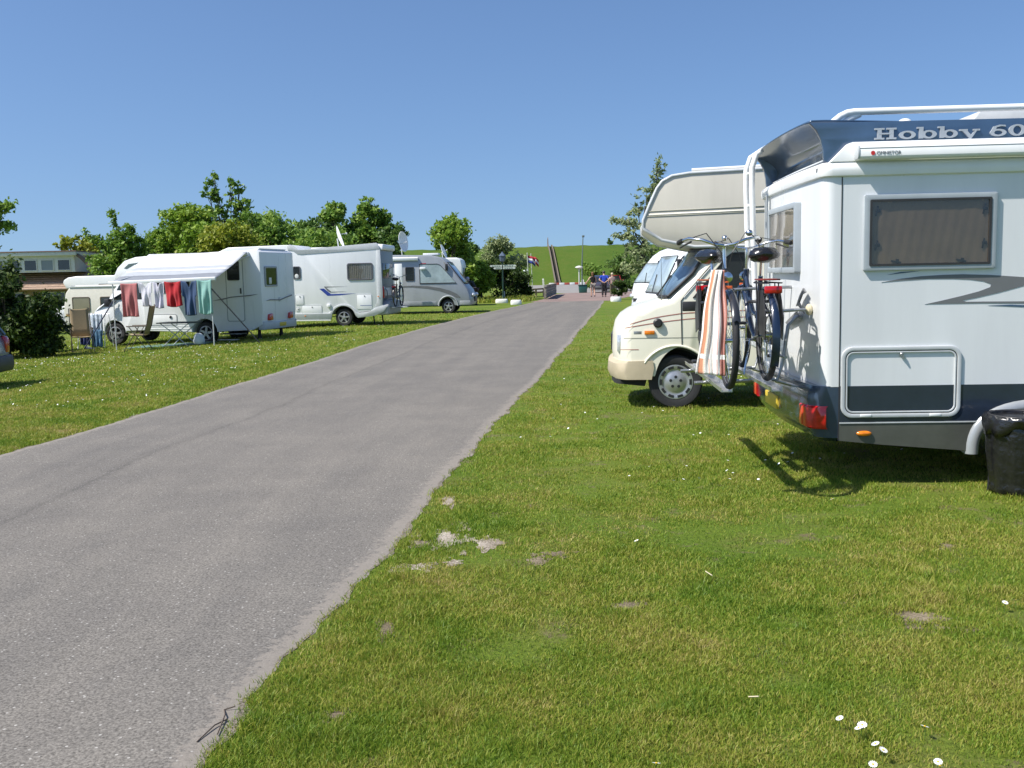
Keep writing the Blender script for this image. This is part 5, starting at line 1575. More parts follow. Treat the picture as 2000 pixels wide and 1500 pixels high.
    MB().box(-1.2, -.6, .5, 1.1, 2.66, 2.75).build('roof_light', white_m, T, bev=.02)
    rk = MB()
    for yy in (.5, 1.7):
        rk.tube([(1.36, yy, 1.3), (1.45, yy, 1.2), (1.5, yy, .62), (2.0, yy, .6)], .018, 6)
    rk = rk.tube([(1.5, .3, .9), (1.5, 1.9, .9)], .014, 6).build('bike_rack', steel_m, T)
    MB().box(1.70, 1.80, .0, 2.0, .60, .63).build('wheel_tray', steel_m, rk)
    return T
CAMP2 = build_curtain_camper()
M2 = Matrix.Translation((-5.8, 34.67, 0)) @ Matrix.Rotation(rad(-4.5), 4, 'Z')
bk = [o for o in bpy.data.objects if o.name == 'bicycle'][0]
b2 = copy_tree(bk)
b2.location = M2 @ Vector((1.75, .45, .63)); b2.rotation_euler = (0, 0, rad(85))
b2['label'] = 'bicycle on the rear rack of the net-curtained motorhome'
b2['group'] = 'bicycle at the far camper'

# ================================================================ integrated motorhomes
def integrated(label, loc, rz, sx, paint, stripe, prof, wheel_x, Wd=2.2, L=6.2, glass=None, lower=None):
    """one-box motorhome; nose at x=0, body runs towards +x*sx"""
    T = thing('motorhome', label, 'motorhome', loc, rz)
    nose_low = [(.06, .36), (.0, .50)]
    roof_end = [(L, prof[-1][1] + .03), (L, .42), (wheel_x + 3.6, .40)]
    base = nose_low + [q[:2] for q in prof] + roof_end + [(wheel_x + .45, .38)] + arc(wheel_x, .34, .40, .40, 8, 172, 12) + [(wheel_x - .45, .36)]
    bowed(base, Wd, sx).build('body', paint, T, smooth=45)
    MB().prism([(sx * .3, .36), (sx * .3, .8), (sx * (L - .2), .8), (sx * (L - .2), .38)], .35, Wd - .35).build('underbody', dark_m, T, smooth=0)
    for wx in (wheel_x, min(L - 1.3, wheel_x + 3.4)):
        wheel(T, sx * wx, .14, .31, .2, 'spoke'); wheel(T, sx * wx, Wd - .14, .31, .2, 'spoke', 1)
    # big windscreen following the bowed front
    i0, i1 = [k for k, p in enumerate(prof) if len(p) > 2][:2]
    (x0, z0), (x1, z1) = prof[i0][:2], prof[i1][:2]
    nrm = Vector((-(z1 - z0), 0, (x1 - x0))).normalized()
    rows = []
    for j in range(5):
        v = .03 + .94 * j / 4
        row = []
        for k in range(17):
            t = -.90 + 1.8 * k / 16
            e = abs(t)
            x, z = x0 + (x1 - x0) * v, z0 + (z1 - z0) * v
            ins = .16 * e ** 4 * max(0, 1 - x / 1.6)
            row.append((sx * (x + ins + nrm.x * .018), Wd / 2 * (1 + t), z + nrm.z * .018))
        rows.append(row)
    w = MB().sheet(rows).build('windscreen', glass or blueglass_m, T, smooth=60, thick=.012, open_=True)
    MB().tube([rows[0][k] for k in range(17)], .014, 6).build('screen_seal', rubber_m, w, smooth=60)
    MB().tube([rows[-1][k] for k in range(17)], .014, 6).build('screen_seal', rubber_m, w, smooth=60)
    for k in (0, 16):
        MB().tube([r_[k] for r_ in rows], .014, 6).build('screen_seal', rubber_m, w, smooth=60)
    MB().tube([(rows[0][5][0] - sx * .02, rows[0][5][1], rows[0][5][2] + .02), (rows[2][9][0] - sx * .02, rows[2][9][1], rows[2][9][2])], .012, 6).build('wiper', black_m, w)
    # cab side window
    sw = [(x0 + .42, z0 + .06), (x1 + .30, z1 - .14), (x1 + .45, z1 - .08), (x1 + 1.25, z1 - .08), (x1 + 1.25, z0 + .06)]
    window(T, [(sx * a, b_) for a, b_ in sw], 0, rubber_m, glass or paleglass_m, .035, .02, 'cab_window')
    # skirt and stripes
    if lower:
        for a, b_ in ((wheel_x + .52, L), (.16, wheel_x - .52)):
            MB().prism([(sx * a, .36), (sx * b_, .38), (sx * b_, .56), (sx * a, .56)], -.012, .04).build('skirt', lower, T, bev=.006)
        MB().tube([(sx * p_[0], -.01, p_[1]) for p_ in arc(wheel_x, .34, .43, .43, 0, 180, 18)], .035, 8).build('wheel_arch', lower, T, smooth=60)
    if stripe:
        pts = [(wheel_x + 2.6, 1.22, .03), (wheel_x + 1.6, 1.24, .05), (wheel_x + .9, 1.19, .08), (wheel_x + .35, 1.09, .10), (wheel_x - .1, .95, .12), (wheel_x - .4, .80, .12), (wheel_x - .55, .70, .02)]
        MB().loft([[(sx * a, -.006, b_ - c), (sx * a, -.006, b_ + c * .5), (sx * a, .004, b_ + c * .5), (sx * a, .004, b_ - c)] for a, b_, c in pts]).build('stripe', stripe, T, smooth=0)
    for y in (.16, Wd - .46):
        MB().ball((sx * .06, y + .15, .80), (.10, .17, .09), 12, 8).build('headlamp', clearlamp_m, T)
    MB().box(min(sx * -.015, sx * .06), max(sx * -.015, sx * .06), .55, Wd - .55, .50, .72).build('grille', black_m, T, bev=.015)
    for y in (-.06, Wd + .06):
        MB().obox((sx * (x1 + .02), y, z1 - .25), (.12, .10, .30)).build('mirror', black_m, T, bev=.03)
        MB().tube([(sx * (x1 + .05), y, z1 - .12), (sx * (x1 + .2), (.05 if y < 0 else Wd - .05), z1 + .02)], .016, 6).build('mirror_arm', black_m, T)
    return T, dict(x0=x0, z0=z0, x1=x1, z1=z1)
P3 = [(.04, .80), (.14, 1.05), (.33, 1.27, 1), (1.16, 2.30, 1), (1.45, 2.50), (1.9, 2.60), (3.4, 2.64)]
T3, _d = integrated('silver one-box motorhome with grey stripe, nose towards the road', tuple(Vector((-2.77, 44.63, 0)) + Vector((1.15 * math.cos(rad(-3)), 1.15 * math.sin(rad(-3)), 0))), rad(-3), -1, silver_m, pm('dark_grey_stripe', (.14, .145, .15), .35), P3, 1.15, 2.25, 7.0, lower=grey_m)
window(T3, rrect(-3.04, 1.47, -2.64, 2.09, .05), 0, rubber_m, darkglass_m, .03, .02, 'side_window')
MB().box(-3.42, -3.08, -.62, -.56, .60, 2.24).build('open_door', white_m, T3, bev=.02)
MB().box(-3.40, -3.10, -.555, -.5, 1.4, 2.05).build('door_window', darkglass_m, T3, bev=.02)
MB().prism([(-.02, 2.36), (-.10, 2.38), (-.11, 2.5), (-.02, 2.54)], -5.5, -2.45, 'x').build('awning_box', white_m, T3, bev=.01)
MB().obox((-2.25, -.08, 2.02), (.26, .10, .10)).build('awning_lamp', white_m, T3, bev=.02)
MB().box(-2.35, -2.1, -.012, .01, 2.20, 2.25).build('red_lettering', pm('red_lettering', (.45, .03, .05), .4), T3, smooth=0)
MB().box(-3.3, -2.9, -.62, -.1, .32, .36).build('entrance_step', white_m, T3, bev=.006)
MB().box(-2.3, -1.6, .5, 1.3, 2.6, 2.70).build('roof_light', white_m, T3, bev=.02)
dish(T3, (-3.3, .9, 3.25), .46, (.96, -.30, .12), mast=.62)
PA = [(.02, .95), (.06, 1.12), (.10, 1.25, 1), (.66, 1.97, 1), (.9, 2.22), (1.2, 2.40), (1.6, 2.52), (2.4, 2.55), (3.4, 2.55)]
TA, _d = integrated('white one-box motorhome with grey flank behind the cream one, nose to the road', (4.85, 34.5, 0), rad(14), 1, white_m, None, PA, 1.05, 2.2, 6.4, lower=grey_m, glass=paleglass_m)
MB().loft([[(x, -.012, z0), (x, -.012, z1), (x, .01, z1), (x, .01, z0)] for x, z0, z1 in ((.20, .60, .72), (.45, .62, 1.02), (.9, .62, 1.12), (1.8, .60, 1.16), (5.5, .60, 1.16))]).build('grey_flank', pm('warm_grey_flank', (.40, .38, .36), .4, var=.05), TA, smooth=0)
MB().sheet([[(.50 + a, -.006, .98 + 1.55 * a) for a in (0, .2, .4, .6)], [(.62 + a, -.006, .98 + 1.55 * a) for a in (0, .2, .4, .6)]]).build('grey_pillar', lgrey_m, TA, thick=.02, open_=True)
PB = [(.03, .9), (.12, 1.02), (.30, 1.10, 1), (.78, 2.05, 1), (.92, 2.18), (1.2, 2.26), (1.8, 2.30), (3.4, 2.34)]
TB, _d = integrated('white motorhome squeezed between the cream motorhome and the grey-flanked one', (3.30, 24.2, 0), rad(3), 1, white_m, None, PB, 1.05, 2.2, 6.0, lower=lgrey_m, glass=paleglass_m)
# rear of another camper beyond the silver one
def build_far_camper():
    T = thing('motorhome', 'white motorhome rear standing behind the silver one', 'motorhome', (-2.62, 55.0, 0), rad(-3))
    b = [(0, .5), (.03, 2.2), (-.05, 2.52), (-.25, 2.66), (-6.0, 2.70), (-6.0, .45)]
    MB().prism(b, 0, 2.2).build('body', white_m, T, bev=.06, seg=3)
    MB().prism([(.35, 1.5), (.35, 2.1), (1.85, 2.1), (1.85, 1.5)], -.02, .06, 'x').build('rear_window', darkglass_m, T, bev=.02)
    for y in (.05, 1.95):
        MB().box(.0, .05, y, y + .2, .7, 1.1).build('tail_light', redlamp_m, T, bev=.02)
    wheel(T, -1.5, .12, .31, .2, 'spoke'); wheel(T, -1.5, 2.08, .31, .2, 'spoke', 1); wheel(T, -4.9, .12, .31, .2, 'spoke')
    dish(T, (-1.15, 1.0, 3.02), .40, (.9, -.1, .35), mast=.42)
build_far_camper()
# ================================================================ left background: caravans, house, parked car
def build_caravan():
    x0, y0 = -17.9, 40.0
    T = thing('caravan', 'beige touring caravan with a curtained front window behind the dark bush', 'caravan', (x0, y0, ground_z(x0)), rad(-8))
    b = [(0.02, .55), (.0, 1.1), (.12, 1.75), (.30, 1.98), (.6, 2.06), (4.6, 2.10), (4.9, 1.8), (5.0, .9), (4.9, .5), (3.0, .45), (.4, .45)]
    MB().prism(b, 0, 2.1).build('body', pm('caravan_beige', (.60, .57, .50), .5, var=.05), T, bev=.06, seg=3)
    w = window(T, rrect(.40, 1.02, 1.16, 1.60, .06), 0, pm('brown_window_frame', (.13, .10, .07), .5), pm('caravan_glass', (.22, .20, .14), .08), .035, .025, 'window')
    window(T, rrect(1.6, 1.05, 2.5, 1.60, .06), 0, pm('brown_window_frame', (0, 0, 0)), darkglass_m, .035, .025, 'window')
    MB().box(.10, 4.9, -.012, .01, .83, .90).build('stripe', pm('orange_stripe', (.55, .32, .10), .5), T, smooth=0)
    MB().box(.10, 4.9, -.010, .01, .92, .94).build('stripe', pm('brown_stripe', (.20, .12, .06), .5), T, smooth=0)
    MB().box(.3, 4.7, -.03, .02, 1.98, 2.03).build('roof_rail', lgrey_m, T, bev=.006)
    wheel(T, 2.8, .12, .28, .18, 'spoke')
    MB().tube([(0, 1.05, .5), (-.9, 1.05, .45)], .05, 8).build('drawbar', steel_m, T)
build_caravan()
def build_van_behind():
    x0, y0 = -20.2, 46.0
    T = thing('motorhome', 'white alcove motorhome roof showing above the beige caravan', 'motorhome', (x0, y0, ground_z(x0)), rad(-5))
    g = ground_z(x0)
    zt = 2.0 - g
    b = [(-.35, zt - .30), (-.30, zt - .16), (-.1, zt - .05), (.3, zt), (5.6, zt + .05), (5.7, zt - .3), (5.7, .5), (.6, .5), (.6, 1.95), (-.2, 2.0)]
    MB().prism(b, 0, 2.2).build('body', white_m, T, bev=.05, seg=3)
    window(T, rrect(.02, zt - .72, .62, zt - .42, .05), 0, grey_m, darkglass_m, .03, .02, 'overcab_window')
    window(T, rrect(1.35, zt - .75, 2.05, zt - .35, .05), 0, grey_m, darkglass_m, .03, .02, 'side_window')
    cab = [(-1.0, .4), (-1.0, .95), (-.75, 1.15), (-.25, 1.25), (.2, 1.95), (.7, 1.95), (.7, .4)]
    MB().prism(cab, .1, 2.1).build('cab', white_m, T, bev=.05)
    plate('cab_window', darkglass_m, T, [(-.05, 1.3), (.25, 1.8), (.6, 1.8), (.6, 1.3)], .1, .01)
    wheel(T, -.3, .2, .32, .2, 'spoke'); wheel(T, 3.4, .15, .32, .2, 'spoke')
build_van_behind()

def build_house():
    gx = -29.0
    T = thing('house', 'brick house with a tiled roof and a long white dormer of windows behind the bushes', 'house', (-26.9, 62.0, ground_z(gx)), rad(2))
    g = ground_z(gx)
    Z = lambda z: z - g
    tile_m = pm('roof_tile', (.38, .27, .20), .8, var=.25, scale=5)
    brick = pm('brick_wall', (.36, .25, .18), .85, var=.2, scale=9)
    trim = pm('white_trim', (.66, .66, .63), .6, var=.05)
    MB().box(-12, 1.2, .9, 9, 0, Z(1.55)).build('wall', brick, T, smooth=0)
    # roof: stepped tile courses rising to the ridge
    rf = MB()
    n = 16
    for k in range(n):
        t0, t1 = k / n, (k + 1) / n
        y0_, y1_ = -.2 + 5.2 * t0, -.2 + 5.2 * t1 + .12
        z0_, z1_ = Z(1.35) + 2.15 * t0, Z(1.35) + 2.15 * t1
        rf.add([(-12.3, y0_, z0_ + .05), (1.55, y0_, z0_ + .05), (1.55, y1_, z1_ + .04), (-12.3, y1_, z1_ + .04), (-12.3, y0_, z0_), (1.55, y0_, z0_), (1.55, y1_, z1_), (-12.3, y1_, z1_)], [(0, 1, 2, 3), (4, 7, 6, 5), (0, 4, 5, 1), (2, 6, 7, 3), (0, 3, 7, 4), (1, 5, 6, 2)])
    r = rf.build('roof', tile_m, T, smooth=0)
    MB().prism([(5.0, Z(3.50)), (10.2, Z(1.35)), (10.2, Z(1.3)), (5.0, Z(3.44))], -12.3, 1.55, 'x').build('rear_slope', tile_m, r, smooth=0)
    MB().prism([(.9, Z(1.4)), (5.0, Z(3.4)), (9.0, Z(1.4))], 1.05, 1.25, 'x').build('gable', brick, T, smooth=0)
    # dormer with flat roof
    d = MB().prism([(-9.6, Z(2.42)), (-9.6, Z(3.42)), (-.1, Z(3.42)), (-.1, Z(2.42))], .35, 4.0).build('dormer', trim, T, smooth=0)
    MB().box(-9.9, .12, .05, 4.4, Z(3.42), Z(3.66)).build('fascia', trim, d, bev=.02)
    MB().box(-9.95, .16, -.0, 4.45, Z(3.66), Z(3.72)).build('dormer_roof', pm('roof_felt_red', (.22, .13, .11), .8), d, smooth=0)
    MB().prism([(.05, Z(3.40)), (.05, Z(3.58)), (.4, Z(3.35)), (1.3, Z(2.35)), (1.15, Z(2.3)), (.3, Z(3.2))], .2, .5).build('barge_board', pm('barge_brown', (.16, .11, .09), .7), d, smooth=0)
    for i in range(9):
        x1 = -.35 - i * 1.02
        pl = [(x1 - .80, Z(2.50)), (x1, Z(2.50)), (x1, Z(3.20)), (x1 - .80, Z(3.20))]
        mt = darkglass_m if i != 1 else pm('pale_blind_glass', (.22, .25, .27), .15)
        window(d, pl, .35, trim, mt, .05, .05, 'dormer_window')
    for i in range(4):
        x1 = -1.0 - i * 2.6
        window(T, [(x1 - 1.4, Z(0)), (x1, Z(0)), (x1, Z(1.2)), (x1 - 1.4, Z(1.2))], .9, trim, darkglass_m, .06, .05, 'window')
build_house()

def build_car(label, loc, rz, paint, group=None, sc=1.0):
    """estate-shaped car; rear end at x=0, front at x=-4.2; near side y=0"""
    T = thing('parked_car', label, 'car', loc, rz, group)
    W = 1.70
    lowp = [(.0, .30), (.03, .45), (-.0, .80), (-.05, .92), (-.9, .96), (-2.9, .92), (-3.7, .82), (-4.05, .68), (-4.15, .45), (-4.1, .28), (-3.75, .26)] + arc(-3.35, .30, .34, .34, 172, 8, 10) + [(-2.95, .24), (-1.25, .24)] + arc(-.85, .30, .34, .34, 172, 8, 10) + [(-.45, .26)]
    MB().prism(lowp, 0, W).map(lambda x, y, z: (x, W / 2 + (y - W / 2) * (1 - .10 * max(0, min(1, (-x - 3.2) / .9)) - .08 * max(0, min(1, (x + .6) / .6))), z)).build('body', paint, T, bev=.06, seg=3)
    gh = [(-.02, .90), (-.28, 1.36), (-.5, 1.42), (-1.9, 1.43), (-2.3, 1.36), (-2.95, .92)]
    tp = lambda x, y, z: (x, W / 2 + (y - W / 2) * (.96 - .22 * max(0, (z - .9)) / .5), z)
    MB().prism(gh, .03, W - .03).map(tp).build('greenhouse', darkglass_m, T, bev=.03, seg=2)
    MB().prism([(-.22, 1.34), (-.45, 1.435), (-1.9, 1.445), (-2.32, 1.355), (-1.9, 1.39), (-.5, 1.38)], .16, W - .16).build('roof', paint, T, bev=.02)
    for y in (.045, W - .045):
        for a, b_ in (((-.04, .92), (-.30, 1.38)), ((-.95, .95), (-.98, 1.40)), ((-1.85, .95), (-1.82, 1.41)), ((-2.92, .94), (-2.3, 1.37))):
            MB().tube([tp(a[0], y, a[1]), tp(b_[0], y, b_[1])], .030, 6).build('pillar', paint, T)
    MB().prism([(.06, .28), (.09, .40), (.07, .56), (-.12, .58), (-.12, .28)], .03, W - .03).build('rear_bumper', pm('dark_bumper', (.045, .05, .055), .5), T, bev=.04, seg=2)
    MB().prism([(-4.18, .28), (-4.21, .42), (-4.16, .56), (-4.0, .56), (-4.0, .28)], .10, W - .10).build('front_bumper', MATS['dark_bumper'], T, bev=.04)
    for y in (.06, W - .22):
        MB().prism([(.02, .60), (.035, .82), (-.0, .90), (-.14, .90), (-.10, .60)], y, y + .16).build('tail_light', redlamp_m, T, bev=.02)
        MB().ball((-3.98, y + .12, .68), (.12, .14, .07), 10, 6).build('headlamp', clearlamp_m, T)
    MB().box(-4.17, -4.05, .6, W - .6, .52, .66).build('grille', black_m, T, bev=.01)
    MB().box(.03, .055, .6, W - .6, .62, .73).build('number_plate', plate_m, T)
    for x in (-.85, -3.35):
        wheel(T, x, .12, .30, .18, 'spoke'); wheel(T, x, W - .12, .30, .18, 'spoke', 1)
    for y in (-.06, W + .06):
        MB().obox((-2.45, y, .98), (.10, .16, .12)).build('mirror', paint, T, bev=.03)
    return T
blue_grey = pm('blue_grey_car_paint', (.20, .24, .28), .2, metal=.3, var=.04, coat=.6)
build_car('blue-grey car of which only the tail shows at the left edge', (-8.98, 16.3, ground_z(-10)), rad(3), blue_grey)
build_car('dark grey car parked nose-on beyond the strolling people', (9.0, 88.0, .01), rad(85), pm('grey_car_paint', (.07, .06, .08), .25, metal=.3, coat=.5))
build_car('red car parked on the square beyond the strolling people', (10.6, 93.0, .01), rad(80), pm('red_car_paint', (.28, .02, .02), .25, coat=.5))

# ================================================================ far end: sign lantern, flags, gate, bridge, bin, lamps
green_m = pm('dark_green_paint', (.018, .05, .035), .4, var=.15)
def sign_lantern():
    p = px_ground(983, 590)
    T = thing('lantern_signpost', 'dark green lantern post carrying pale direction boards', 'lamp post', (p.x, p.y, 0))
    MB().lathe([(.12, 0), (.12, .25), (.07, .35), (.055, .5), (.045, 2.4), (.045, 2.45)], (0, 0, 0), 'z', 14).build('post', green_m, T, smooth=50)
    hd = MB().lathe([(.06, 2.42), (.10, 2.46), (.16, 2.50), (.20, 2.80), (.23, 2.82), (.20, 2.86), (.08, 2.98), (.03, 3.06), (.001, 3.08)], (0, 0, 0), 'z', 6).build('lantern', pm('lantern_blue_grey', (.10, .13, .18), .3), T, smooth=0)
    brd = pm('sign_board_pale', (.62, .66, .58), .5, var=.06)
    for (x0, x1, z0, z1, sg) in ((-.72, -.03, 2.16, 2.27, -1), (-.50, -.03, 2.02, 2.13, -1), (.03, .78, 2.16, 2.27, 1), (.03, .74, 2.02, 2.13, 1)):
        tip = (x0 - .07 if sg < 0 else x1 + .07)
        pl = [(x0, z0), (x1, z0)] + ([(tip, (z0 + z1) / 2)] if sg > 0 else []) + [(x1, z1), (x0, z1)] + ([(tip, (z0 + z1) / 2)] if sg < 0 else [])
        b = MB().prism(pl, -.06, -.03).build('direction_board', brd, T, smooth=0)
        # lines of lettering too small to read
        for k in range(4):
            a = x0 + .08 + (x1 - x0 - .16) * k / 4
            MB().box(a, a + (x1 - x0) * .13, -.066, -.058, (z0 + z1) / 2 - .018, (z0 + z1) / 2 + .018).build('lettering', pm('sign_lettering_green', (.10, .20, .14), .6), b, smooth=0)
    return T
sign_lantern()

def flag(label, px, ptop, pbase_y, Y, cols, lean):
    base = px_ground(px, pbase_y)
    T = thing('flagpole', label, 'flag', (base.x, base.y, 0), 0, 'flags by the bridge')
    H = 3.1
    MB().tube([(0, 0, 0), (lean * H * .5, 0, H * .5), (lean * H, 0, H)], .028, 8).build('pole', pm('pole_pale', (.55, .58, .50), .5), T)
    MB().ball((lean * H, 0, H + .03), .045, 8, 6).build('finial', MATS['pole_pale'], T)
    L, h = .75, .52
    for k, c in enumerate(cols):
        rows = []
        for j in range(3):
            v = (k + j / 2) / 3
            rows.append([(lean * H + .02 + L * u * .72, .10 * math.sin(u * 7 + v) * u, H - .05 - h * v - .55 * u ** 1.1 * L * .75 - .04 * math.sin(u * 8)) for u in [i / 14 for i in range(15)]])
        MB().sheet(rows).build('flag_stripe', c, T, smooth=70, thick=.006, open_=True)
fr_, fw_, fb_ = pm('flag_red', (.50, .05, .06), .8, trans=.3), pm('flag_white', (.78, .78, .80), .8, trans=.3), pm('flag_blue', (.03, .06, .30), .8, trans=.3)
flag('red white and blue flag on the left of two poles', 1034, 502, 582, 72, (fr_, fw_, fb_), -.03)
flag('faded red and white flag on the right of two poles', 1041, 504, 580, 74, (fr_, fw_, fr_), -.03)

def far_post(name, label, cat, px, py_base, h, w, mat, lean=0.0, grp=None):
    p = px_ground(px, py_base)
    o = MB().loft([[(lean * z + w / 2 * sx_, w / 2 * sy_, z) for sx_, sy_ in ((-1, -1), (1, -1), (1, 1), (-1, 1))] for z in (0, h * .95)] + [[(lean * h + w / 4 * sx_, w / 4 * sy_, h) for sx_, sy_ in ((-1, -1), (1, -1), (1, 1), (-1, 1))]]).build(name, mat, None, smooth=0)
    o.location = (p.x, p.y, 0)
    return tag(o, label, cat, grp)
wpost = pm('white_post_paint', (.68, .68, .62), .6, var=.1)
far_post('gate_post', 'slanting white wooden post left of the flags', 'post', 1029, 577, 1.0, .12, wpost, -.12)
far_post('gate_post', 'upright white wooden post right of the flags, by the bridge', 'post', 1063, 576, 1.3, .14, wpost, -.06)
far_post('marker_post', 'small grey marker post under the lantern', 'post', 985, 588, .62, .10, lgrey_m)
far_post('marker_post', 'short white bollard in front of the tall street lamp', 'bollard', 1138, 561, .9, .3, wpost)
# round convex mirror / globe lamp by the slanting post
p = px_ground(1028, 578)
T = thing('globe_lamp', 'small round globe lamp on a thin post left of the flags', 'lamp', (p.x, p.y, 0))
MB().tube([(0, 0, 0), (0, 0, 1.75)], .03, 8).build('post', lgrey_m, T)
MB().ball((0, 0, 1.9), (.22, .22, .18), 14, 10).build('globe', pm('frosted_globe', (.52, .58, .55), .3), T)

# bridge parapet of weathered boards
def parapet():
    a, b_ = px_ground(1066, 585), px_ground(1086, 576)
    d = b_ - a
    L = d.length
    T = thing('bridge_parapet', 'weathered grey board parapet of the small bridge right of the white post', 'parapet', (a.x, a.y, 0), math.atan2(d.y, d.x))
    bm_ = pm('weathered_board', (.24, .22, .19), .85, var=.25, scale=4)
    for k in range(4):
        z = .08 + k * .19
        MB().box(0, L, -.04 - .01 * (k % 2), .03, z, z + .17).map(lambda x, y, zz: (x, y, zz + .22 * math.sin(math.pi * min(1, x / L)) * .4)).build('board', bm_, T, bev=.01)
    for x in (0.1, L * .5, L - .1):
        MB().box(x - .06, x + .06, .03, .13, 0, .82).build('post', bm_, T, bev=.01)
    for k in range(2):
        MB().box(-.05, L + .05, -.10, .14, .85 + .05 * k, .88 + .05 * k).build('cap_rail', bm_, T, bev=.008)
parapet()
# low timber fence by the ditch
def fence():
    a, b_ = px_ground(1031, 582), px_ground(1062, 579)
    d = b_ - a
    T = thing('timber_rail', 'low timber rail between the two white posts', 'fence', (a.x, a.y, 0), math.atan2(d.y, d.x))
    m = pm('raw_timber', (.34, .28, .18), .85, var=.2)
    for x in (0, d.length * .5, d.length):
        MB().box(x - .06, x + .06, -.06, .06, 0, .62).build('post', m, T, bev=.01)
    for z in (.28, .52):
        MB().box(-.1, d.length + .1, -.04 - .002 * z, .04, z, z + .12).build('rail', m, T, bev=.008)
fence()
# whitewashed boulders at the road end
bould = pm('whitewash', (.80, .80, .77), .8, var=.08, bump=.4, bscale=14)
for i, (px_, py_, w, h_, lab) in enumerate([(980, 592, .75, .24, 'flat whitewashed block by the road end, left of its twin'), (1008, 595, .62, .26, 'square whitewashed block by the road end, right of its twin'), (1203, 589, .62, .28, 'whitewashed block on the right verge by the bush')]):
    p = px_ground(px_, py_)
    o = MB().loft([[(w / 2 * s * math.copysign(abs(math.cos(a)) ** .6, math.cos(a)), .28 * s * math.copysign(abs(math.sin(a)) ** .6, math.sin(a)), z) for a in [2 * math.pi * k / 16 for k in range(16)]] for z, s in ((0, .96), (.05, 1.0), (h_ * .8, .97), (h_, .86))]).build('white_block', bould, None, smooth=50)
    o.location = (p.x, p.y, 0)
    tag(o, lab, 'stone block', 'white blocks at the road end')
# tall street lamp, globe lamp beside it, dark green bin
p = px_ground(1137, 570)
T = thing('street_lamp', 'tall thin grey street lamp rising above the dike line', 'street lamp', (p.x, p.y, 0))
MB().tube([(0, 0, 0), (.02, 0, 2.5), (.14, 0, 4.9)], [.07, .055, .04], 10).build('post', pm('lamp_grey', (.14, .17, .16), .5), T)
MB().loft([[(.14 + x, y, z) for x, y, z in ((-.09, -.06, zz), (.13, -.06, zz), (.13, .06, zz), (-.09, .06, zz))] for zz in (4.88, 5.05)]).build('lamp_head', MATS['lamp_grey'], T, bev=.02)
p = px_ground(1135, 572)
T = thing('area_lamp', 'low pale disc-topped lamp in front of the tall one', 'street lamp', (p.x - .15, p.y, 0))
MB().tube([(0, 0, 0), (0, 0, 2.05)], .05, 8).build('post', wpost, T)
MB().lathe([(.05, 2.0), (.14, 2.05), (.34, 2.16), (.30, 2.22), (.1, 2.30), (.001, 2.32)], (0, 0, 0), 'z', 18).build('shade', pm('pale_shade', (.6, .6, .56), .5), T)
p = px_ground(1138, 572)
T = thing('planter_bin', 'dark green box bin at the foot of the tall street lamp', 'bin', (p.x, p.y - .3, 0))
MB().loft([[(sx_ * s, sy_ * .3, z) for sx_, sy_ in ((-1, -1), (1, -1), (1, 1), (-1, 1))] for z, s in ((0, .32), (.62, .36))]).build('box', pm('bin_green', (.02, .09, .075), .4), T, bev=.03)
MB().box(-.39, .39, -.33, .33, .62, .70).build('lid', pm('bin_green_dark', (.012, .05, .045), .4), T, bev=.02)
# red and white kerb at the foot of the dike
T = thing('striped_kerb', 'low red and white striped kerb at the foot of the dike', 'kerb', (0, 151.0, 0))
kr, kw = pm('kerb_red', (.38, .07, .05), .7), pm('kerb_white', (.72, .72, .70), .7)
for k in range(14):
    MB().box(5.9 + k * .78, 6.66 + k * .78, -.2, .2, .0, .32).build('kerb_block', kw if k % 2 == 0 else kr, T, bev=.02)
# dike stairway with timber balustrades
T = thing('dike_stairs', 'long straight stairway with timber sides climbing the dike', 'stairs', (7.5, 155.5, 0), 0)
sm_, tm_ = pm('stair_stone', (.09, .085, .075), .9, var=.2), pm('stair_timber', (.17, .14, .105), .9, var=.2)
def dike_z(y):
    return float(np.interp(y, [q[0] for q in dsec[1:9]], [q[1] for q in dsec[1:9]]))
N = 40
for k in range(N):
    yy = 156 + 28.5 * k / N
    z = dike_z(yy)
    MB().box(-.24, .24, yy - 155.5, yy - 155.5 + 28.5 / N + .15, z - .2, z + .16).build('step', sm_, T, smooth=0)
for x in (-.34, .34):
    secs = []
    for k in range(24):
        yy = 155.7 + 30.5 * k / 23
        z = dike_z(yy) + .1
        hh = .30 if x > 0 else .42
        secs.append([(x - .08, yy - 155.5, z - .3), (x + .08, yy - 155.5, z - .3), (x + .08, yy - 155.5, z + hh), (x - .08, yy - 155.5, z + hh)])
    MB().loft(secs).build('balustrade', tm_, T, smooth=0)
MB().loft([[(-.46, 29.5, 6.5), (-.24, 29.5, 6.5), (-.24, 29.9, 6.5), (-.46, 29.9, 6.5)], [(-.42, 29.5, 8.1), (-.28, 29.5, 8.1), (-.28, 29.8, 8.1), (-.42, 29.8, 8.1)], [(-.37, 29.6, 8.45), (-.33, 29.6, 8.45), (-.33, 29.65, 8.45), (-.37, 29.65, 8.45)]]).build('head_post', pm('rust_timber', (.25, .15, .09), .9), T, smooth=0)

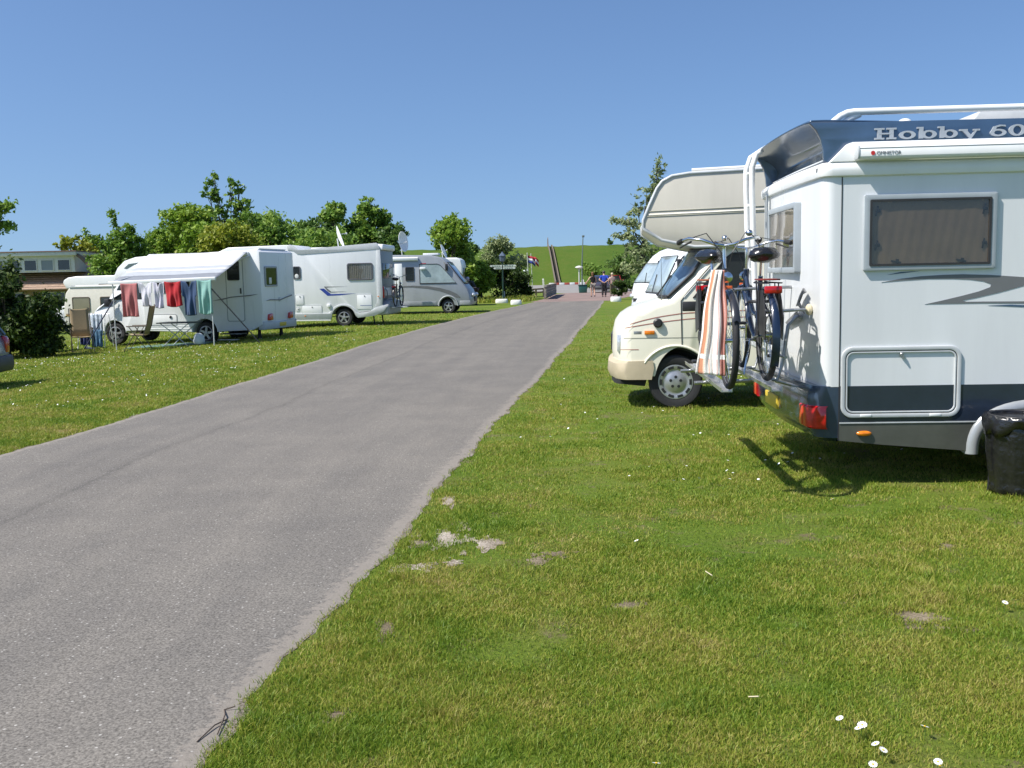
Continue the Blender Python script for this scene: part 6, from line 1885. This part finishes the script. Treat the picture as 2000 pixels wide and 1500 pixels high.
# ================================================================ people
skin_m = pm('skin', (.52, .32, .23), .6, var=.05)
def skin_body(name, joints, edges, mat, parent, root=0):
    """one continuous surface grown round a posed skeleton"""
    me = bpy.data.meshes.new(name)
    keys = list(joints)
    me.from_pydata([joints[k][:3] for k in keys], [(keys.index(a), keys.index(b_)) for a, b_ in edges], [])
    o = bpy.data.objects.new(name, me)
    COL.objects.link(o)
    o.parent = parent
    o.modifiers.new('skin', 'SKIN')
    sv = me.skin_vertices[0].data
    for i, k in enumerate(keys):
        r = joints[k][3]
        sv[i].radius = r if isinstance(r, tuple) else (r, r)
        sv[i].use_root = (i == root)
    ss = o.modifiers.new('sub', 'SUBSURF')
    ss.levels = ss.render_levels = 2
    me.materials.append(mat)
    return o
BASE = dict(pelvis=(0, 0, .95, (.15, .11)), waist=(0, 0, 1.10, (.125, .09)), chest=(0, 0, 1.32, (.155, .105)), neck0=(0, 0, 1.46, .07), neck=(0, .01, 1.53, .052), head=(0, .02, 1.64, (.078, .095)), crown=(0, .02, 1.74, (.06, .075)))
def person(label, loc, rz, arms, legs, top, bottom, hair, hair_c, top_c, bottom_c, lean=0.0, sleeve=.4, leglen=1.0, shoes=(.06, .05, .05), H=1.0):
    """legs: two (knee, ankle) xyz pairs; arms: two (elbow, hand) pairs; the figure looks along +y"""
    T = thing('person', label, 'person', loc, rz)
    J = dict(BASE)
    if lean:
        for k in ('waist', 'chest', 'neck0', 'neck', 'head', 'crown'):
            x, y, z, r = J[k]
            dz = z - .95
            J[k] = (x, y + dz * math.sin(lean), .95 + dz * math.cos(lean), r)
    E_ = [('pelvis', 'waist'), ('waist', 'chest'), ('chest', 'neck0'), ('neck0', 'neck'), ('neck', 'head'), ('head', 'crown')]
    cx, cy, cz, _ = J['chest']
    for s, (el, ha), nm in ((-1, arms[0], 'l'), (1, arms[1], 'r')):
        J['sh' + nm] = (s * .19, cy, cz + .08, .062)
        J['el' + nm] = (*el, .043)
        J['wr' + nm] = (*ha, .030)
        hx = Vector(ha) + (Vector(ha) - Vector(el)).normalized() * .09
        J['ha' + nm] = (*hx, (.036, .018))
        E_ += [('chest', 'sh' + nm), ('sh' + nm, 'el' + nm), ('el' + nm, 'wr' + nm), ('wr' + nm, 'ha' + nm)]
    for s, (kn, an), nm in ((-1, legs[0], 'l'), (1, legs[1], 'r')):
        J['hip' + nm] = (s * .095, 0, .88, .095)
        J['kn' + nm] = (*kn, .062)
        J['an' + nm] = (*an, .040)
        J['toe' + nm] = (an[0], an[1] + .13, an[2] - .045, (.042, .028))
        E_ += [('pelvis', 'hip' + nm), ('hip' + nm, 'kn' + nm), ('kn' + nm, 'an' + nm), ('an' + nm, 'toe' + nm)]
    skin_body('body', J, E_, skin_m, T)
    g = lambda k, d: (*J[k][:3], tuple(v + d for v in (J[k][3] if isinstance(J[k][3], tuple) else (J[k][3], J[k][3]))))
    mid = lambda a, b_, t, r: (*[J[a][i] * (1 - t) + J[b_][i] * t for i in range(3)], r)
    tj = {'pelvis': g('pelvis', .015), 'waist': g('waist', .02), 'chest': g('chest', .018), 'neck0': g('neck0', .012)}
    te = [('pelvis', 'waist'), ('waist', 'chest'), ('chest', 'neck0')]
    for nm in 'lr':
        tj['sh' + nm] = g('sh' + nm, .016)
        te.append(('chest', 'sh' + nm))
        if sleeve:
            tj['sl' + nm] = mid('sh' + nm, 'el' + nm, min(1, sleeve), .062)
            te.append(('sh' + nm, 'sl' + nm))
    skin_body(top, tj, te, top_c, T)
    bj = {'pelvis': g('pelvis', .02)}
    be = []
    for nm in 'lr':
        bj['hip' + nm] = g('hip' + nm, .018)
        be.append(('pelvis', 'hip' + nm))
        if bottom == 'trousers':
            bj['kn' + nm] = g('kn' + nm, .018); bj['an' + nm] = g('an' + nm, .028)
            be += [('hip' + nm, 'kn' + nm), ('kn' + nm, 'an' + nm)]
        else:
            bj['kn' + nm] = mid('hip' + nm, 'kn' + nm, .62, .098)
            be.append(('hip' + nm, 'kn' + nm))
    skin_body(bottom, bj, be, bottom_c, T)
    hx, hy, hz, _ = J['head']
    hm = MB().ball((hx, hy - .012, hz + .045), (.098, .115, .105), 14, 10)
    if hair == 'long':
        hm.ball((hx, hy - .055, hz - .05), (.095, .065, .13), 12, 8)
    hm.build('hair' if hair != 'cap' else 'cap', hair_c, T, smooth=70)
    for s in (-1, 1):
        MB().ball((hx + s * .088, hy, hz), (.012, .02, .03), 8, 6).build('ear', skin_m, T)
    MB().ball((hx, hy + .105, hz - .005), (.016, .022, .025), 8, 6).build('nose', skin_m, T)
    for s in (-1, 1):
        MB().ball((hx + s * .035, hy + .088, hz + .03), .011, 6, 5).build('eye', dark_m, T)
    MB().box(hx - .025, hx + .025, hy + .085, hy + .098, hz - .055, hz - .047).build('mouth', pm('lips', (.35, .13, .11), .6), T)
    for nm in 'lr':
        a = J['an' + nm]
        MB().ball((a[0], a[1] + .06, max(.04, a[2] - .045)), (.052, .14, .048), 10, 6).build('shoe', pm('shoe_%d' % int(shoes[0] * 1000), shoes, .6), T)
    T.scale = (H, H, H)
    return T
def at_px(px_, py_):
    q = px_ground(px_, py_)
    return (q.x, q.y, 0)
brown_h, grey_h, blond_h = pm('brown_hair', (.16, .075, .03), .7), pm('dark_hair', (.06, .05, .045), .7), pm('pale_hair', (.55, .46, .33), .7)
person('woman in a black sleeveless top and grey shorts walking away', at_px(1158, 580), .15, (((-.33, -.05, 1.20), (-.47, .02, 1.02)), ((.25, -.02, 1.15), (.24, .12, .95))), (((-.10, .06, .50), (-.09, .0, .09)), ((.11, .0, .49), (.10, -.18, .12))),
       'tank_top', 'shorts', 'long', brown_h, pm('black_cotton', (.015, .013, .014), .9), pm('grey_shorts', (.30, .28, .25), .9), sleeve=0, H=.98)
person('man in a blue shirt and dark trousers with hands clasped behind his back', at_px(1180, 580), -.05, (((-.33, -.10, 1.16), (-.06, -.17, 1.0)), ((.33, -.10, 1.16), (.06, -.17, .98))), (((-.10, .03, .50), (-.10, .0, .09)), ((.10, .05, .50), (.10, .03, .09))),
       'shirt', 'trousers', 'short', grey_h, pm('royal_blue_cotton', (.015, .055, .42), .85), pm('charcoal_trousers', (.025, .025, .03), .9), lean=.16, sleeve=.75, H=1.02)
person('fair-haired person in a pale pink top at the right of the group', at_px(1196, 578), .3, (((-.28, .0, 1.16), (-.24, .14, .98)), ((.28, .0, 1.16), (.24, .14, .98))), (((-.10, .05, .50), (-.10, .0, .09)), ((.10, .0, .49), (.10, -.05, .09))),
       'top', 'trousers', 'short', blond_h, pm('pale_pink_cotton', (.60, .42, .38), .9), pm('olive_trousers', (.12, .11, .07), .9), sleeve=.5, H=.93)
person('person in dark clothes and a lilac cap bending beside the silver motorhome nose', (-1.95, 56.5, 0), 1.2, (((-.30, .30, .98), (-.2, .52, .80)), ((.30, .30, .98), (.2, .52, .80))), (((-.11, .10, .50), (-.11, .0, .09)), ((.11, .10, .50), (.11, .0, .09))),
       'jacket', 'trousers', 'cap', pm('lilac_cap', (.55, .50, .66), .8), pm('black_jacket', (.018, .017, .022), .8), pm('maroon_trousers', (.06, .025, .03), .9), lean=.75, sleeve=1.0, H=1.0)
# ================================================================ trees and shrubs
LM = dict(
    mid=leaf_mat('leaves_mid_green', (0.076, 0.164, 0.022), (0.154, 0.274, 0.035), (0.263, 0.372, 0.061)),
    bright=leaf_mat('leaves_bright_green', (0.097, 0.194, 0.018), (0.194, 0.317, 0.032), (0.308, 0.414, 0.053)),
    lime=leaf_mat('leaves_lime', (0.108, 0.169, 0.014), (0.230, 0.284, 0.022), (0.351, 0.365, 0.041)),
    dark=leaf_mat('leaves_dark_green', (0.043, 0.097, 0.019), (0.092, 0.182, 0.031), (0.170, 0.267, 0.054)),
    willow=leaf_mat('leaves_grey_green', (0.131, 0.186, 0.077), (0.261, 0.326, 0.142), (0.413, 0.457, 0.239)),
    bush=leaf_mat('leaves_bush', (0.020, 0.044, 0.008), (0.044, 0.085, 0.014), (0.110, 0.158, 0.030)),
)
bark_m = pm('bark', (.085, .065, .048), .95, var=.3, scale=7, bump=.8, bscale=30)
def tree(name, label, x, y, blobs, n, leaf, mat, trunk=.12, group=None, zb=None, clump=.42, wisps=(), aspect=1.5):
    """tapered trunk, limbs to every crown lobe, leaf-sized faces gathered in clumps with gaps between them"""
    z0 = ground_z(x) if zb is None else zb
    T = thing(name, label, 'tree' if 'tree' in name else 'shrub', (x, y, z0), 0, group)
    rnd = np.random.default_rng(abs(hash((round(x * 10), round(y * 10), n))) % 2 ** 31)
    tm = MB()
    zt = max(b[2] for b in blobs) * .72
    sp = [(0, 0, 0), (rnd.normal(0, .06), rnd.normal(0, .06), zt * .4), (rnd.normal(0, .12), rnd.normal(0, .1), zt * .75), (rnd.normal(0, .15), rnd.normal(0, .12), zt)]
    tm.tube(sp, [trunk * 1.25, trunk, trunk * .6, trunk * .3], 8)
    for b in blobs:
        t = .25 + .5 * rnd.random()
        s = Vector(sp[1]).lerp(Vector(sp[2]), t)
        e = Vector((b[0], b[1], b[2]))
        m_ = s.lerp(e, .5) + Vector((0, 0, -.1 * (e - s).length))
        tm.tube([s, m_, e], [trunk * .5, trunk * .3, trunk * .1], 6)
        for _ in range(3):
            d = Vector((rnd.normal(0, 1), rnd.normal(0, 1), rnd.normal(.4, .7))).normalized() * (b[3] * .8)
            tm.tube([m_.lerp(e, .6), e + d * .5, e + d], [trunk * .18, trunk * .12, trunk * .04], 4)
    for (a, e) in wisps:
        tm.tube([a, tuple(Vector(a).lerp(Vector(e), .5) + Vector((rnd.normal(0, .08), 0, .05))), e], [.035, .022, .008], 5)
    tm.build('trunk', bark_m, T, smooth=60)
    P = []
    vol = np.array([b[3] * b[3] * b[4] for b in blobs]) ** .72
    cnt = (n * .9 * vol / vol.sum()).astype(int)
    for b, c in zip(blobs, cnt):
        k = max(8, int(c / 26))
        d = rnd.normal(0, 1, (k, 3)); d /= np.linalg.norm(d, axis=1)[:, None]
        rr = rnd.random(k) ** .38
        d[:, 2] = np.where(d[:, 2] < -.3, d[:, 2] * .7, d[:, 2])
        cc = np.array(b[:3]) + d * rr[:, None] * np.array([b[3], b[3], b[4]])
        ids = rnd.integers(0, k, c)
        sz = (clump * .62 * b[3] ** .5) * (.6 + .8 * rnd.random(k))[ids]
        P.append(cc[ids] + rnd.normal(0, 1, (c, 3)) * sz[:, None] * np.array([1, 1, .75]) * .5)
    for (a, e) in wisps:
        c = int(n * .10 / max(1, len(wisps)))
        t = rnd.random(c) ** .7
        P.append(np.array(a) + (np.array(e) - np.array(a)) * t[:, None] + rnd.normal(0, .11, (c, 3)))
    P = np.concatenate(P)
    m = len(P)
    nr = rnd.normal(0, 1, (m, 3)) + np.array([-.15, -.25, .75])
    nr /= np.linalg.norm(nr, axis=1)[:, None]
    a = rnd.normal(0, 1, (m, 3)); u = np.cross(nr, a); u /= np.linalg.norm(u, axis=1)[:, None] + 1e-9
    w = np.cross(nr, u)
    s = leaf * (.6 + .8 * rnd.random(m))[:, None]
    V4 = np.stack([P - u * s * aspect * .5, P - w * s * .42 + u * s * .05, P + u * s * aspect * .5, P + w * s * .42 + u * s * .05], 1)
    P4 = V4.reshape(-1, 3)
    o = raw_mesh('crown', P4, np.arange(m * 4), np.full(m, 4), mat, T)
    return T
BG = 'trees behind the left-hand campers'
def lobes(w, h, z0, n, seed, d=None, squash=.8):
    """a handful of uneven crown lobes filling width w between heights z0 and h"""
    r = random.Random(seed)
    out = []
    for i in range(n):
        a = r.uniform(-1, 1)
        zz = z0 + (h - z0) * ((i + r.random()) / n) * (1 - .18 * a * a)
        rad_ = w * r.uniform(.20, .32)
        zz = min(zz, h - rad_ * squash * .9)
        out.append((a * (w / 2 - rad_ * .7), r.uniform(-.5, .5) * (d or w * .6), max(z0, zz), rad_, rad_ * squash))
    out.append((0, 0, h - w * .26 * squash, w * .26, w * .26 * squash))
    return out
def hz(z, x):
    return z - ground_z(x)
# (label, X, Y, top z, width, base z of crown, leaf count, leaf size, material)
rows_ = [
    ('airy tree with bare twigs leaning left behind the awning motorhome', -22.6, 58, 5.4, 3.4, 1.0, 8500, .15, 'mid'),
    ('round bright green tree above the awning motorhome', -19.5, 60, 6.2, 4.8, .8, 19000, .15, 'bright'),
    ('lime green bush-like tree in the middle of the tree row', -15.6, 54, 4.75, 4.6, .5, 16000, .14, 'lime'),
    ('broad green tree behind the lime one', -15.6, 62, 5.85, 6.4, .6, 21000, .16, 'mid'),
    ('dark tree between the lime tree and the dish', -12.0, 63, 5.55, 5.2, .6, 17000, .16, 'dark'),
    ('low green tree under the dark one, above the curtained motorhome', -11.0, 55, 4.35, 6.0, .5, 17000, .15, 'mid'),
    ('slim upright tree left of the three-topped one', -10.3, 60, 6.1, 2.5, .8, 9000, .15, 'mid'),
    ('three-topped dark green tree above the curtained motorhome roof', -8.1, 60, 6.45, 3.6, 1.0, 9500, .16, 'mid'),
    ('smaller leafy tree just left of the big white dish', -6.6, 59, 4.8, 2.4, .8, 6000, .16, 'dark'),
    ('leafy green tree above the silver motorhome', -3.45, 62, 5.3, 3.3, .5, 12500, .15, 'bright'),
    ('middling green tree filling the gap left of the round bright one', -21.3, 62, 5.0, 3.4, .5, 9000, .15, 'mid'),
    ('green tree showing low between the round tree and the lime one', -17.6, 57, 5.0, 3.2, .5, 10000, .15, 'bright'),
    ('dark green tree directly behind the sapling foot', -13.7, 58, 5.1, 3.8, .5, 11000, .15, 'mid'),
    ('dark low tree filling the gap left of the three-topped one', -9.4, 63, 4.9, 3.6, .5, 10000, .15, 'dark'),
    ('small dark tree right of the brick house', -25.6, 66, 4.3, 2.6, .5, 6000, .18, 'dark'),
    ('low bright tree behind the house dormer', -30.0, 72, 4.95, 5.0, 1.5, 7000, .2, 'lime'),
]
for i, (lab, X, Y, zt, w, zb, n, lf, mt) in enumerate(rows_):
    h = hz(zt, X)
    bl = lobes(w, h, hz(zb, X), 11 if w > 2.5 else 6, 40 + i)
    wisp = ()
    if i == 0:
        bl = [(.4, 0, h - 1.3, 1.0, .9), (.7, .2, h - 2.3, 1.1, 1.0), (-.3, 0, h - 2.9, 1.2, 1.0), (.9, 0, h - 3.6, 1.2, 1.0)]
        wisp = (((-.2, 0, h - 2.4), (-1.9, 0, h - .7)), ((-.2, 0, h - 2.6), (-1.2, .2, h - 1.0)), ((.2, 0, h - 1.2), (-.25, 0, h + .35)), ((-.5, 0, h - 3), (-1.7, 0, h - 2.2)))
    if i == 7:
        bl = [(-.1, 0, h - .75, .75, .7), (.55, .2, h - 1.4, .7, .7), (-.7, 0, h - 1.3, .65, .65), (0, 0, h - 2.2, 1.0, .8), (-.8, .2, h - 2.6, .9, .8), (.9, 0, h - 2.7, .8, .7), (0, 0, h - 3.6, 1.2, .9)]
    tree('background_tree', lab, X, Y, bl, n, lf, LM[mt], .13, BG, wisps=wisp)
# the tall wispy sapling standing above the row
X = -16.3; h = hz(7.95, X)
tree('wispy_tree', 'tall wispy sapling rising above the tree row', X, 58, [(-.55, 0, h - .55, .42, .5), (-.9, 0, h - 1.25, .42, .35), (-.3, .1, h - 1.5, .5, .4), (.5, 0, h - .75, .38, .35), (.95, 0, h - 1.1, .36, .25), (1.1, 0, h - 1.9, .48, .30), (.6, 0, h - 2.1, .5, .35), (-.2, 0, h - 2.4, .6, .4), (.1, 0, h - 3.4, .9, .7)], 1900, .16, LM['mid'], .09, BG,
     wisps=(((0, 0, h - 3), (-.6, 0, h)), ((0, 0, h - 3), (.45, 0, h - .4)), ((.3, 0, h - 2.4), (1.6, 0, h - 2.1)), ((.2, 0, h - 2), (1.25, 0, h - .85))), clump=.36)
# branch reaching in at the left edge
X = -23.1; h = hz(5.9, X)
tree('edge_tree', 'tree at the left edge with one branch reaching into view', X, 43.5, [(.75, 0, h - .9, .75, .5), (1.1, 0, h - 1.55, .55, .4), (-.4, 0, h - .6, 1.2, 1.0), (-1.2, 0, h - 2, 1.5, 1.2), (0.1, 0, h - 2.4, 1.0, .8), (-.6, 0, h - 3.5, 1.3, 1.0)], 6500, .13, LM['mid'], .14, wisps=(((.2, 0, h - 1.4), (1.75, 0, h - .75)), ((.2, 0, h - 1.5), (1.7, 0, h - 1.75))))
# big dark shrubs in the left foreground
def bushy(x0, x1, zmax, n, seed):
    r = random.Random(seed)
    out = []
    for k in range(n):
        x = x0 + (x1 - x0) * (k + r.random()) / n
        for zf in (.25, .55, .85):
            rr = r.uniform(.28, .5)
            out.append((x + r.uniform(-.2, .2), r.uniform(-.5, .5), zmax(x) * zf * r.uniform(.85, 1.1), rr, rr * r.uniform(.7, 1.0)))
    return out
tree('evergreen_bush', 'tall dark evergreen bush at the left, behind the parked car tail', -13.1, 25.9, bushy(-1.0, .95, lambda x: 1.75 - .35 * abs(x) + .5 * math.exp(-((x - .05) / .25) ** 2), 7, 3), 21000, .075, LM['bush'], .06, 'dark bushes at the left', clump=.40,
     wisps=(((.1, 0, 1.9), (.2, 0, 2.5)), ((-.5, 0, 1.4), (-.6, 0, 2.0)), ((.7, 0, 1.2), (1.0, 0, 1.6)), ((.8, 0, .9), (1.25, 0, 1.1)), ((-.1, 0, 1.7), (-.2, 0, 2.2))))
tree('evergreen_bush', 'lower dark bush between the tall one and the camping chair', -13.7, 28.2, bushy(-.6, .75, lambda x: 1.35 - .3 * abs(x), 5, 9), 11000, .075, LM['bush'], .05, 'dark bushes at the left', clump=.40, wisps=(((.4, 0, 1.0), (.9, 0, 1.5)),))
tree('evergreen_bush', 'dark bush cut by the left picture edge', -15.0, 26.8, bushy(-1.1, .9, lambda x: 1.6 - .2 * abs(x), 6, 14), 15000, .075, LM['bush'], .06, 'dark bushes at the left', clump=.40)
# right side: grey-green poplar, shrubs under the dike
X = 8.3
tree('poplar_tree', 'slender grey-green poplar rising behind the overcab', X, 62, [(1.0, 0, 7.9, .42, .75), (.75, 0, 7.0, .55, .7), (.2, 0, 6.3, .65, .7), (-.35, 0, 5.6, .75, .6), (-.9, 0, 4.9, .6, .45), (-.2, 0, 4.6, .8, .6), (.7, 0, 5.2, .7, .8), (1.2, 0, 4.0, 1.0, .8), (-.8, 0, 3.9, .8, .5), (-.3, 0, 3.2, 1.2, .8), (.6, 0, 2.5, 1.3, .9), (-.5, 0, 2.0, 1.1, .8)], 5200, .12, LM['willow'], .13, clump=.36, aspect=1.9,
     wisps=(((-.5, 0, 4.5), (-2.0, 0, 4.9)), ((-.4, 0, 3.8), (-1.9, 0, 3.9)), ((.3, 0, 6), (1.05, 0, 8.7))))
for i, (lab, X, Y, zt, w, n, mt) in enumerate([
    ('dark shrub right of the strolling people under the dike', 10.6, 92, 3.3, 3.6, 5000, 'dark'), ('green shrub behind the red car under the dike', 8.0, 96, 2.6, 3.0, 4000, 'mid'),
    ('tall dark hedge bush beside the poplar foot', 8.6, 66, 3.0, 2.2, 5000, 'dark'), ('small clipped dark bush by the white block on the right verge', 6.75, 61.5, 1.15, .9, 2600, 'bush')]):
    tree('shrub', lab, X, Y, lobes(w, zt, zt * .2, 5, 80 + i), n, .14 if i < 2 else .10, LM[mt], .06)
for i, (lab, X, Y, zt, w, n, mt, lf) in enumerate([
    ('dark shrub mass behind the lantern signpost', -.3, 67, 2.7, 3.0, 9000, 'bush', .11), ('bright leafy shrub left of the lantern signpost', -1.8, 63.5, 2.5, 1.8, 7000, 'bright', .12),
    ('pale willow-leaved tree rising behind the lantern', -.45, 74, 4.5, 3.4, 9000, 'willow', .13), ('dark shrub right of the lantern by the slanting post', .75, 68, 1.7, 1.5, 5000, 'bush', .10),
    ('dark tree between the silver motorhome and the lantern', -2.6, 66, 3.8, 2.0, 7000, 'dark', .13)]):
    tree('shrub' if zt < 3 else 'small_tree', lab, X, Y, lobes(w, zt, zt * .15, 6, 120 + i), n, lf, LM[mt], .07)
tree('dike_shrub', 'tiny lone shrub on the dike crest', 18.6, 186, [(0, 0, .55, .55, .5), (0, 0, 1.1, .3, .35)], 500, .2, LM['dark'], .05, zb=6.6)
# tufts along the shrub foot and the ditch edge
xx, yy = RNG.uniform(-3.0, 1.6, 3500), RNG.uniform(60, 70, 3500)
k = (xx < 0.16 * (yy - 60) + .9)
blades('verge_grass', xx[k], yy[k], .12 + .25 * RNG.random(k.sum()), np.full(k.sum(), .05), 'rough grass under the shrubs by the signpost')
